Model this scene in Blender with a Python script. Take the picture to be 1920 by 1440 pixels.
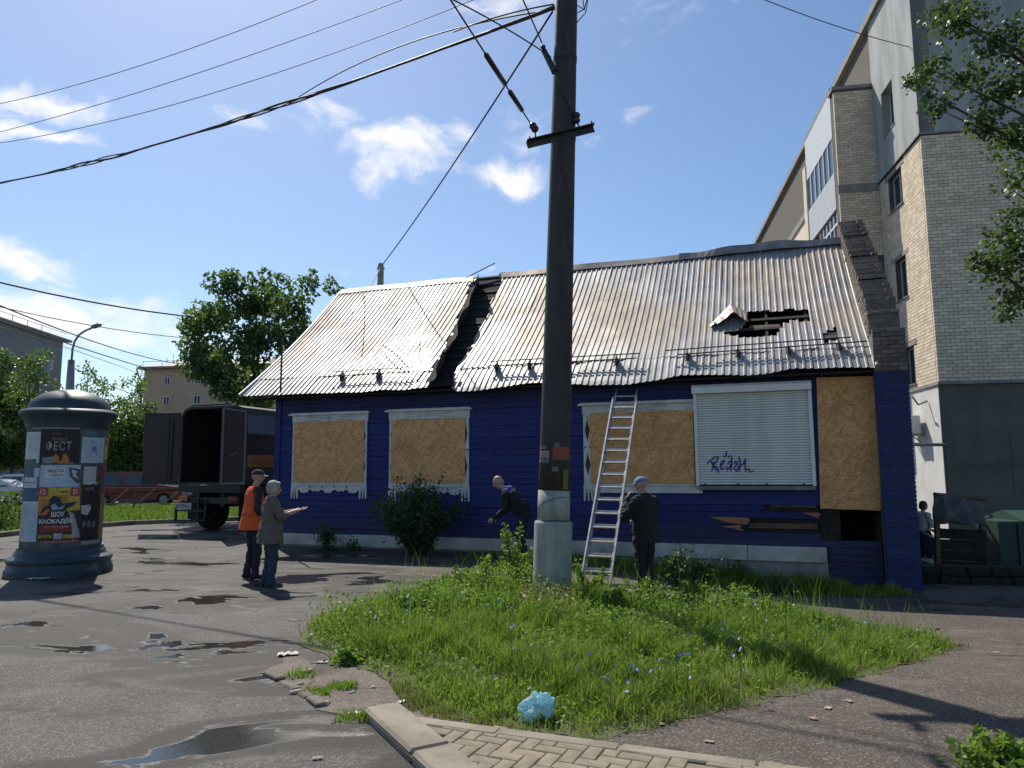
import bpy, bmesh, math, random
import numpy as np
from mathutils import Vector, Matrix, geometry as mgeo

R_ = math.radians
random.seed(7); rng = np.random.default_rng(11)
for o in list(bpy.data.objects): bpy.data.objects.remove(o)
SC = bpy.context.scene; COL = SC.collection

# ------------------------------------------------------------------ camera
FPX, PITCH, ROLL, CH = 1365.0, R_(6.69), R_(-0.35), 1.75
cam = bpy.data.cameras.new('camera'); cam.sensor_width = 36; cam.lens = FPX/1920*36; cam.clip_end = 3000; cam.clip_start = .05
camo = bpy.data.objects.new('camera', cam); COL.objects.link(camo)
camo.matrix_world = Matrix.Translation((0,0,CH)) @ Matrix.Rotation(R_(90)+PITCH,4,'X') @ Matrix.Rotation(ROLL,4,'Z')
SC.camera = camo

# ------------------------------------------------------------------ world and sun
SUN_EL, SUN_AZ = R_(51), R_(-26.5)          # azimuth measured from +Y, negative towards -X
sdir = Vector((math.cos(SUN_EL)*math.sin(SUN_AZ), math.cos(SUN_EL)*math.cos(SUN_AZ), math.sin(SUN_EL)))
w = bpy.data.worlds.new('World'); SC.world = w; w.use_nodes = True
nt = w.node_tree; N = nt.nodes; LK = nt.links
for n in list(N): N.remove(n)
out = N.new('ShaderNodeOutputWorld'); bg = N.new('ShaderNodeBackground'); bg.inputs[1].default_value = 0.12
sky = N.new('ShaderNodeTexSky'); sky.sky_type = 'NISHITA'; sky.sun_disc = False
sky.sun_elevation = SUN_EL; sky.sun_rotation = SUN_AZ; sky.altitude = 150; sky.air_density = 1.0; sky.dust_density = 0.6; sky.ozone_density = 2.2
LK.new(bg.outputs[0], out.inputs[0])
def px_dir(px, py):
    du, dv = px-960, py-720
    cr, sr = math.cos(ROLL), math.sin(ROLL)
    u = du*cr+dv*sr; v = -du*sr+dv*cr
    x, up = u/FPX, -v/FPX
    cp, sp = math.cos(PITCH), math.sin(PITCH)
    return Vector((x, cp-sp*up, sp+cp*up))
tc = N.new('ShaderNodeTexCoord')
def vm(op, a, b=None):
    n = N.new('ShaderNodeVectorMath'); n.operation = op
    for i, q in enumerate((a, b)):
        if q is None: continue
        if hasattr(q, 'links'): LK.new(q, n.inputs[i])
        else: n.inputs[i].default_value = q
    return n.outputs['Value'] if op in ('LENGTH','DOT_PRODUCT') else n.outputs[0]
def mm(op, a, b=None, c=None, clamp=False):
    n = N.new('ShaderNodeMath'); n.operation = op; n.use_clamp = clamp
    for i, q in enumerate((a, b, c)):
        if q is None: continue
        if hasattr(q, 'links'): LK.new(q, n.inputs[i])
        else: n.inputs[i].default_value = q
    return n.outputs[0]
def wnoise(scale, detail, rough=.55, dist=0., vec=None):
    n = N.new('ShaderNodeTexNoise'); n.inputs['Scale'].default_value = scale; n.inputs['Detail'].default_value = detail
    n.inputs['Roughness'].default_value = rough; n.inputs['Distortion'].default_value = dist
    LK.new(vec, n.inputs['Vector']); return n.outputs[0]
dirv = vm('NORMALIZE', tc.outputs['Generated'])
warp = N.new('ShaderNodeTexNoise'); warp.inputs['Scale'].default_value = 9; warp.inputs['Detail'].default_value = 4
LK.new(dirv, warp.inputs['Vector'])
dirw = vm('ADD', dirv, vm('SCALE', vm('SUBTRACT', warp.outputs['Color'], (.5,.5,.5))))
dirw.node.inputs[1].links[0].from_node.inputs['Scale'].default_value = .10
# clouds of this sky: direction seen, half-widths (radians, sideways / upwards), strength
CLOUDS = [((765,285),.085,.046,.95),((715,330),.045,.028,.8),((850,255),.038,.030,.72),((1180,60),.05,.03,.42),((1330,90),.04,.03,.36),((560,250),.05,.012,.4),((800,200),.03,.01,.4),((1000,150),.06,.02,.36),((640,225),.06,.025,.65),((945,330),.05,.03,1.05),((985,250),.05,.05,.55),
          ((60,180),.10,.025,.85),((40,240),.08,.014,.7),((480,235),.07,.018,.55),((970,20),.08,.035,.75),((1280,20),.12,.05,.5),
          ((1195,220),.025,.025,.55),((1190,130),.03,.02,.35),((1090,280),.05,.03,.45),((915,495),.03,.008,.6),((120,600),.20,.045,.9),((300,600),.16,.04,.75),
          ((30,500),.10,.025,.9),((620,512),.03,.01,.5),((200,690),.2,.04,.45),((520,300),.02,.012,.3),((720,40),.02,.01,.5)]
# the same broken cumulus goes on round the rest of the sky
rr = random.Random(3)
tot = None
def blob(d, sx, sz, amp):
    global tot
    az = math.atan2(d.x, d.y); cz, sn = math.cos(az), math.sin(az)
    df = vm('SUBTRACT', dirw, tuple(d))
    a = vm('DOT_PRODUCT', df, (cz/sx, -sn/sx, 0)); 
    up = Vector((-d.x*d.z, -d.y*d.z, 1-d.z*d.z)).normalized()
    b = vm('DOT_PRODUCT', df, tuple(up/sz)); c = vm('DOT_PRODUCT', df, tuple(d*2.0))
    r2 = mm('ADD', mm('ADD', mm('MULTIPLY', a, a), mm('MULTIPLY', b, b)), mm('MULTIPLY', c, c))
    g = mm('MULTIPLY', mm('POWER', 2.718, mm('MULTIPLY', r2, -.9)), amp)
    tot = g if tot is None else mm('MAXIMUM', tot, g)
for (p, sx, sz, amp) in CLOUDS: blob(px_dir(*p).normalized(), sx, sz, amp)
for k in range(7):
    az = R_(46)+k*R_(268/6); el = R_(rr.uniform(12, 48))
    blob(Vector((math.sin(az)*math.cos(el), math.cos(az)*math.cos(el), math.sin(el))), rr.uniform(.08,.2), rr.uniform(.03,.06), rr.uniform(.5,1))
strv = N.new('ShaderNodeMapping'); strv.inputs['Scale'].default_value = (1,1,2.1); LK.new(dirw, strv.inputs['Vector'])
n1 = wnoise(11, 9, .62, .25, strv.outputs[0]); n2 = wnoise(34, 6, .6, .1, strv.outputs[0])
tex = mm('ADD', mm('MULTIPLY', n1, .75), mm('MULTIPLY', n2, .25))
dens = mm('SUBTRACT', mm('ADD', mm('MULTIPLY', tot, .62), tex), .74)
cov = N.new('ShaderNodeMapRange'); cov.interpolation_type = 'SMOOTHSTEP'
LK.new(dens, cov.inputs['Value']); cov.inputs['From Min'].default_value = 0; cov.inputs['From Max'].default_value = .40; cov.inputs['To Max'].default_value = .90
mixc = N.new('ShaderNodeMix'); mixc.data_type = 'RGBA'
LK.new(cov.outputs[0], mixc.inputs['Factor']); 
hs = N.new('ShaderNodeHueSaturation'); hs.inputs['Saturation'].default_value = 1.10; hs.inputs['Value'].default_value = .82
LK.new(sky.outputs[0], hs.inputs['Color'])
LK.new(hs.outputs[0], mixc.inputs['A']); mixc.inputs['B'].default_value = (7.2,7.0,6.9,1)
LK.new(mixc.outputs['Result'], bg.inputs[0])
sun = bpy.data.lights.new('sun', 'SUN'); sun.energy = 4.2; sun.angle = R_(.53); sun.color = (1,.935,.82)
suno = bpy.data.objects.new('sun', sun); COL.objects.link(suno); suno.rotation_euler = sdir.to_track_quat('Z','Y').to_euler()
SC.view_settings.view_transform = 'Standard'; SC.view_settings.look = 'None'; SC.view_settings.gamma = 1; SC.view_settings.exposure = 0.42
w.cycles.sampling_method = 'MANUAL'; w.cycles.sample_map_resolution = 256
SC.cycles.max_bounces = 7; SC.cycles.diffuse_bounces = 3; SC.cycles.glossy_bounces = 3; SC.cycles.transparent_max_bounces = 8; SC.cycles.sample_clamp_indirect = 4

# ------------------------------------------------------------------ coordinates
def sstep(a): a = np.clip(a, 0, 1); return a*a*(3-2*a)
def gz(x, y):
    z = -.34*sstep((x-.6)/4.6)*sstep((17-y)/4)*sstep((y-5.5)/4)
    z = z - .62*sstep((x-7.9)/.9)*sstep((y-13.6)/1.2)*sstep((22.5-y)/2)
    return z
def P(px, py, Y):
    d = px_dir(px, py); return Vector((0,0,CH)) + d*(Y/d.y)
def G(px, py, dz=0.):
    d = px_dir(px, py); z = 0
    for i in range(6):
        t = (z-CH)/d.z; z = float(gz(d.x*t, d.y*t))
    t = (z-CH)/d.z; return Vector((d.x*t, d.y*t, z+dz))
# the house frame: s along the wall, t into the house
HX, HY, HTH = -5.65, 17.51, R_(19.17)
HU = Vector((math.cos(HTH), -math.sin(HTH), 0)); HN = Vector((math.sin(HTH), math.cos(HTH), 0)); HO = Vector((HX,HY,0))
def HW(px, py, t=0.):
    d = px_dir(px, py); o = Vector((0,0,CH)); k = (HO+HN*t-o).dot(HN)/d.dot(HN); p = o+d*k
    return (p-HO).dot(HU), p.z
EZ, RZ, OH, RT = 3.55, 7.10, .45, 3.86
AL = math.atan2(RZ-EZ, RT+OH); SL = math.hypot(RZ-EZ, RT+OH)
def HR(px, py):
    nl = Vector((0,-math.sin(AL), math.cos(AL))); nw = HU*nl.x+HN*nl.y+Vector((0,0,nl.z))
    e = HO+HN*(-OH)+Vector((0,0,EZ)); d = px_dir(px, py); o = Vector((0,0,CH))
    p = o+d*((e-o).dot(nw)/d.dot(nw))-HO
    return p.dot(HU), (p.dot(HN)+OH)/math.cos(AL)
SAG = .12
def RP(s, q, h=0.):
    h = h-SAG*math.sin(math.pi*min(max(q/SL,0),1))
    return (s, -OH+q*math.cos(AL)-h*math.sin(AL), EZ+q*math.sin(AL)+h*math.cos(AL))

# ------------------------------------------------------------------ mesh helpers
def np_mesh(name, V, F, mats=(), midx=None, smooth=False):
    me = bpy.data.meshes.new(name); V = np.asarray(V, np.float32); F = np.asarray(F, np.int32)
    me.vertices.add(len(V)); me.vertices.foreach_set('co', V.ravel())
    k = F.shape[1]; me.loops.add(F.size); me.loops.foreach_set('vertex_index', F.ravel())
    me.polygons.add(len(F)); me.polygons.foreach_set('loop_start', np.arange(0, F.size, k, dtype=np.int32))
    me.polygons.foreach_set('loop_total', np.full(len(F), k, np.int32))
    for m in mats: me.materials.append(m)
    if midx is not None: me.polygons.foreach_set('material_index', np.asarray(midx, np.int32))
    if smooth: me.polygons.foreach_set('use_smooth', np.ones(len(F), bool))
    me.update(calc_edges=True); me.validate(); return me
def link(name, me, parent=None, loc=None, rz=None):
    o = bpy.data.objects.new(name, me); COL.objects.link(o)
    if parent is not None: o.parent = parent
    if loc is not None: o.location = loc
    if rz is not None: o.rotation_euler = (0,0,rz)
    return o
def tag(o, label=None, cat=None, group=None, kind=None):
    if label: o['label'] = label
    if cat: o['category'] = cat
    if group: o['group'] = group
    if kind: o['kind'] = kind
    return o
def thing(name, label, cat, loc=(0,0,0), rz=0., group=None):
    o = bpy.data.objects.new(name, None); COL.objects.link(o); o.location = loc; o.rotation_euler = (0,0,rz); o.empty_display_size = .2
    return tag(o, label, cat, group)
class MB:
    def __init__(s): s.v = []; s.f = []; s.m = []; s.cur = 0
    def add(s, vs, fs):
        b = len(s.v); s.v += [tuple(v) for v in vs]
        for f in fs: s.f.append(tuple(b+i for i in f)); s.m.append(s.cur)
        return s
    def box(s, x0, x1, y0, y1, z0, z1):
        return s.add([(x0,y0,z0),(x1,y0,z0),(x1,y1,z0),(x0,y1,z0),(x0,y0,z1),(x1,y0,z1),(x1,y1,z1),(x0,y1,z1)],
                     [(0,3,2,1),(4,5,6,7),(0,1,5,4),(1,2,6,5),(2,3,7,6),(3,0,4,7)])
    def obox(s, c, ax, hs):
        c = Vector(c); A = [Vector(a).normalized() for a in ax]; vs = []
        for dz in (-1,1):
            for dx, dy in ((-1,-1),(1,-1),(1,1),(-1,1)): vs.append(c+A[0]*dx*hs[0]+A[1]*dy*hs[1]+A[2]*dz*hs[2])
        return s.add(vs, [(0,3,2,1),(4,5,6,7),(0,1,5,4),(1,2,6,5),(2,3,7,6),(3,0,4,7)])
    def bar(s, a, b, wd, th, up=(0,0,1)):
        a = Vector(a); b = Vector(b); d = (b-a); L = d.length; d.normalize(); up = Vector(up)
        if abs(d.dot(up)) > .98: up = Vector((0,1,0))
        sd = d.cross(up).normalized(); u2 = sd.cross(d)
        return s.obox((a+b)/2, (d, sd, u2), (L/2, wd/2, th/2))
    def tube(s, pts, r, n=8, caps=True):
        pts = [Vector(p) for p in pts]; k = len(pts); rs = r if hasattr(r, '__len__') else [r]*k
        vs = []; up = None
        for i, p in enumerate(pts):
            t = (pts[min(i+1,k-1)]-pts[max(i-1,0)]).normalized()
            if up is None: up = Vector((0,0,1)) if abs(t.z) < .9 else Vector((1,0,0))
            a = t.cross(up).normalized(); b = a.cross(t).normalized(); up = b
            for j in range(n):
                an = 2*math.pi*j/n; vs.append(p+(a*math.cos(an)+b*math.sin(an))*rs[i])
        fs = [(i*n+j, i*n+(j+1)%n, (i+1)*n+(j+1)%n, (i+1)*n+j) for i in range(k-1) for j in range(n)]
        if caps: fs += [tuple(range(n-1,-1,-1)), tuple((k-1)*n+j for j in range(n))]
        return s.add(vs, fs)
    def lathe(s, prof, n=40, c=(0,0,0), a0=0., a1=2*math.pi):
        full = abs(a1-a0-2*math.pi) < 1e-6; m = n if full else n+1; vs = []
        for r, z in prof:
            for j in range(m):
                an = a0+(a1-a0)*j/n; vs.append((c[0]+r*math.cos(an), c[1]+r*math.sin(an), c[2]+z))
        fs = []
        for i in range(len(prof)-1):
            for j in range(n):
                fs.append((i*m+j, i*m+(j+1)%m, (i+1)*m+(j+1)%m, (i+1)*m+j))
        return s.add(vs, fs)
    def prism(s, poly, fn, d0, d1):
        """poly: 2-D outline; fn(u,v,d) -> point; extruded from d0 to d1"""
        k = len(poly); vs = [fn(u,v,d0) for u,v in poly]+[fn(u,v,d1) for u,v in poly]
        tri = mgeo.tessellate_polygon([[Vector((u,v,0)) for u,v in poly]])
        fs = [tuple(t) for t in tri]+[tuple(k+i for i in reversed(t)) for t in tri]
        fs += [(i, (i+1)%k, k+(i+1)%k, k+i) for i in range(k)]
        return s.add(vs, fs)
    def build(s, name, mat, parent=None, loc=None, rz=None, smooth=False, bevel=0., norm=True):
        me = bpy.data.meshes.new(name); me.from_pydata(s.v, [], s.f)
        for m in (mat if isinstance(mat, (list,tuple)) else [mat]): me.materials.append(m)
        if isinstance(mat, (list,tuple)): me.polygons.foreach_set('material_index', s.m)
        if norm or bevel:
            bm = bmesh.new(); bm.from_mesh(me)
            if bevel: bmesh.ops.bevel(bm, geom=bm.edges[:], offset=bevel, segments=1, affect='EDGES')
            if norm: bmesh.ops.recalc_face_normals(bm, faces=bm.faces[:])
            bm.to_mesh(me); bm.free()
        if smooth: me.polygons.foreach_set('use_smooth', [True]*len(me.polygons))
        me.update(); return link(name, me, parent, loc, rz)
def text_geo(body, size=1.0, bold=0.0):
    cu = bpy.data.curves.new('t', 'FONT'); cu.body = body; cu.size = size; cu.resolution_u = 3; cu.offset = bold; cu.fill_mode = 'FRONT'
    o = bpy.data.objects.new('t', cu); COL.objects.link(o); dg = bpy.context.evaluated_depsgraph_get(); dg.update()
    me = bpy.data.meshes.new_from_object(o.evaluated_get(dg))
    bm = bmesh.new(); bm.from_mesh(me); bmesh.ops.triangulate(bm, faces=bm.faces[:])
    V = [tuple(v.co) for v in bm.verts]; bm.verts.index_update(); F = [tuple(v.index for v in f.verts) for f in bm.faces]; bm.free()
    bpy.data.objects.remove(o); bpy.data.meshes.remove(me); bpy.data.curves.remove(cu)
    if not V: return [], [], 0, 0
    xs = [v[0] for v in V]; ys = [v[1] for v in V]; x0, y0 = min(xs), min(ys)
    return [(v[0]-x0, v[1]-y0) for v in V], F, max(xs)-x0, max(ys)-y0

# ------------------------------------------------------------------ materials
class NT:
    def __init__(s, name):
        s.mat = bpy.data.materials.new(name); s.mat.use_nodes = True; s.t = s.mat.node_tree; s.n = s.t.nodes; s.l = s.t.links
        s.b = s.n['Principled BSDF']; s.o = s.n['Material Output']; s._c = None
    def put(s, sock, v):
        if hasattr(v, 'links'): s.l.new(v, sock)
        elif isinstance(v, (tuple,list)) and len(v) == 3 and sock.type == 'RGBA': sock.default_value = (*v,1)
        else: sock.default_value = v
    def coord(s, which='Object'):
        if s._c is None: s._c = s.n.new('ShaderNodeTexCoord')
        return s._c.outputs[which]
    def pos(s):
        g = s.n.new('ShaderNodeNewGeometry'); return g.outputs['Position']
    def island(s):
        g = s.n.new('ShaderNodeNewGeometry'); return g.outputs['Random Per Island']
    def orand(s): return s.n.new('ShaderNodeObjectInfo').outputs['Random']
    def map(s, v, scale=(1,1,1), rot=(0,0,0)):
        m = s.n.new('ShaderNodeMapping'); s.l.new(v, m.inputs[0]); m.inputs['Scale'].default_value = scale; m.inputs['Rotation'].default_value = rot; return m.outputs[0]
    def noise(s, scale=5, detail=5, rough=.55, v=None, dist=0., col=False):
        n = s.n.new('ShaderNodeTexNoise'); n.inputs['Scale'].default_value = scale; n.inputs['Detail'].default_value = detail
        n.inputs['Roughness'].default_value = rough; n.inputs['Distortion'].default_value = dist
        s.l.new(v if v is not None else s.coord(), n.inputs['Vector']); return n.outputs['Color' if col else 0]
    def voro(s, scale=20, v=None, out='Distance', feature='F1', rnd=1.):
        n = s.n.new('ShaderNodeTexVoronoi'); n.feature = feature; n.inputs['Scale'].default_value = scale; n.inputs['Randomness'].default_value = rnd
        s.l.new(v if v is not None else s.coord(), n.inputs['Vector']); return n.outputs[out]
    def m(s, op, a, b=0., clamp=False):
        n = s.n.new('ShaderNodeMath'); n.operation = op; n.use_clamp = clamp; s.put(n.inputs[0], a); s.put(n.inputs[1], b); return n.outputs[0]
    def ramp(s, v, a, b, smooth=True):
        n = s.n.new('ShaderNodeMapRange'); n.interpolation_type = 'SMOOTHSTEP' if smooth else 'LINEAR'
        s.put(n.inputs['Value'], v); n.inputs['From Min'].default_value = a; n.inputs['From Max'].default_value = b; return n.outputs[0]
    def mix(s, f, a, b, blend='MIX'):
        n = s.n.new('ShaderNodeMix'); n.data_type = 'RGBA'; n.blend_type = blend; s.put(n.inputs['Factor'], f); s.put(n.inputs['A'], a); s.put(n.inputs['B'], b); return n.outputs['Result']
    def val(s, col, k):
        n = s.n.new('ShaderNodeHueSaturation'); s.put(n.inputs['Color'], col); s.put(n.inputs['Value'], k); return n.outputs[0]
    def bump(s, h, strength=.3, dist=.01):
        n = s.n.new('ShaderNodeBump'); n.inputs['Strength'].default_value = strength; n.inputs['Distance'].default_value = dist; s.l.new(h, n.inputs['Height'])
        s.l.new(n.outputs[0], s.b.inputs['Normal']); return n
    def fin(s, col=None, rough=None, metal=None, spec=None):
        if col is not None: s.put(s.b.inputs['Base Color'], col)
        if rough is not None: s.put(s.b.inputs['Roughness'], rough)
        if metal is not None: s.put(s.b.inputs['Metallic'], metal)
        if spec is not None: s.put(s.b.inputs['Specular IOR Level'], spec)
        return s.mat
def pm(name, c1, c2=None, scale=4., rough=.7, metal=0., bump=0., bscale=60., rand=0., isl=0., spec=None, detail=6, stretch=(1,1,1), bdist=.006):
    t = NT(name); v = t.coord() if stretch == (1,1,1) else t.map(t.coord(), stretch)
    c2 = c2 or tuple(x*.72 for x in c1)
    col = t.mix(t.ramp(t.noise(scale, detail, .6, v), .32, .68), c1, c2)
    if rand: col = t.val(col, t.m('ADD', t.m('MULTIPLY', t.orand(), rand), 1-rand/2))
    if isl: col = t.val(col, t.m('ADD', t.m('MULTIPLY', t.island(), isl), 1-isl/2))
    if bump: t.bump(t.noise(bscale, 4, .6, v), bump, bdist)
    return t.fin(col, t.m('ADD', t.m('MULTIPLY', t.noise(scale*2.3, 4), .2), rough-.1), metal, spec)
M = {}
def leafmat(name, c1, c2, trans=.35, rough=.5):
    t = NT(name); k = t.island(); col = t.mix(k, c1, c2); t.fin(col, rough, 0, .4)
    tr = t.n.new('ShaderNodeBsdfTranslucent'); t.l.new(t.mix(.5, col, (.25,.42,.05), 'MIX'), tr.inputs[0])
    mx = t.n.new('ShaderNodeMixShader'); mx.inputs[0].default_value = trans
    t.l.new(t.b.outputs[0], mx.inputs[1]); t.l.new(tr.outputs[0], mx.inputs[2]); t.l.new(mx.outputs[0], t.o.inputs[0]); return t.mat
M['leaf_dark'] = leafmat('leaf_dark', (.012,.034,.014), (.066,.120,.045), .38)
M['leaf_linden'] = leafmat('leaf_linden', (.018,.050,.024), (.085,.150,.065), .42)
M['leaf_mid'] = leafmat('leaf_mid', (.030,.066,.014), (.065,.125,.026), .32)
M['leaf_light'] = leafmat('leaf_light', (.06,.12,.02), (.12,.19,.04), .4)
M['leaf_birch'] = leafmat('leaf_birch', (.020,.042,.013), (.055,.085,.026), .25, .5)
M['grass'] = leafmat('grass', (.085,.155,.018), (.27,.335,.052), .46)
M['grass_dry'] = leafmat('grass_dry', (.17,.17,.045), (.28,.24,.08), .3)
M['grass_far'] = leafmat('grass_far', (.07,.13,.016), (.15,.22,.035), .4)
M['weed'] = leafmat('weed', (.06,.14,.018), (.21,.31,.045), .45)
M['chicory'] = pm('chicory_petal', (.22,.27,.72), (.30,.34,.78), 30, .6)
M['bark'] = pm('bark', (.055,.045,.035), (.11,.10,.085), 14, .9, bump=.6, bscale=30, stretch=(1,1,.3))
# asphalt with wet patches
def asphalt(name, c1, c2, wet=.5, wet_rough=.12, seed=(0,0,0)):
    t = NT(name); p = t.pos(); mp = t.n.new('ShaderNodeMapping'); t.l.new(p, mp.inputs[0]); mp.inputs['Location'].default_value = seed; p = mp.outputs[0]
    base = t.mix(t.ramp(t.noise(1.3, 7, .62, p), .3, .7), c1, c2)
    agg_glint = t.voro(95, p, 'Color'); sep = t.n.new('ShaderNodeSeparateColor'); t.l.new(agg_glint, sep.inputs[0])
    base = t.mix(t.m('MULTIPLY', t.ramp(sep.outputs[0], .70, .95), .55), base, (.26,.245,.23)); base = t.mix(t.m('MULTIPLY', t.ramp(sep.outputs[1], .7, .95), .7), base, (.018,.018,.02))  # grains of aggregate, the lighter ones also painted sparkle glints
    wv_ = t.n.new('ShaderNodeVectorMath'); wv_.operation = 'MULTIPLY_ADD'; t.l.new(t.noise(1.7,5,.65,p,0,True), wv_.inputs[0]); wv_.inputs[1].default_value = (.9,.9,0); t.l.new(p, wv_.inputs[2]); crack = t.m('SUBTRACT', 1.0, t.ramp(t.voro(.33, wv_.outputs[0], 'Distance', 'DISTANCE_TO_EDGE'), .002, .007)); base = t.mix(t.m('MULTIPLY', t.m('MULTIPLY', crack, t.ramp(t.noise(.5,3,.5,p),.48,.62)), .7), base, (.03,.027,.024))
    big = t.noise(.42, 5, .6, t.map(p, (1,1.9,1)), .6)
    wetf = t.ramp(big, wet+.03, wet+.10)
    base = t.mix(wetf, base, t.mix(.80, base, (.020,.0175,.0155)))
    sand = t.ramp(t.noise(.8, 6, .65, t.map(p, (1,1.5,1))), .55, .75); base = t.mix(t.m('MULTIPLY', sand, .45), base, (.22,.19,.155))
    pud = t.ramp(t.noise(.42, 5, .6, t.map(p, (1,1.9,1)), .6), wet+.150, wet+.172)
    rough = t.m('SUBTRACT', t.m('SUBTRACT', .86, t.m('MULTIPLY', wetf, .14)), t.m('MULTIPLY', pud, .60))
    bh = t.m('MULTIPLY', t.m('SUBTRACT', t.voro(95, p), .42), t.m('SUBTRACT', 1.0, t.m('MULTIPLY', pud, .97)))
    t.bump(bh, .55, .006)
    return t.fin(base, rough, 0, t.m('SUBTRACT', .5, t.m('MULTIPLY', t.m('SUBTRACT', wetf, pud), .24)))
M['asphalt'] = asphalt('asphalt', (.054,.048,.044), (.088,.078,.072), .425)
M['path'] = asphalt('path_asphalt', (.058,.043,.031), (.084,.064,.047), .56, seed=(40,13,0))
M['mud'] = asphalt('mud', (.085,.066,.048), (.14,.11,.08), .47, seed=(7,3,0))
M['soil'] = pm('soil', (.050,.038,.028), (.085,.066,.048), 2.2, .95, bump=.8, bscale=30, bdist=.02)
M['lawn_soil'] = pm('lawn_soil', (.07,.085,.03), (.10,.09,.05), 2.5, .95, bump=.8, bscale=30, bdist=.02)
M['concrete'] = pm('concrete', (.36,.34,.31), (.24,.23,.21), 3, .85, bump=.35, bscale=70)
M['kerb'] = pm('kerb_concrete', (.27,.235,.185), (.18,.155,.12), 3.5, .9, bump=.6, bscale=50, rand=.2)
M['kerb_old'] = pm('worn_kerb', (.17,.15,.125), (.10,.09,.075), 9, .95, bump=.8, bscale=40, rand=.4)
M['paver'] = pm('paver', (.245,.205,.145), (.175,.145,.10), 5, .88, bump=.5, bscale=90, rand=.22)
M['joint'] = pm('joint_sand', (.085,.075,.055), (.05,.045,.035), 9, .95, bump=.4)
# ================================================================== GROUND
def drape(name, poly, mat, dz, step=.25, kind='structure', jitter=0., res=.15):
    pts = []
    k = len(poly)
    for i in range(k):
        a, b = np.array(poly[i]), np.array(poly[(i+1)%k]); L = np.hypot(*(b-a)); m = max(1, int(L/res))
        nrm = np.array([-(b-a)[1], (b-a)[0]])/max(L,1e-6)
        for j in range(m): pts.append(a+(b-a)*j/m+nrm*rng.normal(0,jitter))
    nb = len(pts); ins = []
    xs = np.arange(min(p[0] for p in pts), max(p[0] for p in pts), step); ys = np.arange(min(p[1] for p in pts), max(p[1] for p in pts), step)
    for x in xs:
        for y in ys:
            if inpoly((x,y), pts): ins.append(np.array((x,y)))
    allp = [Vector(p) for p in pts]+[Vector(p) for p in ins]
    r = mgeo.delaunay_2d_cdt(allp, [(i,(i+1)%nb) for i in range(nb)], [list(range(nb))], 1, 1e-5)
    V = [(v.x, v.y, float(gz(v.x, v.y))+dz) for v in r[0]]
    mb = MB(); mb.add(V, [tuple(f) for f in r[2]]); o = mb.build(name, mat, norm=True)
    if o.data.polygons and o.data.polygons[0].normal.z < 0: o.data.flip_normals()
    return tag(o, kind=kind) if kind else o
def inpoly(p, poly):
    x, y = p; c = False; j = len(poly)-1
    for i in range(len(poly)):
        xi, yi = poly[i][0], poly[i][1]; xj, yj = poly[j][0], poly[j][1]
        if (yi > y) != (yj > y) and x < (xj-xi)*(y-yi)/(yj-yi)+xi: c = not c
        j = i
    return c
def np_inpoly(X, Y, poly):
    c = np.zeros(len(X), bool); j = len(poly)-1
    for i in range(len(poly)):
        xi, yi = poly[i][0], poly[i][1]; xj, yj = poly[j][0], poly[j][1]
        if yi != yj: c ^= ((yi > Y) != (yj > Y)) & (X < (xj-xi)*(Y-yi)/(yj-yi)+xi)
        j = i
    return c
def gpoly(pix): return [tuple(G(*p)[:2]) for p in pix]
ax = np.unique(np.concatenate([np.array([-900,-500,-250,-120,-80]), np.arange(-60,40,.5), np.array([40,60,80,120,250,500,900])]))
ay = np.unique(np.concatenate([np.array([-40,-20,-10]), np.arange(-4,45,.5), np.array([45,60,80,120,200,350,600,1000,1500])]))
GX, GY = np.meshgrid(ax, ay); GZ = gz(GX, GY); nx, ny = len(ax), len(ay)
idx = np.arange(nx*ny).reshape(ny, nx)
gf = np.stack([idx[:-1,:-1], idx[:-1,1:], idx[1:,1:], idx[1:,:-1]], -1).reshape(-1,4)
ground = tag(link('ground', np_mesh('ground', np.stack([GX,GY,GZ],-1).reshape(-1,3), gf, [M['asphalt']])), kind='structure')

ISL = gpoly([(556,1212),(575,1170),(640,1140),(740,1115),(830,1092),(960,1082),(1080,1098),(1180,1118),(1350,1138),(1500,1156),(1640,1178),(1720,1196),(1800,1212),
             (1720,1243),(1560,1290),(1380,1328),(1280,1352),(1180,1376),(1100,1390),(960,1374),(860,1352),(760,1300),(700,1262),(640,1240)])
PATH = gpoly([(1090,1395),(1180,1374),(1280,1350),(1380,1326),(1560,1288),(1720,1241),(1810,1210),(1640,1170),(1350,1130),(1180,1112),(1080,1094),(960,1078),(830,1086),(740,1070)])
PATH = PATH + [(-1.6,13.6),(3,13.4),(7.4,11.0),(12,10),(12,3),(3.1,2.6),(2.0,3.6)]
drape('path', PATH, M['path'], .004, .35, jitter=.02)
MUDP = gpoly([(500,1262),(555,1214),(640,1242),(700,1264),(760,1302),(860,1354),(960,1378),(900,1376),(690,1346),(600,1330)])
drape('mud_strip', MUDP, M['mud'], .005, .3, jitter=.02)
drape('island_soil', ISL, M['lawn_soil'], .0065, .3, jitter=.03)
# strip of bare soil along the foot of the house, in front of it and its shaded grass
def HG(s, t): p = HO+HU*s+HN*t; return (p.x, p.y)
SOILP = [HG(3.2,.1),HG(3.2,-1.2),HG(5.0,-1.9),HG(7.5,-2.1),HG(9.5,-2.0),HG(12.0,-1.6),HG(13.4,-1.2),HG(13.4,.1)]
drape('house_soil', SOILP, M['soil'], .008, .35, jitter=.03)
# far lawn across the street
LAWN = [tuple(p) for p in ((-60,17.5),(-14.2,18.6),(-13.7,22.5),(-12.6,24.6),(-9.5,26.4),(-2,29.5),(-2,37),(-60,37))]
lawn = drape('far_lawn', LAWN, M['lawn_soil'], .06, 1.2)
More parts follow.
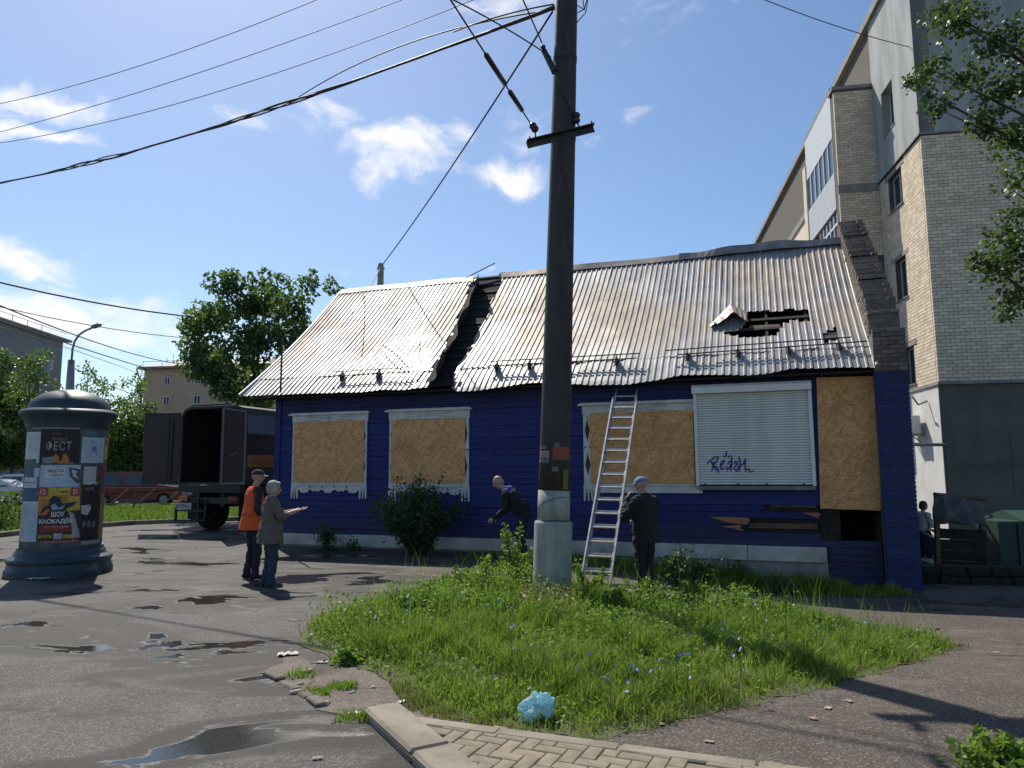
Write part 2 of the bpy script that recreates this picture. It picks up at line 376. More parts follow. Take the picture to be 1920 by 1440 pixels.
# kerb of the far lawn: single stones
kb = thing('far_kerb', 'pale concrete kerb edging the lawn across the street', 'kerb')
kpts = [Vector((*p,0)) for p in ((-30,18.2),(-14.2,18.55),(-13.7,22.5),(-12.6,24.6),(-9.5,26.4),(-2,29.5))]
def stones_along(pts, parent, L, wd, hgt, mat, name='kerb_stone', sink=.05, gap=.012, wob=.004, skip=()):
    n = 0; k = 0
    for a, b in zip(pts[:-1], pts[1:]):
        d = (b-a); T = d.length; d.normalize(); m = max(1, round(T/L)); l = T/m
        for i in range(m):
            k += 1
            if k in skip: continue
            c = a+d*(l*(i+.5)); z = float(gz(c.x, c.y)); mb = MB()
            mb.box(-l/2+gap/2, l/2-gap/2, -wd/2, wd/2, -sink, hgt+random.uniform(-wob,wob))
            mb.build(name, mat, parent, (c.x, c.y, z), math.atan2(d.y, d.x)+random.uniform(-.01,.01), bevel=min(.015, wd*.12)); n += 1
stones_along(kpts, kb, 1.0, .16, .14, M['kerb'])
# old half-sunk kerb on the near left and the broken kerb beside the mud
kb = thing('sunken_kerb', 'half sunken worn kerb line crossing the wet asphalt towards the grass island', 'kerb')
stones_along([G(190,1092), G(330,1112), G(460,1140), G(560,1166)], kb, .34, .10, .007, M['kerb_old'], wob=.009, gap=.05, skip=(4,9,13))
kb = thing('broken_kerb', 'broken crumbling kerb between the wet road and the muddy strip', 'kerb')
stones_along([G(500,1262), G(560,1294), G(606,1328)], kb, .27, .09, .02, M['kerb_old'], wob=.014, gap=.04)
for (x,y,r) in ((555,1300,.05),(575,1262,.06),(560,1285,.04),(610,1322,.05),(700,1290,.035),(660,1300,.03),(590,1245,.035)):
    mb = MB(); mb.box(-r,r,-r*.6,r*.6,-.02,r*.5); p = G(x,y); mb.build('rubble_chunk', M['kerb'], kb, p, random.uniform(0,3), bevel=r*.25)
# paved corner with herringbone pavers and kerb
pav = thing('paved_corner', 'sandy brown paved corner with kerb at the bottom edge of the photo', 'pavement')
a0 = G(680,1346); a1 = G(1420,1446); a2 = G(790,1452); kd = (a2-a0).normalized(); ed = (a1-a0).normalized()
kn = Vector((-kd.y, kd.x, 0));  kn = kn if kn.dot(ed) > 0 else -kn
a2x = a0+kd*2.4; a1x = a0+ed*4.2
PAVP = [tuple(a0[:2]), tuple(a1x[:2]), tuple((a1x+kd*1.5)[:2]), tuple(a2x[:2])]
bedo = drape('paving_bed', PAVP, M['joint'], .040, .4, kind=None); bedo.parent = pav
PW, PL = .098, .198; hb = []
ang = math.atan2(ed.y, ed.x)-R_(4)
for n_ in range(-60,60):
    for m_ in range(-30,30):
        x = n_*.1+m_*.2; y = n_*.1-m_*.2
        hb.append((x+.1, y+.05, 0)); hb.append((x+.25-.2, y+.1+.1, 1))
seen = set(); pmesh = {}
mbp = MB(); mbp.box(-PL/2,PL/2,-PW/2,PW/2,-.03,.0)
pme = mbp.build('paver', M['paver'], bevel=.006); pdat = pme.data; bpy.data.objects.remove(pme)
ca, sa = math.cos(ang), math.sin(ang)
kedge = a0+kn*.26
for (x,y,o) in hb:
    X = a0.x+x*ca-y*sa; Y = a0.y+x*sa+y*ca
    v = Vector((X-a0.x, Y-a0.y, 0))
    if not (v.dot(kn) > .20): continue
    en = Vector((-ed.y, ed.x, 0)); en = en if en.dot(kd) > 0 else -en
    if not (v.dot(en) > .07): continue
    if Y < 3.2 or X > 2.5: continue
    key = (round(X,2), round(Y,2))
    if key in seen: continue
    seen.add(key)
    link('paver', pdat, pav, (X, Y, float(gz(X,Y))+.06+random.uniform(-.003,.003)), ang+(R_(90) if o else 0)+random.uniform(-.012,.012))
mb = MB(); L = 1.05
for i,(u0,u1) in enumerate(((0,.92),(.935,2.0),(2.015,3.0))):
    mb = MB(); q = a0+kd*((u0+u1)/2)+kn*.14
    mb.box(-(u1-u0)/2,(u1-u0)/2,-.135,.135,-.05,.075); mb.build('kerb_stone', M['kerb'], pav, (q.x,q.y,float(gz(q.x,q.y))), math.atan2(kd.y,kd.x), bevel=.02)
for i in range(5):
    u0, u1 = i*.8+.28, i*.8+1.07; q = a0+ed*((u0+u1)/2)+(en*.07)
    mb = MB(); mb.box(-(u1-u0)/2,(u1-u0)/2,-.06,.06,-.05,.064); mb.build('edging_stone', M['kerb'], pav, (q.x,q.y,float(gz(q.x,q.y))), math.atan2(ed.y,ed.x), bevel=.01)

# ================================================================== HOUSE
def osb():
    t = NT('osb'); c = t.coord(); cols = None
    col = (.66,.335,.135)
    for i,(rot,sc) in enumerate(((.5,(8,42,9)),(-.6,(8,46,9)),(1.3,(9,38,9)),(2.2,(8,40,8)),(.05,(7,42,8)),(-.2,(9,40,8)),(1.0,(7,36,8)))):
        mp = t.map(t.map(c, (1,0,1)), (1,1,1), (0,rot,0)); mp = t.map(mp, (sc[0],1,sc[1]))
        vc = t.voro(1.0, mp, 'Color'); sp = t.n.new('ShaderNodeSeparateColor'); t.l.new(vc, sp.inputs[0])
        col = t.mix(t.m('MULTIPLY', t.ramp(sp.outputs[0], .55, .62), .6), col, t.mix(sp.outputs[1], (.86,.50,.23), (.46,.195,.062)))
    col = t.mix(t.ramp(t.noise(1.6,4,.6), .45,.75), col, t.mix(.3, col, (.30,.15,.06)))
    t.bump(t.noise(70,4), .3, .004)
    return t.fin(col, .75, 0, .3)
M['osb'] = osb()
def plankmat(name, c1, c2):
    t = NT(name); c = t.coord(); g = t.noise(6, 6, .65, t.map(c, (.35,1,14)))
    col = t.mix(g, c1, c2); col = t.val(col, t.m('ADD', t.m('MULTIPLY', t.orand(), .3), .85))
    peel = t.ramp(t.noise(2.6, 8, .72, t.map(c,(.4,1,2.6))), .62, .70); col = t.mix(t.m('MULTIPLY', peel, .5), col, (.055,.065,.12))
    sz = t.n.new('ShaderNodeSeparateXYZ'); t.l.new(c, sz.inputs[0]); dn = t.noise(1.3, 6, .65, t.map(c,(1,1,.6)))
    low = t.m('MULTIPLY', t.m('SUBTRACT', 1.0, t.ramp(t.m('ADD', sz.outputs[2], t.m('MULTIPLY', dn, -.8)), -.15, .55)), .62); col = t.mix(low, col, (.045,.040,.040))
    sootf = t.m('MULTIPLY', t.ramp(t.m('ADD', sz.outputs[2], t.m('MULTIPLY', dn, 1.1)), 3.3, 4.2), .7); col = t.mix(sootf, col, (.016,.015,.020))
    fade = t.ramp(t.noise(.7, 5, .6, t.map(c,(.6,1,1))), .45, .75); col = t.mix(t.m('MULTIPLY', fade, .35), col, (.040,.052,.20))
    t.bump(g, .35, .006); return t.fin(col, .62, 0, .3)
M['blue'] = plankmat('blue_paint', (.013,.019,.115), (.021,.030,.165))
M['blue_brick'] = pm('blue_painted_brick', (.011,.019,.135), (.016,.028,.10), 6, .75, bump=.6, bscale=40, rand=.35)
M['white_paint'] = pm('white_paint', (.66,.65,.62), (.52,.51,.48), 6, .65, bump=.2, bscale=40)
M['plinth'] = pm('whitewash', (.56,.54,.49), (.36,.34,.29), 2.2, .9, bump=.5, bscale=40)
M['brown_inlay'] = pm('brown_inlay', (.075,.045,.032), (.05,.03,.022), 8, .7)
M['char_shade'] = pm('charred_and_shade_wood', (.012,.011,.010), (.035,.028,.022), 9, .9, bump=.7, bscale=30)  # charred timber; on the eaves board the black stands for shadow
M['rawwood'] = pm('splintered_wood', (.42,.20,.085), (.28,.12,.05), 10, .8, stretch=(.3,1,6), bump=.4)
M['oldwood'] = pm('weathered_wood', (.16,.10,.06), (.08,.05,.035), 8, .85, stretch=(.3,1,5), bump=.4)
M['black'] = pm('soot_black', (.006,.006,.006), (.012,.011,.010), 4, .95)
def roofmat(name='zinc_roof', soot=0.):
    t = NT(name); c = t.coord()
    z = t.mix(t.ramp(t.noise(1.6,7,.65), .35,.65), (.27,.265,.26), (.37,.365,.36))
    st = t.ramp(t.noise(.55,5,.6,t.map(c,(1,.7,.7))), .38, .60)
    xs = t.n.new('ShaderNodeSeparateXYZ'); t.l.new(c, xs.inputs[0])
    heat = t.m('MULTIPLY', st, t.ramp(xs.outputs[2], 3.9, 4.9))                       # scorched upper part
    patch = t.noise(1.0, 3, .5, t.map(c, (7.6,2.6,2.6)))
    z = t.mix(t.m('MULTIPLY', heat, .58), z, t.mix(t.ramp(patch,.4,.6), (.46,.36,.235), (.30,.235,.19)))
    dark = t.m('MULTIPLY', t.ramp(t.noise(2.3,8,.7), .60,.74), t.ramp(xs.outputs[2], 4.2, 6.3)); z = t.mix(t.m('MULTIPLY', dark, .55), z, (.15,.12,.12))
    z = t.val(z, t.m('ADD', t.m('MULTIPLY', t.orand(), .14), .93))
    r = t.m('ADD', t.m('MULTIPLY', heat, .13), t.m('ADD', t.m('MULTIPLY', t.noise(5,5), .14), .47))
    t.bump(t.noise(3.5,3), .18, .02)
    if not soot: t.b.inputs['Coat Weight'].default_value = .28; t.b.inputs['Coat Roughness'].default_value = .10
    if soot: z = t.mix(soot, z, (.02,.018,.02))
    return t.fin(z, r if not soot else .7, .62 if not soot else .3)
M['roof'] = roofmat(); M['roof_soot'] = roofmat('sooty_roof', .86)
M['zinc'] = pm('zinc_trim', (.62,.62,.62), (.45,.44,.43), 3, .38, .85)
M['ridge'] = pm('scorched_ridge', (.40,.34,.29), (.25,.21,.19), 2.4, .5, .6)
M['dark_metal'] = pm('dark_metal', (.045,.045,.048), (.07,.065,.06), 8, .55, .6)

house = thing('wooden_house', 'blue wooden house with burnt metal roof and boarded up windows', 'house', HO, -HTH)
# --- wall: backing and single siding planks
sL, sR = 0.0, 12.96
wall = MB()
dxa, _ = HW(1536,940); dxb, _ = HW(1656,940); dz0 = HW(1590,1014)[1]; dz1 = HW(1590,957)[1]
wall.box(sL, dxa-.02, .03, .16, .02, 3.62); wall.box(dxb, sR, .03, .16, .02, 3.62); wall.box(dxa-.02, dxb, .03, .16, .02, dz0); wall.box(dxa-.02, dxb, .03, .16, dz1+.1, 3.62)
wall = wall.build('wall', M['char_shade'], house)
ph = .1255; z = .30; row = 0
spl = [HW(1437,950)[0], HW(1335,975)[0], HW(1398,990)[0]]
zb0, zb1 = HW(1470,1000)[1], HW(1470,972)[1]; zc0, zc1 = HW(1480,958)[1], HW(1480,936)[1]
def plank(s0, s1, z0, z1, tear=None):
    mb = MB(); th = random.uniform(.022,.030); gp = .004
    if tear is None: 
        ks = 5; V_ = []; w1 = random.uniform(0,6)
        for i_ in range(ks+1):
            x_ = s0+.002+(s1-s0-.004)*i_/ks; dz_ = .0035*math.sin(w1+i_*1.3); dy_ = .004*math.sin(w1*2+i_*1.1); V_ += [(x_,-th+dy_,z0+.005+dz_),(x_,-th+.006+dy_,z1-.003+dz_),(x_,.028,z1-.003+dz_),(x_,.028,z0+.005+dz_)]
        mb.add(V_, [(4*i_+a_,4*i_+4+a_,4*i_+4+(a_+1)%4,4*i_+(a_+1)%4) for i_ in range(ks) for a_ in range(4)]+[(3,2,1,0),(4*ks,4*ks+1,4*ks+2,4*ks+3)])
    else:
        m = 7; poly = [(s0+.002,z0+gp)]
        for i in range(m): poly.append((s1+tear[i], z0+gp+(z1-z0-2*gp)*i/(m-1)))
        poly.append((s0+.002, z1-gp)); mb.prism(poly, lambda u,v,d: (u,d,v), -th, .028)
    return mb.build('plank', M['blue'], wall)
def tears(a=.25): return [random.uniform(-a,0) if i%2 else random.uniform(-.05,a*.4) for i in range(7)]
while z < 3.60:
    z1 = min(z+ph, 3.615); cut = sorted(random.uniform(2,11) for _ in range(1 if row%2 else 2)); zm = (z+z1)/2
    ends = [sL]+cut+[sR]
    for a, b in zip(ends[:-1], ends[1:]):
        segs = [(a,b,None)]
        if dz0-.03 < zm < dz1+.10:            # doorway below the board
            ns = []
            for (p,q,t_) in segs:
                if p < dxa and q > dxb: ns += [(p,dxa,t_),(dxb,q,None)]
                elif p < dxa < q: ns += [(p,dxa,t_)]
                elif p < dxb < q: ns += [(dxb,q,None)]
                elif q <= dxa or p >= dxb: ns += [(p,q,t_)]
            segs = ns
        ns = []
        for (p,q,t_) in segs:                  # torn away siding left of the doorway
            sb = None
            if zb0-.02 < zm < zb1+.03: sb = spl[2] if zm < (zb0+zb1)/2 else spl[2]+.12
            elif zc0-.01 < zm < zc1+.06: sb = spl[0] if zm < (zc0+zc1)/2+.03 else spl[0]+.35
            if sb is not None and q <= dxa+.01 and q > sb:
                if p < sb-.3: ns.append((p,sb,tears(.14)))
            else: ns.append((p,q,t_))
        for (p,q,t_) in ns:
            if q-p > .05: plank(p,q,z,z1,t_)
    z = z1; row += 1
# splinters of raw wood at the broken plank ends
def sliver(pix, d0=-.045, d1=-.032):
    mb = MB(); mb.prism([HW(*p) for p in pix], lambda u,v,d: (u,d,v), d0, d1); return mb.build('splinter', M['rawwood'], wall)
sliver([(1330,969),(1360,969),(1404,971),(1406,975),(1401,983),(1385,982),(1362,979),(1348,974)])
sliver([(1352,987),(1376,985),(1390,983),(1388,989),(1396,996),(1384,993),(1370,989)], -.05, -.036)
sliver([(1504,961),(1534,961),(1539,965),(1532,971),(1522,967)], -.05,-.036)
mb = MB(); s_, z_ = HW(1535,1000); 
for (x0,x1,yy) in ((1403,1532,985),(1445,1530,946)):
    s0, zz = HW(x0,yy); s1, _ = HW(x1,yy); mb.box(s0,s1,.0,.028,zz-.05,zz+.045)
mb.build('sheathing_board', M['oldwood'], house)
# dark room behind the doorway
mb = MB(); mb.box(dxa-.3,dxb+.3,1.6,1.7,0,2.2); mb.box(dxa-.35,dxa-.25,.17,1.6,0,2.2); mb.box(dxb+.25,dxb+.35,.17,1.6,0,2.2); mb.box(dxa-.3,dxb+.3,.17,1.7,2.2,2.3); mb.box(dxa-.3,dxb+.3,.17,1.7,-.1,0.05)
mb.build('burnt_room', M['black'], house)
mb = MB(); mb.box(dxa+.0,dxa+.34,.05,.09,dz0,dz1+.1); mb.build('charred_door_leaf', M['char_shade'], house)
# lower siding at the right, under the plinth end, and plinth blocks
pz1 = .32; s_end = HW(1551,1040)[0]
mb = MB(); zz = -.575
for r in range(7): 
    q = MB(); q.box(s_end+.02, sR, -.02-.002*r, .028, zz+.004, zz+.122); q.build('plank', M['blue'], wall, bevel=.004); zz += .125
bl = 0.; k = 0
while bl < s_end-.05:
    l = random.uniform(1.2,2.2); e = min(bl+l, s_end); 
    if s_end-e < .3: e = s_end
    q = MB(); q.box(bl+.004, e-.004, -.10+random.uniform(-.004,.004), .15, .06-random.uniform(0,.02)-.03*(bl/12), .305+random.uniform(-.004,.003)); q.build('plinth_block', M['plinth'], house, bevel=.012); bl = e
mb = MB(); mb.box(0.02, s_end+.5, .03, .15, -.7, .06); mb.box(0.02, s_end, -.03, .03, -.7, .06); mb.build('foundation', M['concrete'], house)
# end walls, back wall and corner board
mb = MB(); mb.box(0.0,.12,.17,7.7,0,3.6); mb.prism([(.02,3.6),(7.7,3.6),(3.86,6.95)], lambda u,v,d: (d,u,v), 0.0, .12); mb.box(0.0,12.9,7.6,7.72,0,3.6); mb.build('rear_wall', M['blue'], house)
mb = MB(); mb.box(-.025,.12,-.05,-.031,.31,3.55); mb.build('corner_board', M['blue'], house)
# --- roof carcass: rafters, battens, rear slope
roof = MB()
for i in range(18):
    s = -.5+i*.78
    for (q0,q1) in ((.80,SL-.05),):
        [roof.bar(RP(s,q0+(q1-q0)*k/6,-.10), RP(s,q0+(q1-q0)*(k+1)/6,-.10),.05,.14) for k in range(6)]
for q in np.arange(.96, SL, .42):
    roof.bar(RP(-.70,q,-.014), RP(12.9,q,-.014), .09, .022, up=(0,-math.sin(AL),math.cos(AL)))
roof.add([(-.7,RT,RZ-.03),(13.0,RT,RZ-.03),(13.0,2*RT+OH,EZ-.03),(-.7,2*RT+OH,EZ-.03)], [(0,1,2,3)])
roof.box(0.1,12.9,.2,7.6,3.42,3.47)
roof = roof.build('roof', M['char_shade'], house)
mb = MB(); mb.box(-.55,12.94,-.36,-.03,3.45,3.47); mb.build('eaves_shade_board', M['char_shade'], house)  # board in char black, so the eaves shadow is put into its colour
# --- corrugated sheets: 15 bays, upper and lower row
HOLE1 = [HR(*p) for p in ((1398,576),(1440,575),(1512,571),(1519,593),(1466,597),(1463,619),(1430,626),(1404,627),(1368,624),(1352,620),(1385,612),(1397,600))]
HOLE2 = [HR(*p) for p in ((1544,617),(1571,606),(1577,632),(1547,638))]
ga0 = HR(792,735); ga1 = HR(893,517); gb0 = HR(836,735); gb1 = HR(946,514)
def gap_at(q):
    fa = (q-ga0[1])/(ga1[1]-ga0[1]); fb = (q-gb0[1])/(gb1[1]-gb0[1])
    return ga0[0]+(ga1[0]-ga0[0])*fa, gb0[0]+(gb1[0]-gb0[0])*fb
S0, S1, NB = -.76, 13.02, 15; BW = (S1-S0)/NB; RPI = BW/7
def rnd2(a, b): return math.sin(a*1.7+b*.9)*.5+math.sin(a*.63-b*2.1+1.3)*.5
EAVE = [(-.8,.0),(1.5,-.01),(2.6,-.06),(3.1,.0),(3.6,-.03),(4.2,.03),(4.6,.14),(4.9,-.14),(5.2,-.15),(5.9,-.06),(6.5,.05),(7.2,-.02),(7.8,-.13),(8.6,-.15),(9.2,-.04),(9.6,.06),(10.2,.02),(10.8,-.05),(11.2,-.01),(11.6,.11),(12.0,.08),(12.5,.05),(13.1,.0)]
def eave_q(s): return np.interp(s, [e[0] for e in EAVE], [e[1] for e in EAVE])
def sheet(i, q0f, q1, lift, amp, nq, seed):
    xs = []
    for r in range(7):
        b = S0+i*BW+r*RPI; xs += [(b,0),(b+RPI*.58,0),(b+RPI*.68,.018),(b+RPI*.88,.018),(b+RPI*.985,0)]
    V = []; F = []; n = len(xs); fr = np.linspace(0,1,nq+1)
    for j in range(nq+1):
        for (s,h) in xs:
            q0 = q0f(s); q = q0+(q1-q0)*fr[j]
            hh = h+lift(q)+amp*(rnd2(s*2+seed, q*1.3)+.5*rnd2(s*5, q*3+seed)); V.append((s,q,hh))
    for j in range(nq):
        for k in range(n-1):
            s = (V[j*n+k][0]+V[j*n+k+1][0])/2; q = (V[j*n+k][1]+V[(j+1)*n+k][1])/2
            a, b = gap_at(q)
            if a+.05*math.sin(q*5) < s < b+.05*math.sin(q*4+1): continue
            if inpoly((s,q), HOLE1) or inpoly((s,q), HOLE2): continue
            F.append((j*n+k, j*n+k+1, (j+1)*n+k+1, (j+1)*n+k))
    if not F: return
    par_ = list(range(len(V)))
    def find(a):
        while par_[a] != a: par_[a] = par_[par_[a]]; a = par_[a]
        return a
    for f_ in F:
        r0 = find(f_[0])
        for b_ in f_[1:]: par_[find(b_)] = r0
    grp = {}
    for f_ in F: grp.setdefault(find(f_[0]), []).append(f_)
    for fs_ in grp.values():
        if len(fs_) < 3: continue
        ids = sorted({i_ for f_ in fs_ for i_ in f_}); mp_ = {a:b for b,a in enumerate(ids)}
        mb = MB(); mb.add([RP(*V[a]) for a in ids], [tuple(mp_[a] for a in f_) for f_ in fs_]); mb.build('roof_sheet', M['roof'], roof, norm=False)
for i in range(NB):
    sheet(i, lambda s: .74+.02*math.sin(s*9), 5.50+(.02 if i%2 else 0), lambda q: .014, .006, 44, i)
    sheet(i, eave_q, .86, lambda q: .002-.10*(max(0,.74-q)**1.5)*(1 if S0+i*BW > 4.4 else .5), .009, 8, i*1.7)
# curled edge of the torn sheet beside the gap
V = []; F = []; nq, nc = 26, 7
for j in range(nq+1):
    q = .1+(5.35-.1)*j/nq; a, b = gap_at(q); wd = .46+.12*math.sin(j*.9)+.10*(1-j/nq); 
    for c in range(nc+1):
        f = c/nc; an = f*(1.5+.25*math.sin(j*.6)); ss = a-.03+wd*math.sin(an)/1.5; hh = .02+wd*(1-math.cos(an))/1.5+.02*math.sin(j*1.9+c)
        V.append(RP(ss,q,hh))
for j in range(nq):
    for c in range(nc): F.append((j*(nc+1)+c, j*(nc+1)+c+1, (j+1)*(nc+1)+c+1, (j+1)*(nc+1)+c))
mb = MB(); mb.add(V,F); mb.build('curled_sheet', M['black'], roof, smooth=True, norm=False)
mb = MB()                                      # sooty decking seen through the gap
for k in range(13):
    q = .05+k*.43; a, b = gap_at(q); a2, b2 = gap_at(q+.4)
    mb.add([RP(a-.5,q,-.030+.004*(k%2)),RP(b+.3,q,-.030+.004*(k%2)),RP(b2+.3,q+.415,-.030+.004*(k%2)),RP(a2-.5,q+.415,-.030+.004*(k%2))], [(0,1,2,3)])
mb.build('sooty_decking', M['black'], roof, norm=False)
# peeled flap of metal beside the big hole
fl = [(1330,606),(1345,590),(1368,566),(1386,572),(1400,580)]; fb = [(1331,609),(1352,605),(1376,592),(1392,600),(1402,602)]
V = []; F = []; nn = 12
for j in range(nn+1):
    f = j/nn; u = f*(len(fl)-1); k = min(int(u), len(fl)-2); w_ = u-k
    tp = HR(*(np.array(fl[k])*(1-w_)+np.array(fl[k+1])*w_)); bt = HR(*(np.array(fb[k])*(1-w_)+np.array(fb[k+1])*w_))
    lift = [.03,.08,.17,.10,.04]; lh = lift[k]*(1-w_)+lift[k+1]*w_; rb = .02 if j%2 else 0
    V += [RP(tp[0],tp[1]+.05,.03), RP((tp[0]+bt[0])/2,(tp[1]+bt[1])/2,.05+lh*.7+rb), RP(bt[0],bt[1],.04+lh+rb)]
for j in range(nn):
    for c in range(2): F.append((j*3+c, j*3+c+1, (j+1)*3+c+1, (j+1)*3+c))
mb = MB(); mb.add(V,F); mb.build('peeled_flap', M['ridge'], roof, norm=False)
for pa, pb, hh in (((1404,604),(1462,601),.005),((1540,625),(1580,622),.005)):
    a = HR(*pa); b = HR(*pb); mb = MB(); mb.bar(RP(a[0],a[1],-.02), RP(b[0],b[1],-.02), .10, .03, up=(0,-math.sin(AL),math.cos(AL))); mb.build('batten', M['oldwood'], roof)
# ridge caps
def cap(s0, s1, mat, f, n=24):
    V = []; F = []
    for j in range(n+1):
        s = s0+(s1-s0)*j/n; dh = f(s)
        V += [RP(s,SL-.20,.035+dh*.4), RP(s,SL+.005,.06+dh), (s,RT+.17,RZ-.08+dh)]
    for j in range(n):
        for c in range(2): F.append((j*3+c, (j+1)*3+c, (j+1)*3+c+1, j*3+c+1))
    mb = MB(); mb.add(V,F); mb.build('ridge_cap', mat, roof, norm=False)
ra = gap_at(SL)[0]; rb_ = gap_at(SL)[1]
cap(S0, ra-.05, M['zinc'], lambda s: .01*math.sin(s*3)); cap(rb_-.1, 9.3, M['ridge'], lambda s: .015*math.sin(s*2.1)+.03); cap(9.2, 12.98, M['ridge'], lambda s: .05+.09*math.sin((s-9.2)*.8)**2+.02*math.sin(s*5))
mb = MB(); a = HR(893,517); mb.bar(RP(a[0]-.2,a[1]-.35,.12), RP(a[0]+.55,a[1]+.25,.22), .10, .012); mb.build('loose_strip', M['ridge'], roof)
mb = MB(); mb.tube([RP(S1-.01,q_,.02) for q_ in np.linspace(-.02,SL-.1,9)], .03, 6); mb.build('verge_trim', M['zinc'], house)
mb = MB(); mb.tube([RP(S0-.01,q_,.0) for q_ in np.linspace(0,SL-.05,9)], .04, 6); mb.build('verge_trim', M['zinc'], house)
# snow guards
def guard(pix0, pix1, brs, off=.0):
    g = MB(); a = HR(*pix0); b = HR(*pix1); A = Vector(RP(a[0],a[1],.13)); B = Vector(RP(b[0],b[1],.13)); D = Vector((0,math.cos(AL),math.sin(AL)))*.13+Vector((off,0,.03))
    g.tube([A,B], .0125, 8); g.tube([A+D,B+D], .0125, 8); o = g.build('snow_guard', M['dark_metal'], house, smooth=False)
    for f in brs:
        p = A.lerp(B,f); m = MB(); Nn = Vector((0,-math.sin(AL),math.cos(AL))); Dq = Vector((0,math.cos(AL),math.sin(AL)))*.13; pq = [p-Dq*.6-Nn*.095, p+Dq*1.3-Nn*.095, p+Dq*1.2+Nn*.02, p+Nn*.03]
        m.add([v+Vector((x_,0,0)) for x_ in (-.012,.012) for v in pq], [(0,1,2,3),(7,6,5,4),(0,4,5,1),(1,5,6,2),(2,6,7,3),(3,7,4,0)]); m.obox(p+Dq*.3-Nn*.098, (Vector((1,0,0)),Dq,Nn), (.045,.15,.004))
        m.build('bracket', M['dark_metal'], o)
guard((1272,672),(1626,647),(.05,.33,.60,.86),-.25); guard((915,693),(1194,679),(.06,.29,.52,.87),.05); guard((618,712),(772,703),(.15,.6),.1)
# service mast with hooked top, bent rod
mb = MB(); b = HR(524,738); p0 = Vector(RP(b[0],b[1]+.05,.0)); h = 1.25
mb.tube([p0, p0+Vector((0,0,h*.8)), p0+Vector((0,0,h))]+[p0+Vector((.13*(1-math.cos(a)),0,h+.10*math.sin(a))) for a in np.linspace(.4,2.7,6)], .022, 8); mb.build('service_mast', M['dark_metal'], house, smooth=True)
mb = MB(); a = HR(770,694); b_ = HR(718,650); mb.tube([RP(a[0],a[1],.05), RP((a[0]+b_[0])/2,(a[1]+b_[1])/2,.22), RP(b_[0],b_[1],.16)], .014, 6); a = HR(783,668); mb.tube([RP(a[0],a[1],0), Vector(RP(a[0],a[1],0))+Vector((.05,0,.42))], .012, 6); mb.build('bent_rod', M['dark_metal'], house)
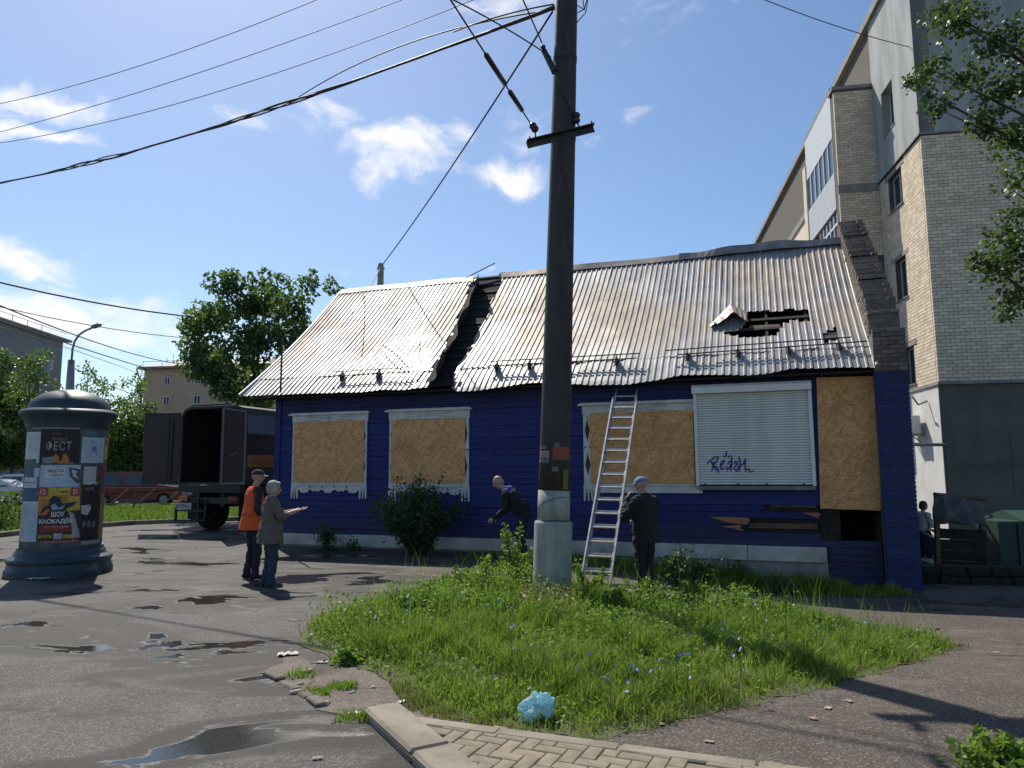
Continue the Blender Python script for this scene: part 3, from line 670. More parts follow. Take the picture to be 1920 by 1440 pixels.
# --- boarded windows with carved casings
XZ = lambda u,v,d: (u,d,v)
def hp(pix, d0, d1, name, mat, parent, bevel=0.):
    mb = MB(); mb.prism([HW(*p) for p in pix], XZ, d0, d1); return mb.build(name, mat, parent, bevel=bevel)
def carved_window(xl, xr, zt, zb, board, apron=True, left=True, right=True):
    """xl,xr outer casing edges (s), zt top of casing, zb bottom of the board; board = (s0,s1,z0,z1)"""
    cw = .17
    wn = MB(); wn.box(xl+.05, xr-.05, -.034, -.006, zb-.12, zt); wn = wn.build('window', M['white_paint'], house)
    q = MB(); q.box(board[0],board[1],-.075,-.062,board[2],board[3]); q.build('osb_board', M['osb'], wn)
    hb_ = MB(); hb_.box(xl-.02, xr+.02, -.060, -.0345, zt-.17, zt-.002); hb_.build('head_board', M['white_paint'], wn)
    q = MB(); q.box(xl-.10, xr+(.07 if right else .0), -.115, -.005, zt+.001, zt+.035); q.box(xl-.06, xr+(.03 if right else 0), -.09, -.005, zt+.036, zt+.06); q.build('cornice', M['white_paint'], wn)
    # carved motifs on the head board
    cx = (xl+xr)/2; zc = zt-.085
    def motif(poly): m = MB(); m.prism(poly, XZ, -.0665, -.0605); m.build('carved_motif', M['motif'], wn)
    motif([(cx-.06,zc),(cx,zc+.06),(cx+.06,zc),(cx,zc-.06)])
    for sg in (-1,1):
        motif([(cx+sg*.12,zc),(cx+sg*.20,zc+.035),(cx+sg*.62,zc+.05),(cx+sg*.62,zc+.035),(cx+sg*.24,zc+.012)])
        motif([(cx+sg*.12,zc-.012),(cx+sg*.22,zc-.014),(cx+sg*.62,zc-.045),(cx+sg*.62,zc-.06),(cx+sg*.20,zc-.04)])
        motif([(cx+sg*.10,zc+.05),(cx+sg*.115,zc+.05),(cx+sg*.085,zc-.05),(cx+sg*.07,zc-.05)])
    for sg, on, x in ((-1,left,xl),(1,right,xr)):
        if not on: continue
        a, b = (x, x+cw) if sg < 0 else (x-cw, x); m = (a+b)/2; zl = zb-.02
        # side casing with its three-pointed fringe
        fr = [(a-.012,zl-.34),(a+.02,zl-.345),(a+.035,zl-.22),(a+.045,zl-.12),(m-.018,zl-.2),(m-.014,zl-.345),(m+.014,zl-.345),(m+.018,zl-.2),(b-.045,zl-.12),(b-.035,zl-.22),(b-.02,zl-.345),(b+.012,zl-.34),(b+.012,zl-.05),(b,zl+.02),(b,zt-.172),(a,zt-.172),(a,zl+.02),(a-.012,zl-.05)]
        q = MB(); q.prism(fr, XZ, -.060, -.035); q.build('casing_board', M['white_paint'], wn)
        H = zt-.17-zb
        for f0, f1 in ((.60,.93),(.10,.43)):
            z0, z1 = zb+H*f0, zb+H*f1; q = MB(); q.prism([(m-.055,(z0+z1)/2),(m,z0),(m+.055,(z0+z1)/2),(m,z1)], XZ, -.0615, -.0602); q.build('diamond_inlay', M['brown_inlay'], wn)
        zc2 = zb+H*.515
        for sx in (-1,1):
            q = MB(); q.prism([(m+sx*.065,zc2+.03),(m+sx*.02,zc2),(m+sx*.065,zc2-.03)], XZ, -.0615,-.0602); q.build('diamond_inlay', M['brown_inlay'], wn)
        q = MB(); q.prism([(m-.06,zl-.10),(m,zl-.15),(m+.06,zl-.10),(m+.06,zl-.085),(m,zl-.13),(m-.06,zl-.085)], XZ, -.0625,-.0602); q.build('carved_motif', M['motif'], wn)
        for sx in (-.035,.035):
            q = MB(); q.prism([(m+sx+.014*math.cos(t),zl-.2+.018*math.sin(t)) for t in np.linspace(0,2*math.pi,9)[:-1]], XZ, -.0618,-.0602); q.build('pierced_hole', M['hole'], wn)
        q = MB(); q.prism([(m-.03,zt-.23),(m,zt-.20),(m+.03,zt-.23),(m,zt-.26)], XZ, -.0665,-.0602); q.build('carved_motif', M['motif'], wn)
    x0, x1 = xl+(cw if left else .0)+.012, xr-(cw if right else 0)-.012
    q = MB(); q.box(x0, x1, -.085, -.035, zb-.055, zb-.02); q.build('sill', M['white_paint'], wn)
    if apron:
        n = 64; pts = []
        for i in range(n+1):
            f = i/n; u = x0+(x1-x0)*f; ph_ = f*5 % 1.0
            dp = .10+.075*abs(math.sin(math.pi*f*5))**1.4*(1 if int(f*5)%2 == 0 else .45)+.03*(abs(math.sin(math.pi*f*10)) > .97)
            pts.append((u, zb-.06-dp))
        q = MB(); q.prism([(x0,zb-.056)]+pts[:]+[(x1,zb-.056)], XZ, -.055, -.035); q.build('apron_board', M['white_paint'], wn)
        for k in range(1,5):
            u = x0+(x1-x0)*k/5; q = MB(); q.prism([(u+.020*math.cos(t),zb-.105+.024*math.sin(t)) for t in np.linspace(0,2*math.pi,9)[:-1]], XZ, -.0565,-.0551); q.build('pierced_hole', M['hole'], wn)
        for k in (.3,.5,.7):
            u = x0+(x1-x0)*k; q = MB(); q.prism([(u-.09,zb-.075),(u-.02,zb-.098),(u+.09,zb-.07),(u+.09,zb-.078),(u-.02,zb-.11),(u-.09,zb-.085)], XZ, -.0572,-.0551); q.build('carved_motif', M['motif'], wn)
    else:
        q = MB(); q.box(x0-.02, x1+.12, -.06, -.03, zb-.20, zb-.058); q.build('apron_board', M['white_paint'], wn)
    return wn
M['motif'] = pm('carved_motif_paint', (.42,.41,.39), (.34,.33,.31), 6, .7)
M['hole'] = pm('pierced_shadow_blue', (.012,.015,.10), (.01,.012,.08), 6, .8)
for (x0,x1,yt,yb,bx) in ((553,691,778,905,(556,684,791,903)),(733,881,771,908,(737,874,787,905))):
    s0, zt = HW(x0,yt); s1, _ = HW(x1,yt-2); _, zb = HW((x0+x1)/2, yb); 
    ba = HW(bx[0],bx[2]); bb = HW(bx[1],bx[3]); 
    carved_window(s0, s1, zt-.03, zb, (ba[0],bb[0],bb[1],HW((bx[0]+bx[1])/2,bx[2]-1)[1]))
s0, zt = HW(1094,760); s1, _ = HW(1302,755); _, zb = HW(1200,905); ba = HW(1107,776); bb = HW(1306,903)
carved_window(s0, s1-.01, zt-.02, zb, (ba[0],bb[0]-.02,zb-.01,HW(1200,772)[1]), apron=False, right=False)
# --- roller shutter
M['shutter'] = pm('shutter_white', (.76,.76,.73), (.68,.68,.66), 5, .42, .0, rand=.06)
M['sill_grey'] = pm('sill_grey', (.20,.21,.22), (.13,.14,.15), 5, .5, .4)
a = HW(1300,724); b = HW(1521,718); c = HW(1530,908); zt = a[1]; zb = c[1]-.01; s0 = a[0]; s1 = c[0]
sh = MB(); sh.box(s0+.02,s1-.02,-.08,-.034,zb,zt-.02); sh = sh.build('roller_shutter', M['motif'], house)
q = MB(); q.prism([(-.036,zt-.17),(-.22,zt-.17),(-.22,zt-.05),(-.17,zt),(-.036,zt)], lambda u,v,d: (d,u,v), s0-.02, s1); q.build('shutter_box', M['shutter'], sh)
for x in (s0, s1-.065): q = MB(); q.box(x,x+.065,-.155,-.034,zb-.02,zt-.171); q.build('guide_rail', M['shutter'], sh, bevel=.004)
n = 36; H = (zt-.172-zb)/n; q = MB(); m = 5
pr = [(-.082,H*.06)]+[(-.084-.018*math.sin(math.pi*k/m)**.6, H*(.07+.82*k/m)) for k in range(m+1)]+[(-.082,H*.90)]
V = [(x,y,z) for x in (s0+.066,s1-.066) for y,z in pr]; k = len(pr); q.add(V, [(i,i+1,k+i+1,k+i) for i in range(k-1)]); so = q.build('slat', M['shutter'], sh, norm=False); so.location = (0,0,zb)
for i in range(1,n): link('slat', so.data, sh, (0,random.uniform(-.001,.001),zb+i*H))
q = MB(); q.box(s0+.03,s1-.02,-.17,-.034,zb-.09,zb-.022); q.build('shutter_sill', M['sill_grey'], sh)
for f in (.08,.36,.6,.9): q = MB(); q.box(s0+f*(s1-s0)-.02,s0+f*(s1-s0)+.02,-.115,-.09,zb+.004,zb+.03); q.build('latch', M['dark_metal'], sh)
# graffiti: sprayed strokes
M['spray'] = pm('violet_spray', (.055,.035,.19), (.085,.06,.26), 12, .7)
def stroke(pts, wd=.028):
    P2 = []
    pts = [HW(1260+x/3.13, 660+y/3.13, -.10) for x,y in pts]
    for i in range(len(pts)-1):
        for f in np.linspace(0,1,5)[:-1]: P2.append((pts[i][0]*(1-f)+pts[i+1][0]*f, pts[i][1]*(1-f)+pts[i+1][1]*f))
    P2.append(pts[-1]); V = []; F = []
    for i,p in enumerate(P2):
        a, b = P2[max(0,i-1)], P2[min(len(P2)-1,i+1)]; d = Vector((b[0]-a[0], b[1]-a[1])); d = d.normalized() if d.length else Vector((1,0)); nn = Vector((-d.y,d.x))*wd/2*(1 if 0<i<len(P2)-1 else .5)
        V += [(p[0]+nn.x,-.1045,p[1]+nn.y),(p[0]-nn.x,-.1045,p[1]-nn.y)]
    F = [(2*i,2*i+2,2*i+3,2*i+1) for i in range(len(P2)-1)]; return V, F
gr = MB()
for st in ([(205,655),(222,640),(258,612),(272,618),(262,645),(240,662),(268,680),(275,710)],[(245,640),(240,680),(232,700)],[(225,640),(245,665),(262,700)],[(285,672),(300,655),(310,640),(300,635),(285,655),(288,690),(310,680)],
           [(325,660),(340,640),(352,645),(340,675),(325,695),(320,670)],[(352,612),(350,660),(345,705)],[(362,660),(378,640),(385,655),(365,680),(378,700),(395,670)],[(392,612),(400,650),(395,705)],[(398,670),(420,655),(432,625)],[(432,625),(428,670),(436,705)],[(436,690),(450,685),(460,705),(483,695)],
           [(318,620),(318,600),(320,580)],[(310,620),(300,605)],[(328,620),(345,605)]):
    v_, f_ = stroke(st); gr.add(v_, f_)
o = gr.build('graffiti', M['spray'], sh, norm=False); o['kind'] = 'stuff'; o['label'] = 'violet sprayed graffiti tag'
# --- tall chipboard over the doorway, hanging down from the eaves
ta = HW(1531,700); tb = HW(1540,955); tc_ = HW(1654,957)
q = MB(); q.prism([(tb[0]-.02,tb[1]+.02),(tc_[0]-.03,HW(1648,957)[1]+.0),(HW(1645,690)[0],3.40),(HW(1531,700)[0]-.01,3.42)], XZ, -.065, -.05); o = q.build('osb_sheet', M['osb'], house); o['label'] = 'tall chipboard sheet over the doorway'
# --- brick fire wall at the right end, stepped along the roof
M['oldbrick'] = pm('old_brick', (.205,.165,.135), (.12,.10,.088), 7, .95, bump=.7, bscale=30, rand=.5)
M['mortar'] = pm('old_mortar', (.17,.155,.135), (.11,.10,.09), 7, .95, bump=.6, bscale=30)
fx0, fx1 = 12.97, 13.50
def ftop(t): return np.interp(t, [-.40,-.05,.02,.4,RT+.1,RT+.5], [4.22,4.28,4.55,5.0,7.62,7.7])
fw = MB(); T = [-.38,-.0,.03]+[i*.25 for i in range(1,17)]+[4.3]
for a, b in zip(T[:-1], T[1:]): fw.box(fx0+.012, fx1-.012, a, b, -.7, float(ftop((a+b)/2))-.09)
fw.box(fx0+.012, fx1-.012, 4.3, 7.7, -.3, 4.0)
fw = fw.build('fire_wall', M['mortar'], house)
cm = {}
def brick_at(par, mat, L, Wd, Hh, loc, rz=0., nm='brick'):
    key = (round(L,3),round(Wd,3),round(Hh,3),mat.name)
    if key not in cm:
        mb = MB(); mb.box(0,L,0,Wd,0,Hh); o = mb.build(nm, mat, par, bevel=.004); cm[key] = o.data; o.location = loc; o.rotation_euler = (0,0,rz); return o
    return link(nm, cm[key], par, loc, rz)
nb = 0
for k in range(64):                               # front end, course by course
    z = -.55+k*.077
    if z > 4.20: break
    mat = M['blue_brick'] if z < 3.45 else M['oldbrick']
    xs = [(0,.25),(.26,.53)] if k%2 else [(0,.12),(.13,.39),(.40,.53)]
    for a, b in xs:
        brick_at(fw, mat, b-a, .12, .066, (fx0+a, -.40+random.uniform(-.006,.006), z)); nb += 1
for j, t0 in enumerate(np.arange(0, 4.2, .26)):   # stepped top above the roof
    zt_ = float(ftop(t0+.13)); zr_ = EZ+(t0+OH)*math.tan(AL)
    k0 = int(math.floor(zt_/.077))
    for k in range(6):
        z = (k0-k)*.077-.06
        if z < zr_-.1: break
        off = .13 if (k0-k)%2 else 0
        brick_at(fw, M['oldbrick'], .12, .25, .066, (fx0-random.uniform(-.004,.008), t0+off*.5+random.uniform(-.01,.01), z+random.uniform(-.004,.004)))
        if k < 3: brick_at(fw, M['oldbrick'], .25, .25, .066, (fx0+.13, t0+off*.5+random.uniform(-.02,.02), z+random.uniform(-.006,.006))); brick_at(fw, M['oldbrick'], .12, .25, .066, (fx0+.40+random.uniform(-.01,.015), t0+off*.5+random.uniform(-.02,.02), z+random.uniform(-.006,.006)))

# ================================================================== UTILITY POLE
def polemat():
    t = NT('tarred_pole'); c = t.coord(); col = t.mix(t.ramp(t.noise(5,7,.65,t.map(c,(2,2,.35))), .35,.7), (.030,.026,.024), (.062,.052,.047))
    t.bump(t.noise(26,6,.7,t.map(c,(1,1,.5))), .9, .012); return t.fin(col, .62, 0, .4)
M['pole'] = polemat()
def limewash():
    t = NT('limewashed_concrete'); c = t.coord(); col = t.mix(t.ramp(t.noise(4,7,.65,t.map(c,(1.5,1.5,.3))), .3,.7), (.40,.40,.37), (.24,.245,.225))
    col = t.mix(t.ramp(t.noise(9,7,.7,t.map(c,(2,2,.5))), .62,.70), col, (.13,.12,.11)); t.bump(t.noise(24,6,.7), .8, .01); return t.fin(col, .9)
M['limewash'] = limewash()
pb = G(1034,1122); PY = pb.y; ptop = P(1064,-60,PY+.05)
pole = thing('utility_pole', 'tall dark utility pole with whitewashed concrete base in the grass island', 'utility pole', pb)
axis = (ptop-pb); pl = axis.length; axis.normalize()
def pole_r(z): return float(np.interp(z, [0,1.32,9.5], [.235,.222,.158]))
def lp(z): return axis*z
zs1 = (P(1034,978,PY)-pb).z; zs2 = (P(1034,922,PY)-pb).z
soc = MB(); soc.tube([lp(-.3),lp(.02),lp(zs1-.03),lp(zs1),lp(zs1+.015)], [.262,.262,.262,.255,.225], 36); soc.build('concrete_socket', M['limewash'], pole, smooth=True)
soc = MB(); soc.tube([lp(zs1+.005),lp(zs2+.02)], [.226,.222], 36); soc.build('whitewashed_band', M['limewash'], pole, smooth=True)
sh_ = MB(); sh_.tube([lp(zs2+.0+.6*k) for k in range(15)], [pole_r(zs2+.6*k)-.001 for k in range(15)], 36); sh_.build('shaft', M['pole'], pole, smooth=True)
rg = MB(); rg.tube([lp(zs1+.02)+Vector((.231*math.cos(t),.231*math.sin(t),.006*math.sin(3*t))) for t in np.linspace(0,2*math.pi,40)], .006, 5); rg.build('wire_tie', M['dark_metal'], pole)
rg = MB(); rg.tube([lp(zs1+.24)+Vector((.224*math.cos(t),.224*math.sin(t),-.10*math.sin(t-.6))) for t in np.linspace(2.6,6.6,40)], .004, 5); rg.build('wire_tie', M['dark_metal'], pole)
def on_pole(px, py, extra=.003):
    """angle and height on the pole for a pixel of the front side"""
    d = px_dir(px,py); o = Vector((0,0,CH)); k = PY/d.y
    for _ in range(8):
        p = o+d*k-pb; z = p.z; c = lp(z/axis.z); r = pole_r(z)+extra; dx = p.x-c.x
        dx = max(-r*.97, min(r*.97, dx)); yy = -math.sqrt(r*r-dx*dx); k = (pb.y+c.y+yy)/d.y
    return math.atan2(yy, dx), z
def pole_patch(x0,x1,y0,y1,mat,name,ex=.003, n=8, parent=None):
    a0,zt = on_pole(x0,y0); a1,_ = on_pole(x1,y0); _,zb = on_pole((x0+x1)/2,y1); V = []
    for i in range(n+1):
        an = a0+(a1-a0)*i/n
        for z in (zb,zt): r = pole_r(z)+ex; c = lp(z/axis.z); V.append((c.x+r*math.cos(an), c.y+r*math.sin(an), z))
    mb = MB(); mb.add(V, [(2*i,2*i+2,2*i+3,2*i+1) for i in range(n)]); return mb.build(name, mat, parent or pole, smooth=True, norm=False)
def pole_text(body, x0, x1, y0, y1, mat, name, parent=None, ex=.006, bold=.0, vert=False):
    V, F, tw, th = text_geo(body, 1, bold); a0,zt = on_pole(x0,y0); a1,_ = on_pole(x1,y0); _,zb = on_pole((x0+x1)/2,y1); W = []
    for u,v in V:
        f, g = u/tw, v/th
        if vert: f, g = 1-g, f
        an = a0+(a1-a0)*f; z = zb+(zt-zb)*g; r = pole_r(z)+ex; c = lp(z/axis.z); W.append((c.x+r*math.cos(an), c.y+r*math.sin(an), z))
    mb = MB(); mb.add(W,F); return mb.build(name, mat, parent or pole, norm=False)
def flat(name, c, rough=.75, rand=0): return pm(name, c, tuple(x*.85 for x in c), 14, rough)
M['paper_white'] = flat('paper_white', (.58,.58,.56)); M['paper_pink'] = flat('paper_pink', (.36,.20,.24)); M['paper_red'] = flat('paper_red', (.30,.07,.04)); M['ink_black'] = flat('ink_black', (.02,.02,.022)); M['old_glue'] = flat('old_glue', (.16,.14,.09)); M['moss'] = flat('yellow_moss', (.14,.13,.03))
st = pole_patch(1005,1031,836,882,M['ink_black'],'sticker'); pole_patch(1007,1030,845,858,M['paper_pink'],'sticker_panel',.0045,parent=st); pole_text('081-81-23',1006,1029,860,867,M['paper_white'],'printed_number',st); pole_text('РЕМОНТ',1007,1026,837,842,M['paper_white'],'printed_text',st)
pole_patch(1037,1067,838,862,M['paper_red'],'sticker'); pole_patch(1040,1050,830,838,M['old_glue'],'torn_paper')
st = pole_patch(1003,1013,871,900,M['ink_black'],'sticker'); pole_text('3-74-52',1004,1012,873,898,M['paper_white'],'printed_number',st,vert=True)
pole_patch(1056,1066,880,918,M['moss'],'torn_paper'); pole_patch(1035,1047,875,884,M['old_glue'],'torn_paper')
# cross-arm with insulators
M['insulator'] = pm('insulator', (.03,.025,.03), (.05,.04,.045), 8, .3)
def insul(mb, p, d, k=2, r=.055):
    d = Vector(d).normalized(); p = Vector(p)
    for i in range(k): q = p+d*i*r*1.5; mb.tube([q-d*r*.75,q-d*r*.6,q-d*r*.2,q+d*r*.25,q+d*r*.6,q+d*r*.75], [r*.4,r*.75,r,r,r*.75,r*.4], 12)
ca_ = P(988,264,PY-.20)-pb; cb_ = P(1114,233,PY-.12)-pb; ud = (cb_-ca_).normalized()
arm = MB(); arm.bar(ca_, cb_, .10, .012); arm.bar(ca_+Vector((0,.04,-.05)), cb_+Vector((0,.04,-.05)), .012, .10); arm = arm.build('cross_arm', M['dark_metal'], pole)
for f in (.04,.96):
    q = MB(); c = ca_.lerp(cb_,f); q.tube([c+Vector((0,-.01,-.02)),c+Vector((0,-.01,.05))], .012, 6); q.build('bolt', M['dark_metal'], arm)
bd = MB(); zc = (ca_.z+cb_.z)/2; bd.tube([lp(zc-.03),lp(zc+.05)], [pole_r(zc)+.006]*2, 36); bd.build('clamp_band', M['dark_metal'], pole)
ins1 = P(1003,242,PY-.2)-pb; q = MB(); insul(q, ins1, P(940,140,PY-1.4)-P(1003,242,PY-.2)); q.tube([ins1, ca_.lerp(cb_,.13)], .012, 6); q.build('insulator', M['insulator'], pole, smooth=True)
q = MB(); i2 = P(1081,226,PY-.1)-pb; insul(q, i2, (0,.05,1)); q.tube([i2, ca_.lerp(cb_,.78)], .012, 6); q.build('insulator', M['insulator'], pole, smooth=True)
hk = MB(); h0 = P(1020,95,PY-.05)-pb; h1 = P(1040,135,PY-.16)-pb; h2 = P(1076,210,PY-.19)-pb; hk.tube([h0,h1], [.045,.05], 8); hk.tube([h1,h2], [.022,.016], 6); hk.tube([h0+Vector((0,0,.02)), h0+Vector((.1,.1,-.06))], .02, 6); hk = hk.build('bracket', M['dark_metal'], pole)
q = MB(); insul(q, P(1018,88,PY-.1)-pb, (-.3,-.4,1), 1, .04); q.build('insulator', M['insulator'], pole, smooth=True)
bd = MB(); zc = (P(1060,108,PY)-pb).z; bd.tube([lp(zc-.04),lp(zc+.04)], [pole_r(zc)+.005]*2, 36); bd.build('clamp_band', M['dark_metal'], pole)
lo = MB()
for (a,b,s) in (((1083,10),(1092,22),.06),((1083,24),(1094,2),.10),((1082,42),(1096,-6),.12)):
    A = P(*a,PY)-pb; B = P(*b,PY)-pb; lo.tube([A, A.lerp(B,.4)+Vector((s*.7,0,-.01)), B+Vector((s*.5,0,.02)), B+Vector((.0,0,.3))], .008, 5)
lo.build('cable_loop', M['dark_metal'], pole)

# ================================================================== CABLES
M['cable'] = pm('cable', (.022,.022,.024), (.035,.035,.037), 9, .6)
def cable(a, b, sag, r, name, label, n=32, strands=1, twist=0., group=None, wob=.0):
    a, b = Vector(a), Vector(b); mb = MB(); ph = random.uniform(0,6)
    pts = [a.lerp(b,t)+Vector((0,0,-4*sag*t*(1-t))) for t in np.linspace(0,1,n+1)]
    if strands == 1: mb.tube(pts, r, 6)
    else:
        for s in range(strands):
            P3 = []
            for i,p in enumerate(pts):
                f = i/n; am = twist*(.5+.5*math.sin(f*21+ph))*(.4+.6*math.sin(f*math.pi)); an = s*2*math.pi/strands+f*38
                P3.append(p+Vector((0, math.sin(an)*am*.6, math.cos(an)*am-am*(.8 if s == 0 and math.sin(f*17) > .3 else 0))))
            mb.tube(P3, r*(1.25 if s == 1 else .85), 6)
    o = mb.build(name, M['cable'], smooth=True); return tag(o, label, 'cable', group)
def arc(p0, pm_, p1, dep0, dep1):
    """span whose picture passes through pm_: returns ends and the sag that does so"""
    A, B = P(*p0,dep0), P(*p1,dep1); best = None
    for t in np.linspace(.05,.95,91):
        q = A.lerp(B,t); d = px_dir(*pm_); k = q.y/d.y; r = Vector((0,0,CH))+d*k; e = abs(r.x-q.x)
        if best is None or e < best[0]: best = (e, t, q.z-r.z)
    return A, B, best[2]/(4*best[1]*(1-best[1]))
A,B,s = arc((1040,13),(560,186),(-120,362),PY-.1,23); cable(A,B,s,.017,'overhead_cable','thick twisted bundle of black cables sweeping left from the pole',90,3,.05)
A,B,s = arc((1040,18),(860,52),(560,182),PY-.1,15.5); cable(A,B,s,.012,'overhead_cable','slack thin cable just under the thick bundle near the pole',30)
A,B,s = arc((-60,206),(300,110),(640,-20),34,24); cable(A,B,s,.014,'overhead_wire','topmost thin wire crossing the left sky',24)
A,B,s = arc((-60,262),(380,133),(830,-30),34,22); cable(A,B,s,.014,'overhead_wire','middle one of three thin wires crossing the left sky',24)
A,B,s = arc((-60,276),(450,160),(960,-30),34,21); cable(A,B,s,.014,'overhead_wire','lowest of three thin wires crossing the left sky',24)
A,B = P(1036,22,PY-.1), P(716,498,24); cable(A,B,.12,.017,'service_cable','dark cable slanting from the pole down to the post behind the ridge',30)
A,B = P(712,505,24), P(660,590,18.6); cable(A,B,.05,.014,'service_cable','short cable slanting from the post behind the ridge across the roof edge',12)
A = P(1000,240,PY-.2); B = P(832,-20,PY-3.2); c1 = cable(A,B,.0,.011,'stay_wire','stay wire with long insulators rising left from the cross arm',8)
for f0,f1 in ((.16,.34),(.38,.62)):
    q = MB(); a_, b_ = A.lerp(B,f0), A.lerp(B,f1); q.tube([a_,a_.lerp(b_,.06),a_.lerp(b_,.94),b_], [.015,.034,.034,.015], 8); q.build('strain_insulator', M['insulator'], c1, smooth=True)
A = P(1016,80,PY-.1); B = P(972,-20,PY-1.4); cable(A,B,0,.011,'stay_wire','short stay wire rising from the bracket beside the pole top',6)
A,B,s = arc((1020,98),(925,40),(820,-15),PY-.1,PY-1.6); cable(A,B,s,.010,'drop_wire','wavy wire running up left from the pole bracket',20)
A,B,s = arc((1038,8),(985,18),(850,60),PY-.1,PY+1.0); cable(A,B,s,.012,'drop_wire','cable splice joining the bundle beside the pole top',14)
A,B = P(1400,-14,17), P(1722,92,21); cable(A,B,.12,.012,'overhead_wire','thin wire running to the grey rendered corner of the apartment block',20)
for (p0,pm_,p1,d0,d1,r,lb) in (((-40,520),(180,568),(360,594),26,34,.035,'thick cable low in the left sky running to the big tree'),((-40,556),(140,627),(350,684),26,60,.028,'wire slanting across the left sky towards the beige building roof'),((-40,566),(180,612),(380,636),26,36,.018,'thin wire passing just behind the street lamp head'),
                            ((-40,588),(140,648),(320,704),26,58,.028,'lower wire slanting to the beige building'),((-20,607),(120,650),(270,705),28,60,.016,'thin faint wire below the slanting wires at left'),((138,690),(220,728),(330,760),31,60,.02,'wire from the street lamp mast down towards the beige building')):
    A,B,s = arc(p0,pm_,p1,d0,d1); cable(A,B,s,r,'overhead_wire',lb,20)

# ================================================================== LADDER
M['alu'] = pm('aluminium', (.60,.58,.54), (.46,.44,.41), 7, .38, .85)
la = G(1091,1092); lb_ = G(1141,1104); e_s, e_z = HW(1153,735,-OH-.03); tl = HO+HU*HW(1152,735,-.5)[0]+HN*(-.5)+Vector((0,0,HW(1152,735,-.5)[1])); tr = HO+HU*HW(1195,735,-.5)[0]+HN*(-.5)+Vector((0,0,HW(1195,735,-.5)[1]))
base = (la+lb_)/2; across = (tr-tl).normalized(); wd = .40
mid_t = (tl+tr)/2; up = (mid_t-base); LL = up.length+.12; up.normalize(); across = (across-up*across.dot(up)).normalized(); nrm = up.cross(across).normalized()
lad = thing('ladder', 'aluminium extension ladder leaning against the eaves of the blue house', 'ladder', base)
if nrm.y > 0: nrm = -nrm
for lay,(o,l0,l1,w2) in enumerate(((0.,0.,LL-.28,wd/2+.03),(-.055,.12,LL,wd/2))):
    for sg in (-1,1):
        q = MB(); a_ = across*sg*w2-nrm*(-o); q.bar(a_+up*l0, a_+up*l1, .026, .062, up=nrm); q.build('rail', M['alu'], lad)
    k = .25+.09*lay
    while k < l1-.05:
        q = MB(); q.bar(-across*(w2-.013)+nrm*o+up*k, across*(w2-.013)+nrm*o+up*k, .032, .026, up=nrm); q.build('rung', M['alu'], lad, bevel=.004); k += .288
slab = MB(); p = G(1160,1113); slab.box(-.42,.42,-.12,.12,-.02,.05); tag(slab.build('concrete_slab', M['concrete'], None, p, R_(-14), bevel=.01), 'pale narrow concrete slab lying under the foot of the ladder', 'slab')

# ================================================================== ADVERTISING COLUMN
def kioskmat():
    t = NT('column_paint'); c = t.coord(); col = t.mix(t.ramp(t.noise(3,6,.6),.35,.7), (.020,.040,.054), (.038,.064,.080)); col = t.mix(t.ramp(t.noise(1.6,7,.65),.60,.72), col, (.15,.14,.12))
    t.bump(t.noise(20,5), .15, .006); return t.fin(col, .5, 0, .4)
M['column'] = kioskmat()
KY = 13.05; KX = -7.95; kio = thing('advertising_column', 'round dark teal advertising column plastered with posters, domed top', 'advertising column', (KX,KY,float(gz(KX,KY))))
KR = .625
def lat(prof, name, mat=None, n=56, smooth=True, par=None):
    mb = MB(); mb.lathe([(r_*(.8866 if abs(r_-KR) > 1e-6 else 1), z_) for r_,z_ in prof], n); o = mb.build(name, mat or M['column'], par or kio, smooth=False)
    if smooth:
        o.data.polygons.foreach_set('use_smooth', [True]*len(o.data.polygons)); 
        o.data.set_sharp_from_angle(angle=R_(35))
    return o
lat([(.0,.0),(.93,.0),(.93,.09),(.90,.12),(.885,.20),(.905,.235),(.915,.26),(.90,.29),(.84,.315),(.80,.335),(.79,.36),(.775,.40),(.745,.42),(.74,.47),(.60,.47)], 'base')
lat([(.6,.46),(KR,.46),(KR,2.52),(.6,2.52)], 'drum', pm('drum_paper_residue', (.06,.075,.085), (.13,.125,.115), 5, .85))
lat([(.60,2.515),(.735,2.515),(.745,2.56),(.76,2.64),(.80,2.70),(.85,2.735),(.868,2.76),(.868,2.80),(.83,2.835),(.76,2.85),(.60,2.852)], 'cornice')
lat([(.735,2.848)]+[(.735*math.cos(a),2.85+.37*math.sin(a)) for a in np.linspace(.03,math.pi/2-.001,14)], 'dome')
ko = Vector((KX,KY,float(gz(KX,KY))))
def on_k(px, py, ex):
    d = px_dir(px,py); o = Vector((0,0,CH))-ko; r = KR+ex; a = d.x**2+d.y**2; b = 2*(o.x*d.x+o.y*d.y); c = o.x**2+o.y**2-r*r; D = b*b-4*a*c
    if D < 0: D = 0
    k = (-b-math.sqrt(D))/(2*a); p = o+d*k; return math.atan2(p.y,p.x), p.z
def kpatch(x0,x1,y0,y1,mat,name='poster',ex=.004,par=None,skew=0.,n=10):
    a0,zt = on_k(x0,(y0+y1)/2,ex); a1,_ = on_k(x1,(y0+y1)/2,ex); zt = on_k((x0+x1)/2,y0,ex)[1]; zb = on_k((x0+x1)/2,y1,ex)[1]; V = []
    for i in range(n+1):
        an = a0+(a1-a0)*i/n; 
        for z in (zb,zt): r = KR+ex+random.uniform(0,.0012); V.append((r*math.cos(an+skew*(z-zb)), r*math.sin(an+skew*(z-zb)), z))
    mb = MB(); mb.add(V,[(2*i,2*i+2,2*i+3,2*i+1) for i in range(n)]); return mb.build(name, mat, par or kio, norm=False)
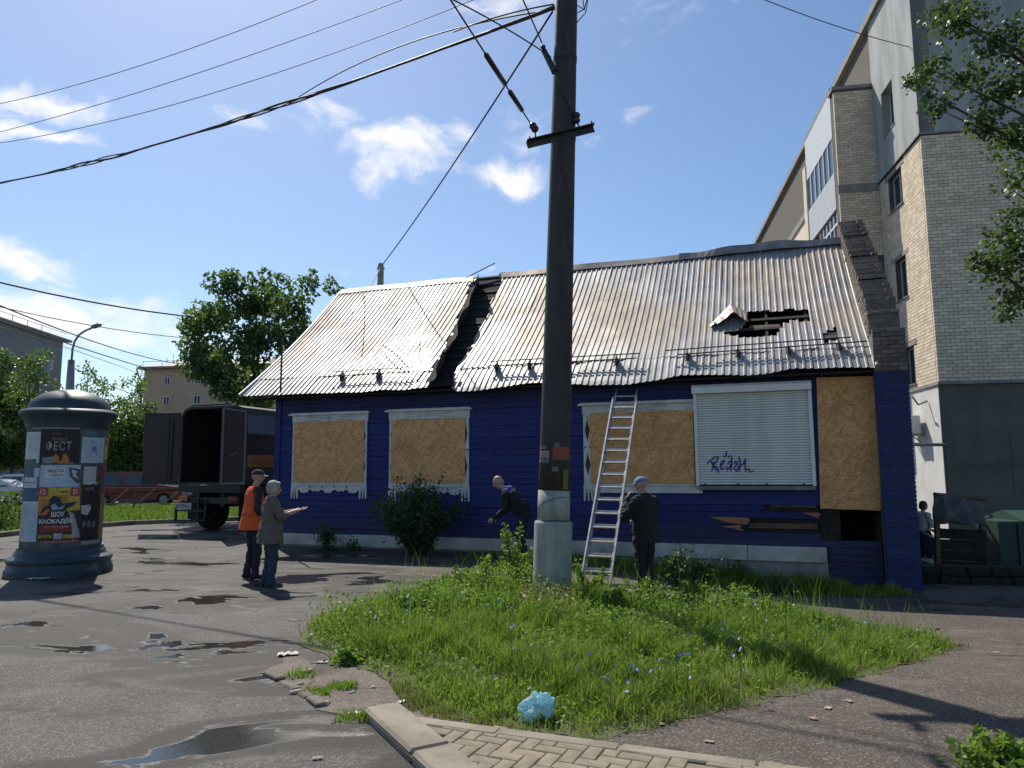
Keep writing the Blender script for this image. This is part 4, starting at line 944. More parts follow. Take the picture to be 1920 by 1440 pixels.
def wrap_fine(A, T, r, lim=.05):
    """triangles given by angle and height, cut until each follows the drum"""
    V = []; F = []; st = [tuple(A[i] for i in t) for t in T]
    while st:
        t = st.pop(); e = [(abs(t[i][0]-t[(i+1)%3][0]), i) for i in range(3)]; m_, i = max(e)
        if m_ > lim:
            a, b, c = t[i], t[(i+1)%3], t[(i+2)%3]; m = ((a[0]+b[0])/2,(a[1]+b[1])/2); st += [(a,m,c),(m,b,c)]
        else: k = len(V); V += [(r*math.cos(a),r*math.sin(a),z) for a,z in t]; F.append((k,k+1,k+2))
    return V, F
def ktext(body,x0,x1,y0,y1,mat,par,ex=.010,bold=0.,name='lettering'):
    V,F,tw,th = text_geo(body,1,bold); a0,_ = on_k(x0,(y0+y1)/2,ex); a1,_ = on_k(x1,(y0+y1)/2,ex); zt = on_k((x0+x1)/2,y0,ex)[1]; zb = on_k((x0+x1)/2,y1,ex)[1]; r = KR+ex
    mb = MB(); mb.add(*wrap_fine([(a0+(a1-a0)*u/tw, zb+(zt-zb)*v/th) for u,v in V], F, r)); return mb.build(name, mat, par, norm=False)
def kpoly(pix, mat, par, ex=.007, name='printed_shape'):
    A = [on_k(x,y,ex) for x,y in pix]; tri = mgeo.tessellate_polygon([[Vector((a,z,0)) for a,z in A]]); r = KR+ex
    mb = MB(); mb.add(*wrap_fine(A, [tuple(t) for t in tri], r)); o = mb.build(name, mat, par, norm=False); return o
pc = {}
def pcol(c, s=14):
    if c not in pc: pc[c] = pm('print_%d_%d_%d' % tuple(int(x*255) for x in c), c, tuple(x*.78 for x in c), s, .7)
    return pc[c]
WHT, PBL, DRK, YEL, RED, ORG = (.62,.63,.62), (.46,.55,.62), (.022,.018,.018), (.55,.40,.05), (.45,.07,.06), (.5,.19,.04)
ps = kpatch(75,150,804,868,pcol(DRK)); ktext('ФЕСТ',87,134,827,845,pcol((.42,.38,.33)),ps); ktext('летний',96,126,819,826,pcol((.30,.22,.18)),ps)
for q in ([(100,856),(105,850),(112,858),(110,867),(102,867)],[(117,853),(124,850),(130,862),(126,868),(115,868)],[(104,868),(112,864),(128,868)]): kpoly(q, pcol(ORG), ps)
kpoly([(79,858),(100,856),(103,868),(80,869)], pcol((.25,.26,.27)), ps); ktext('Афиша',112,137,864,872,pcol((.62,.40,.33)),ps)
for k in range(9): kpatch(98+k*2,99.4+k*2,812,814,pcol((.25,.12,.10)),'printed_line',.007,ps,n=2)
ps = kpatch(49,74,810,861,pcol(WHT)); [kpatch(53,70,816+4*k,817.2+4*k,pcol((.35,.37,.40)),'printed_line',.006,ps,n=3) for k in range(9)]
kpatch(70,75,810,868,pcol((.50,.58,.60)),ex=.005)
ps = kpatch(153,195,820,868,pcol(PBL)); [kpatch(159,190,826+3.4*k,827+3.4*k,pcol((.28,.34,.42)),'printed_line',.006,ps,n=3) for k in range(10)]; kpoly([(172,840),(180,836),(182,845),(176,848)], pcol((.12,.22,.45)), ps)
kpatch(160,182,808,818,pcol((.12,.17,.22)))
ps = kpatch(196,203,821,862,pcol((.50,.38,.06))); kpatch(197,202,824,836,pcol(RED),'printed_shape',.007,ps,n=3)
ps = kpatch(75,150,872,917,pcol((.42,.53,.62)),ex=.0045); lab = kpatch(84,122,878,896,pcol((.66,.66,.63)),'pasted_label',.007,ps); ktext('ТРЕБУЮТСЯ',87,119,880,886,pcol(DRK),lab,.011,.012); ktext('сотрудники',90,117,889,893,pcol(DRK),lab,.011)
kpoly([(129,876),(150,880),(151,907),(142,905),(131,893)], pcol((.10,.10,.11)), ps, .008); kpoly([(134,880),(146,884),(142,890),(150,899),(137,893)], pcol((.55,.55,.53)), ps, .010)
ps = kpatch(157,180,875,907,pcol((.56,.57,.58))); [kpatch(160,177,879+3.6*k,880+3.6*k,pcol((.3,.3,.33)),'printed_line',.006,ps,n=3) for k in range(7)]
ps = kpatch(152,187,909,1012,pcol(DRK)); ktext('ТЕАТР',158,176,914,919,pcol((.38,.38,.37)),ps); kpoly([(152,948),(168,946),(171,952),(164,966),(153,964)], pcol((.52,.53,.52)), ps); [kpoly([(155+9*k,978),(159+9*k,975),(161+9*k,985),(154+9*k,990)], pcol((.16,.17,.19)), ps) for k in range(3)]
kpatch(186,193,925,1008,pcol((.32,.17,.05))); kpatch(184,195,868,925,pcol((.13,.05,.04))); 
g_ = random.Random(8)
for k in range(34):
    x_, y_ = g_.uniform(44,186), g_.uniform(812,1000); w_, h_ = g_.uniform(8,20), g_.uniform(10,30)
    kpatch(x_,min(x_+w_,196),y_,min(y_+h_,1016),pcol(g_.choice(((.40,.41,.40),(.28,.33,.37),(.15,.17,.19),(.45,.43,.38),(.22,.10,.08),(.10,.12,.14)))),'paper_scrap',g_.uniform(.0012,.0026))
# stunt show poster
ps = kpatch(71,151,913,1014,pcol((.06,.03,.03)),ex=.005); kpatch(72,150,914,958,pcol(YEL),'printed_shape',.0075,ps)
kpoly([(72,940),(80,928),(88,938),(94,932),(96,950),(86,966),(72,966)], pcol(ORG), ps, .010); kpoly([(130,930),(142,926),(150,934),(150,955),(136,950)], pcol((.6,.42,.06)), ps, .010); kpoly([(110,922),(126,926),(130,938),(114,942)], pcol(ORG), ps, .010)
kpoly([(92,938),(100,929),(112,932),(118,944),(144,940),(138,948),(126,953),(118,962),(98,962),(90,954),(74,965),(80,952),(92,946)], pcol((.03,.035,.05)), ps, .013)
kpoly([(95,948),(103,944),(110,952),(122,946),(118,954),(98,957)], pcol((.30,.36,.40)), ps, .016)
kpatch(72,90,914,931,pcol(RED),'printed_shape',.012,ps); ktext('12',76,86,918,927,pcol((.75,.6,.5)),ps,.017,.02); kpatch(110,131,914,928,pcol((.66,.50,.06)),'printed_shape',.012,ps); ktext('СУББОТА',112,129,920,925,pcol(DRK),ps,.017,.02); kpatch(132,150,914,930,pcol(RED),'printed_shape',.012,ps); ktext('25',137,146,917,926,pcol((.75,.6,.5)),ps,.017,.02)
ktext('ШОУ',96,121,959,969,pcol((.72,.71,.68)),ps,.017,.03); ktext('КАСКАДЁР',73,137,971,983,pcol((.72,.71,.68)),ps,.017,.03); kpatch(74,140,985,997,pcol((.28,.04,.03)),'printed_shape',.012,ps); ktext('АВТОРОДЕО',82,128,986,990,pcol((.62,.30,.24)),ps,.017,.02)
kpoly([(128,958),(138,962),(146,990),(150,1008),(136,1008),(134,985)], pcol((.38,.37,.37)), ps, .014); ktext('БИЛЕТЫ',72,97,1003,1009,pcol((.66,.50,.06)),ps,.017,.02); kpatch(118,137,1002,1009,pcol((.5,.36,.05)),'printed_shape',.012,ps)
kpatch(100,116,1000,1011,pcol((.42,.42,.41)),'printed_shape',.012,ps)
kpatch(80,146,1011,1018,pcol((.40,.14,.15)))
for (x0,x1,y0,y1,c) in ((47,64,878,894,(.10,.14,.20)),(64,74,877,894,(.52,.53,.53)),(46,69,895,904,WHT),(45,69,905,915,(.50,.56,.62)),(44,70,917,938,(.06,.13,.22)),(40,70,940,1016,(.50,.55,.58)),(47,72,864,876,(.13,.16,.15)),(152,186,1013,1020,(.30,.31,.31)),(60,150,798,804,(.33,.33,.30)),(38,46,945,1012,(.45,.40,.36))):
    ps = kpatch(x0,x1,y0,y1,pcol(c),ex=random.uniform(.0035,.006))
    if y1-y0 > 30 and x1-x0 > 20: kpoly([(48,948),(68,948),(68,1012),(47,1012)], pcol((.38,.50,.58)), ps, .008); [kpatch(55,68,953+4*k,955+4*k,pcol((.58,.60,.60)),'printed_line',.011,ps,n=3) for k in range(4)]

# ================================================================== TRUCK
M['truck'] = pm('truck_paint', (.011,.012,.013), (.022,.021,.021), 3, .6, .0)
M['truck_door'] = pm('truck_door_inner', (.036,.021,.018), (.024,.015,.013), 3, .55)
M['truck_in'] = pm('truck_inside', (.010,.010,.011), (.02,.018,.017), 4, .9)
M['tyre'] = pm('tyre', (.012,.012,.013), (.022,.022,.022), 10, .9)
M['glass'] = pm('window_glass', (.03,.045,.055), (.045,.06,.07), 1.5, .08, .0, spec=.8)
M['steel'] = pm('galvanised', (.30,.31,.31), (.22,.22,.22), 5, .5, .6)
M['plate'] = flat('number_plate', (.42,.42,.40)); M['lamp_red'] = flat('lamp_red', (.22,.015,.012), .25); M['lamp_orange'] = flat('lamp_orange', (.45,.13,.02), .3); M['amber'] = flat('amber_band', (.42,.22,.035)); M['amber_text'] = flat('orange_letters', (.42,.09,.02)); M['teal_pale'] = flat('pale_teal_panel', (.19,.26,.27))
TY = 21.6; tl_ = P(326,893,TY); tr_ = P(466,890,TY-.55); wv = Vector((tr_.x-tl_.x, tr_.y-tl_.y, 0)); TW = 2.3; ta_ = math.atan2(wv.y, wv.x)
tb_ = Vector(((tl_.x+tr_.x)/2,(tl_.y+tr_.y)/2,0)); tz_ = 1.36; tH = P(400,763,TY).z
trk = thing('emergency_truck', 'dark box truck parked beside the blue house with rear doors open', 'truck', (tb_.x,tb_.y,0), ta_-R_(6))
hw = TW/2; TL = 4.6
bd = MB(); ch = .26   # box body, chamfered roof edges, open at the rear (local -y)
o_ = [(-hw,tz_),(hw,tz_),(hw,tH-ch),(hw-.09,tH-.07),(hw-.30,tH),(-hw+.30,tH),(-hw+.09,tH-.07),(-hw,tH-ch)]
i_ = [(-hw+.07,tz_+.07),(hw-.07,tz_+.07),(hw-.07,tH-ch-.03),(hw-.15,tH-.14),(hw-.32,tH-.07),(-hw+.32,tH-.07),(-hw+.15,tH-.14),(-hw+.07,tH-ch-.03)]
n = 8; V = [(x,0,z) for x,z in o_]+[(x,TL,z) for x,z in o_]+[(x,0,z) for x,z in i_]+[(x,TL-.08,z) for x,z in i_]
F = [(k,(k+1)%n,n+(k+1)%n,n+k) for k in range(n)]+[tuple(range(n,2*n))]+[(2*n+k,3*n+k,3*n+(k+1)%n,2*n+(k+1)%n) for k in range(n)]+[(k,2*n+k,2*n+(k+1)%n,(k+1)%n) for k in range(n)]+[tuple(range(4*n-1,3*n-1,-1))]
bd.add(V,F); bd.m = [0]*(n+1)+[1]*n+[0]*n+[1]; bd = bd.build('body', [M['truck'],M['truck_in']], trk, norm=False)
q = MB(); q.box(hw+.001,hw+.012,.12,2.6,tz_+.50,tz_+.86); band = q.build('amber_band', M['amber'], bd)
V,F,tw_,th_ = text_geo('АВАРИЙНАЯ',1,.03); q = MB(); q.add([(hw+.016, .38+u*2.0/tw_, tz_+.57+v*.22/th_) for u,v in V],F); q.build('lettering', M['amber_text'], band, norm=False)
q = MB(); q.box(hw+.001,hw+.010,.10,3.9,tH-.82,tH-.27); q.build('side_panel', M['teal_pale'], bd)
for z in (tz_+.02,tz_+.95,tH-.90): q = MB(); q.box(hw+.001,hw+.02,.0,TL,z,z+.04); q.build('side_rail', M['truck'], bd)
q = MB(); q.box(hw-.03,hw+.022,-.012,.05,tz_,tH-ch); q.build('corner_post', M['steel'], bd)
# things inside
q = MB(); q.box(-.9,.9,TL-1.6,TL-1.1,tz_+.08,tz_+.9); q.box(.2,.85,1.2,2.2,tz_+.08,tz_+.55); q.build('equipment_box', M['truck_in'], trk)
q = MB(); q.box(.10,.62,.8,.84,tz_+.55,tz_+.90); q.build('orange_case', pm('dull_orange', (.10,.045,.03), (.07,.03,.02), 5, .8), trk)
q = MB(); q.box(hw-.62,hw-.35,.6,.62,tz_+1.2,tz_+1.65); q.build('interior_window', M['steel'], trk)
# doors
dH = tH-tz_-.20; dW = hw-.02
ld = MB(); ld.box(-dW,0,-.045,0,0,dH); ld = ld.build('rear_door', M['truck_door'], trk, (-hw+.0,-.01,tz_+.03), R_(14)); ld['label'] = 'left rear door swung wide open'
q = MB(); q.box(-dW-.004,.0,-.052,-.045,dH-.10,dH+.004); q.box(-dW-.004,0,-.052,-.045,-.004,.06); q.box(-.38,-.33,-.06,-.046,.05,dH-.1); q.build('door_frame', M['truck'], ld)
q = MB(); q.tube([(-.22,-.065,.1),(-.22,-.065,dH-.15)], .017, 6); q.build('lock_rod', M['truck'], ld)
rd = MB(); rd.box(-dW,0,-.045,0,0,dH); rd = rd.build('rear_door', M['truck_door'], trk, (hw-.02,-.02,tz_+.03), R_(98)); rd['label'] = 'brown inner side of the half open right rear door'
q = MB(); 
for (a_,b_,c_,d_) in ((-dW-.003,-dW+.05,0,dH),(-.05,.003,0,dH),(-dW,0,-.003,.05),(-dW,0,dH-.05,dH+.003)): q.box(a_,b_,-.052,-.0455,c_,d_)
q.build('door_frame', M['steel'], rd); q = MB(); q.tube([(-dW*.75,-.08,dH*.38),(-dW*.5,-.09,dH*.41),(-dW*.4,-.07,dH*.42)], .012, 6); q.build('handle', M['steel'], rd)
# chassis, cab, wheels
q = MB(); q.box(-hw+.05,hw-.05,-.06,.12,tz_-.22,tz_-.01); q.box(-.5,-.38,.0,6.4,.72,tz_-.02); q.box(.38,.5,.0,6.4,.72,tz_-.02); q.box(-hw+.12,hw-.12,-.03,.05,.82,1.0); q.build('chassis', M['truck'], trk)
q = MB(); q.prism([(TL+.15,.75),(TL+.15,2.75),(TL+1.2,2.8),(TL+1.75,2.0),(TL+2.0,1.9),(TL+2.0,.75)], lambda u,v,d: (d,u,v), -hw+.02, hw-.02); q.build('cab', M['truck'], trk, bevel=.03)
def wheel(par, x, y, r, wd, dual=False):
    q = MB(); n = 22; prof = [(r*.55,-wd/2),(r*.9,-wd/2),(r,-wd/2*.8),(r,wd/2*.8),(r*.9,wd/2),(r*.55,wd/2)]
    V = [(hx, rr_*math.cos(2*math.pi*j/n), rr_*math.sin(2*math.pi*j/n)) for rr_,hx in prof for j in range(n)]
    q.add(V, [(i*n+j,i*n+(j+1)%n,(i+1)*n+(j+1)%n,(i+1)*n+j) for i in range(5) for j in range(n)]); o = q.build('wheel', M['tyre'], par, (x,y,r), smooth=False)
    q = MB(); pr = [(r*.56,-wd*.38),(r*.5,-wd*.2),(r*.2,-wd*.3),(.001,-wd*.3)]; sx = 1 if x < 0 else -1
    V = [(hx*sx, rr_*math.cos(2*math.pi*j/n), rr_*math.sin(2*math.pi*j/n)) for rr_,hx in pr for j in range(n)]
    q.add(V, [(i*n+j,i*n+(j+1)%n,(i+1)*n+(j+1)%n,(i+1)*n+j) for i in range(3) for j in range(n)]); q.build('rim', M['steel'], o); return o
for x in (-.92,.92): wheel(trk,x,1.2,.55,.42); wheel(trk,x,TL+1.2,.55,.32)
for sg in (-1,1):
    q = MB(); q.box(sg*.92-.24,sg*.92+.24,.42,.46,.28,1.05); q.build('mud_flap', M['tyre'], trk)
    q = MB(); q.box(sg*.88-.16,sg*.88+.16,-.10,-.055,.90,1.03); q.build('tail_lamp', M['lamp_red'] if sg > 0 else M['lamp_orange'], trk)
q = MB(); q.box(-hw+.02,-hw+.60,-.12,-.09,.66,.84); pl_ = q.build('number_plate', M['plate'], trk)
V,F,tw_,th_ = text_geo('в270оо',1,.0); q = MB(); q.add([(-hw+.06+u*.46/tw_,-.124,.70+v*.10/th_) for u,v in V],F); q.build('plate_number', M['ink_black'], pl_, norm=False)
q = MB()
for a_,b_ in (((-hw+.04,-.1,.30),(-hw+.04,-.1,.70)),((-.30,-.1,.30),(-.30,-.1,.95)),((-.12,-.05,.30),(-.05,-.05,.9)),((-hw+.0,-.1,.34),(-.05,-.1,.34)),((-hw+.0,-.1,.62),(-.05,-.1,.62))): q.bar(a_,b_,.05,.06,up=(0,1,0))
q.build('underrun_frame', M['truck'], trk); 
q = MB(); q.tube([(-hw+.1,.1,tH-.05),(-hw+.3,.1,tH+.04),(hw-.6,.1,tH+.05)], .02, 6); q.build('roof_cable', M['truck'], trk)

# ================================================================== APARTMENT BLOCK
AO = Vector((12.1,20.5,0)); AR = R_(-10); AXv = Vector((math.cos(AR),math.sin(AR),0)); AYv = Vector((-math.sin(AR),math.cos(AR),0))
def AW(px, py, face='lit', off=0.):
    d = px_dir(px,py); o = Vector((0,0,CH)); nn = AXv if face == 'lit' else AYv; tv = AYv if face == 'lit' else AXv
    k = (AO+nn*off-o).dot(nn)/d.dot(nn); p = o+d*k; return (p-AO).dot(tv), p.z
apt = thing('apartment_building', 'tall pale brick apartment block with grey rendered corner on the right', 'building', AO, AR)
M['pbrick'] = pm('pale_brick', (.74,.62,.47), (.64,.53,.39), 3, .88, bump=.4, bscale=60, isl=.3)
M['pbrick1'] = pm('pale_brick_single', (.74,.62,.47), (.64,.53,.39), 3, .88, bump=.4, bscale=60, rand=.3)
M['amortar'] = pm('dark_mortar', (.135,.12,.10), (.10,.09,.075), 6, .95)
M['grender'] = pm('grey_render', (.40,.42,.41), (.27,.29,.285), 1.6, .9, bump=.3, bscale=60, stretch=(1,1,.22))
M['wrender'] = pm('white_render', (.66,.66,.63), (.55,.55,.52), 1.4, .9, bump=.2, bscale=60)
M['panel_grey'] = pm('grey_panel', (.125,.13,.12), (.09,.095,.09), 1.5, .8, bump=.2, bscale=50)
M['upvc'] = flat('upvc', (.68,.69,.68), .4); M['ledge'] = pm('ledge_concrete', (.30,.29,.27), (.22,.21,.20), 3, .9)
M['siding'] = pm('siding', (.55,.58,.59), (.48,.51,.53), 3, .6)
fl_lit = lambda u,v,d: (d,u,v); fl_sh = lambda u,v,d: (u,d,v)
def panel(mb, fn, u0,u1,v0,v1,holes,d0,d1):
    us = sorted({u0,u1,*[min(max(h[0],u0),u1) for h in holes],*[min(max(h[1],u0),u1) for h in holes]}); vs = sorted({v0,v1,*[min(max(h[2],v0),v1) for h in holes],*[min(max(h[3],v0),v1) for h in holes]})
    for a,b in zip(us[:-1],us[1:]):
        for c,d in zip(vs[:-1],vs[1:]):
            m = ((a+b)/2,(c+d)/2)
            if any(h[0]<m[0]<h[1] and h[2]<m[1]<h[3] for h in holes): continue
            p = [fn(a,c,d0),fn(b,c,d0),fn(b,d,d0),fn(a,d,d0),fn(a,c,d1),fn(b,c,d1),fn(b,d,d1),fn(a,d,d1)]
            mb.add(p, [(0,1,2,3),(7,6,5,4),(0,4,5,1),(1,5,6,2),(2,6,7,3),(3,7,4,0)])
LZ = 4.12; RB = AW(1737,236)[1]; TOP = 17.3; PIER = AW(1645,300)[0]
wins = []
for (x0,x1,y0,y1) in ((1666,1692,322,392),(1680,1701,482,562),(1695,1716,650,722)):
    a_ = AW(x0,(y0+y1)/2); b_ = AW(x1,(y0+y1)/2); zt_ = AW((x0+x1)/2,y0)[1]; zb_ = AW((x0+x1)/2,y1)[1]; wins.append((b_[0],a_[0],zb_,zt_))
rw = (AW(1677,200)[0],AW(1655,200)[0],AW(1666,248)[1],AW(1666,158)[1])
wl = MB(); panel(wl, fl_lit, .03,PIER,LZ,RB,wins,.012,.40); panel(wl, fl_sh, .012,9,LZ,RB,[],.013,.40)
wl.box(.4,9,.42,34,LZ,TOP-.3); panel(wl, fl_lit, PIER,34,0,TOP,[],.016,.4)
wl = wl.build('brick_wall', M['amortar'], apt)
q = MB(); panel(q, fl_lit, -.02,PIER,RB,TOP,[rw],-.03,.40); panel(q, fl_sh, -.028,9,RB,TOP,[],-.02,.40); q.build('render_coat', M['grender'], apt)
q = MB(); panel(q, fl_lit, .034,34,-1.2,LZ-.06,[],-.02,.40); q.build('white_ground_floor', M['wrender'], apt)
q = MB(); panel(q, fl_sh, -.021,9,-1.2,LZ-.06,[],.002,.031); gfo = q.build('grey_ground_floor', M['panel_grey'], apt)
for z in (.9,1.75,2.6):
    for u in (0.02,1.7,3.4,5.1): p_ = MB(); p_.box(u,u+1.67,-.014,.001,z-.85+.015,z); p_.build('wall_panel', M['panel_grey'], gfo)
q = MB(); q.box(-.06,9,-.10,.02,LZ-.06,LZ+.03); q.box(-.06,.02,.02,34,LZ-.06,LZ+.03); q.build('ledge', M['ledge'], apt)
q = MB(); q.box(-.06,9,-.05,-.0205,RB-.05,RB); q.box(-.06,-.03,-.0205,PIER,RB-.05,RB); q.build('render_edge', M['ledge'], apt)
def bwindow(h, dep=.16):
    u0,u1,z0,z1 = h; w_ = MB(); t = .055
    for (a_,b_,c_,d_) in ((u0,u0+t,z0,z1),(u1-t,u1,z0,z1),(u0+t,u1-t,z0,z0+t),(u0+t,u1-t,z1-t,z1),((u0+u1)/2-.03,(u0+u1)/2+.03,z0+t,z1-t)): w_.box(dep,dep+.06,a_,b_,c_,d_)
    o = w_.build('window', M['upvc'], apt)
    for (a_,b_) in ((u0+t,(u0+u1)/2-.03),((u0+u1)/2+.03,u1-t)): q = MB(); q.box(dep+.02,dep+.032,a_,b_,z0+t,z1-t); q.build('pane', M['glass'], o)
    q = MB(); q.box(-.05,dep,u0-.03,u1+.03,z0-.05,z0-.002); q.build('sill', M['steel'], o)
    q = MB(); q.box(-.012,.03,u0-.25,u1+.25,z1+.002,z1+.14); q.build('lintel', M['ledge'], o)
    return o
for h in wins: bwindow(h)
bwindow(rw, .22)
# bricks: 300 singly, the rest joined
BL, BH, GP = .252, .088, .012
spots = []
def course(face, u0, u1, z0, z1, holes, off=0.):
    k = 0; z = z0
    while z+BH < z1:
        u = u0-(BL/2+GP/2 if k%2 else 0)
        while u < u1:
            a_, b_ = max(u,u0), min(u+BL,u1)
            iv = [(a_,b_)]
            for h in holes:
                if h[2]-.06 < z+BH/2 < h[3]+.15:
                    ex = .26 if z+BH/2 > h[3] else .005
                    iv = [(p_,q_) for (l_,r_) in iv for (p_,q_) in ((l_,min(r_,h[0]-ex)),(max(l_,h[1]+ex),r_)) if q_-p_ > 0]
            for (l_,r_) in iv:
                if r_-l_ > .04: spots.append((face,l_,r_,z,off))
            u += BL+GP
        z += BH+GP; k += 1
course('sh', -.0, 4.2, LZ+.04, RB-.06, []); course('lit', .13, PIER, LZ+.04, RB-.06, wins)
PX = AW(1570,300,'sh',PIER)[0]; PT = AW(1600,166,'sh',PIER)[1]
pier = MB(); pier.box(PX+.012,.0,PIER+.012,PIER+.5,LZ,PT); pier = pier.build('pier', M['amortar'], apt)
course('pier', PX, -.005, AW(1610,480,'sh',PIER)[1], PT-.05, [], PIER)
def brick_obj(mb, sp):
    f,a_,b_,z,off = sp; pr = random.uniform(-.003,.003)
    if f == 'lit': mb.box(0+pr,.10,a_,b_,z,z+BH)
    else: mb.box(a_,b_,off+0+pr,off+.10,z,z+BH)
front = sorted([s for s in spots if s[0] == 'sh'], key=lambda s: s[1]*1.0+abs(s[3]-6.5)*.35)[:300]; fs_ = set(front)
bm_ = {}
for s_ in front:
    L_ = round(s_[2]-s_[1],3)
    if L_ not in bm_:
        q = MB(); q.box(0,L_,0,.10,0,BH); o = q.build('brick', M['pbrick1'], wl); bm_[L_] = o.data; o.location = (s_[1],random.uniform(-.003,.003),s_[3])
    else: link('brick', bm_[L_], wl, (s_[1],random.uniform(-.003,.003),s_[3]))
q = MB(); [brick_obj(q,s_) for s_ in spots if s_ not in fs_]; o = q.build('brickwork', M['pbrick'], wl, norm=False); o['kind'] = 'stuff'
q = MB(); q.box(PX-.06,.02,PIER-.04,PIER+.55,PT,PT+.12); q.build('pier_cap', M['ledge'], apt); q = MB(); q.box(PX-.03,.0,PIER-.015,PIER+.05,AW(1610,345,'sh',PIER)[1]-.3,AW(1610,345,'sh',PIER)[1]); q.build('pier_band', M['ledge'], apt)
# loggia beyond the pier
LX = PX+.02; l0 = PIER+.5; l1 = AW(1514,350,'lit',LX)[0]
zt_ = AW(1540,268,'lit',LX)[1]; zg = AW(1540,360,'lit',LX)[1]; zs = AW(1540,430,'lit',LX)[1]
q = MB(); q.box(LX,LX+.08,l0,l1,zs,zg); lg = q.build('loggia', M['siding'], apt)
nsl = int((zg-zs)/.12)
for k in range(nsl): p_ = MB(); p_.box(LX-.022,LX-.001,l0,l1,zs+k*.12+.012,zs+k*.12+.12); p_.build('siding_board', M['siding'], lg)
zh = AW(1540,300,'lit',LX)[1]; gl = (zt_-.5)
p_ = MB(); p_.box(LX-.02,LX+.08,l0,l1,gl,zt_+1.2); p_.build('loggia_header', M['upvc'], lg)
nm = 6
for k in range(nm+1): u = l0+(l1-l0)*k/nm; p_ = MB(); p_.box(LX-.025,LX+.05,u-.045 if k else u,u+.045 if k < nm else u,zg,gl); p_.build('mullion', M['upvc'], lg)
for k in range(nm): u = l0+(l1-l0)*k/nm; p_ = MB(); p_.box(LX+.01,LX+.025,u+.045,u+(l1-l0)/nm-.045,zg,gl); p_.build('pane', M['glass_sky'] if 'glass_sky' in M else M['glass'], lg)
p_ = MB(); p_.box(LX-.03,0,l0,l1,zt_+1.2,zt_+1.35); p_.build('loggia_roof', M['ledge'], lg)
# lower loggia, barred window
zl0, zl1 = AW(1550,470,'lit',LX)[1], AW(1550,415,'lit',LX)[1]
q = MB(); q.box(LX+.05,LX+.08,l0,l0+2.6,zl0-2,zs-.12); lw = q.build('lower_loggia', M['glass'], apt)
for k in range(6): p_ = MB(); p_.box(LX,LX+.049,l0+k*.5,l0+k*.5+.06,zl0-2,zs-.12); p_.build('mullion', M['upvc'], lw)
p_ = MB(); p_.box(LX,LX+.049,l0,l0+2.6,(zl0+zs)/2-.05,(zl0+zs)/2+.05); p_.build('transom', M['upvc'], lw)
q = MB(); q.box(LX-.06,.0,l1,l1+.5,LZ,AW(1508,318,'lit',LX)[1]); q.build('pier', M['pbrick'], apt)
q = MB(); q.box(-.55,.02,l1+.5,34,LZ,13.2); q.build('far_wall', M['pbrick'], apt)
for (u_0,z_0) in ((l1+1.2,10.6),(l1+1.2,7.6),(l1+8,10.6),(l1+11,10.6),(l1+8,7.6)):
    q = MB(); q.box(-.58,-.545,u_0,u_0+1.5,z_0,z_0+1.5); w2 = q.build('window', M['upvc'], apt)
    for k in (0,1): p_ = MB(); p_.box(-.60,-.581,u_0+.08+k*.70,u_0+.72+k*.70,z_0+.08,z_0+1.42); p_.build('pane', M['glass'], w2)
q = MB(); q.box(-.62,-.5,l1+.5,34,13.2,13.5); q.build('cornice', M['ledge'], apt)
q = MB(); q.box(-1.5,.0,l1+4.0,l1+6.5,8.2,9.6); q.build('far_balcony', M['pbrick'], apt); q = MB(); q.box(-1.7,.0,l1+3.8,l1+6.8,11.6,11.8); q.build('far_balcony_roof', M['ledge'], apt)
q = MB(); q.box(-.16,9,-.15,38,TOP,TOP+.25); q.build('roof_edge', M['ledge'], apt)
q = MB(); q.box(-10,-1,45,60,6,14.2); q.build('far_wing', M['panel_grey'], apt); q = MB(); q.box(-10.4,-.6,44.6,60.4,14.2,14.5); q.build('far_wing_roof', M['ledge'], apt)
# air conditioner, pipe on the white ground floor
au, az_ = AW(1726,797); acu = thing('air_conditioner', 'white air conditioner unit on the sunlit white wall', 'air conditioner', AO+AYv*au+Vector((0,0,az_)), AR)
q = MB(); q.box(-.42,-.12,-.38,.38,-.28,.28); ab = q.build('case', M['upvc'], acu, bevel=.02)
q = MB(); q.tube([(-.435,.12+.2*math.cos(t),.2*math.sin(t)) for t in np.linspace(0,2*math.pi,25)], .012, 5); q.build('fan_guard', M['dark_metal'], ab)
for sg in (-.3,.3): q = MB(); q.bar((-.42,sg,-.30),(-.02,sg,-.30),.04,.04); q.bar((-.4,sg,-.30),(-.02,sg,-.62),.03,.03); q.build('bracket', M['steel'], acu)
pu, pz = AW(1742,834); q = MB(); A_ = AO+AYv*.4+AXv*.1; q.tube([P(1690,833,17.2), P(1772,834,19.8)], .045, 10); tag(q.build('horizontal_pipe', M['steel'], smooth=True), 'horizontal grey pipe in front of the sunlit white wall', 'pipe')
q = MB(); lu, lz = AW(1742,752); b_ = AO+AYv*lu-AXv*.05+Vector((0,0,lz)); q.tube([b_, b_-AXv*.25+Vector((0,0,-.1)), b_-AXv*.42+Vector((0,0,.18))], .03, 8); tag(q.build('wall_bracket', M['steel'], smooth=True), 'short bent pipe bracket high on the white wall corner', 'bracket')

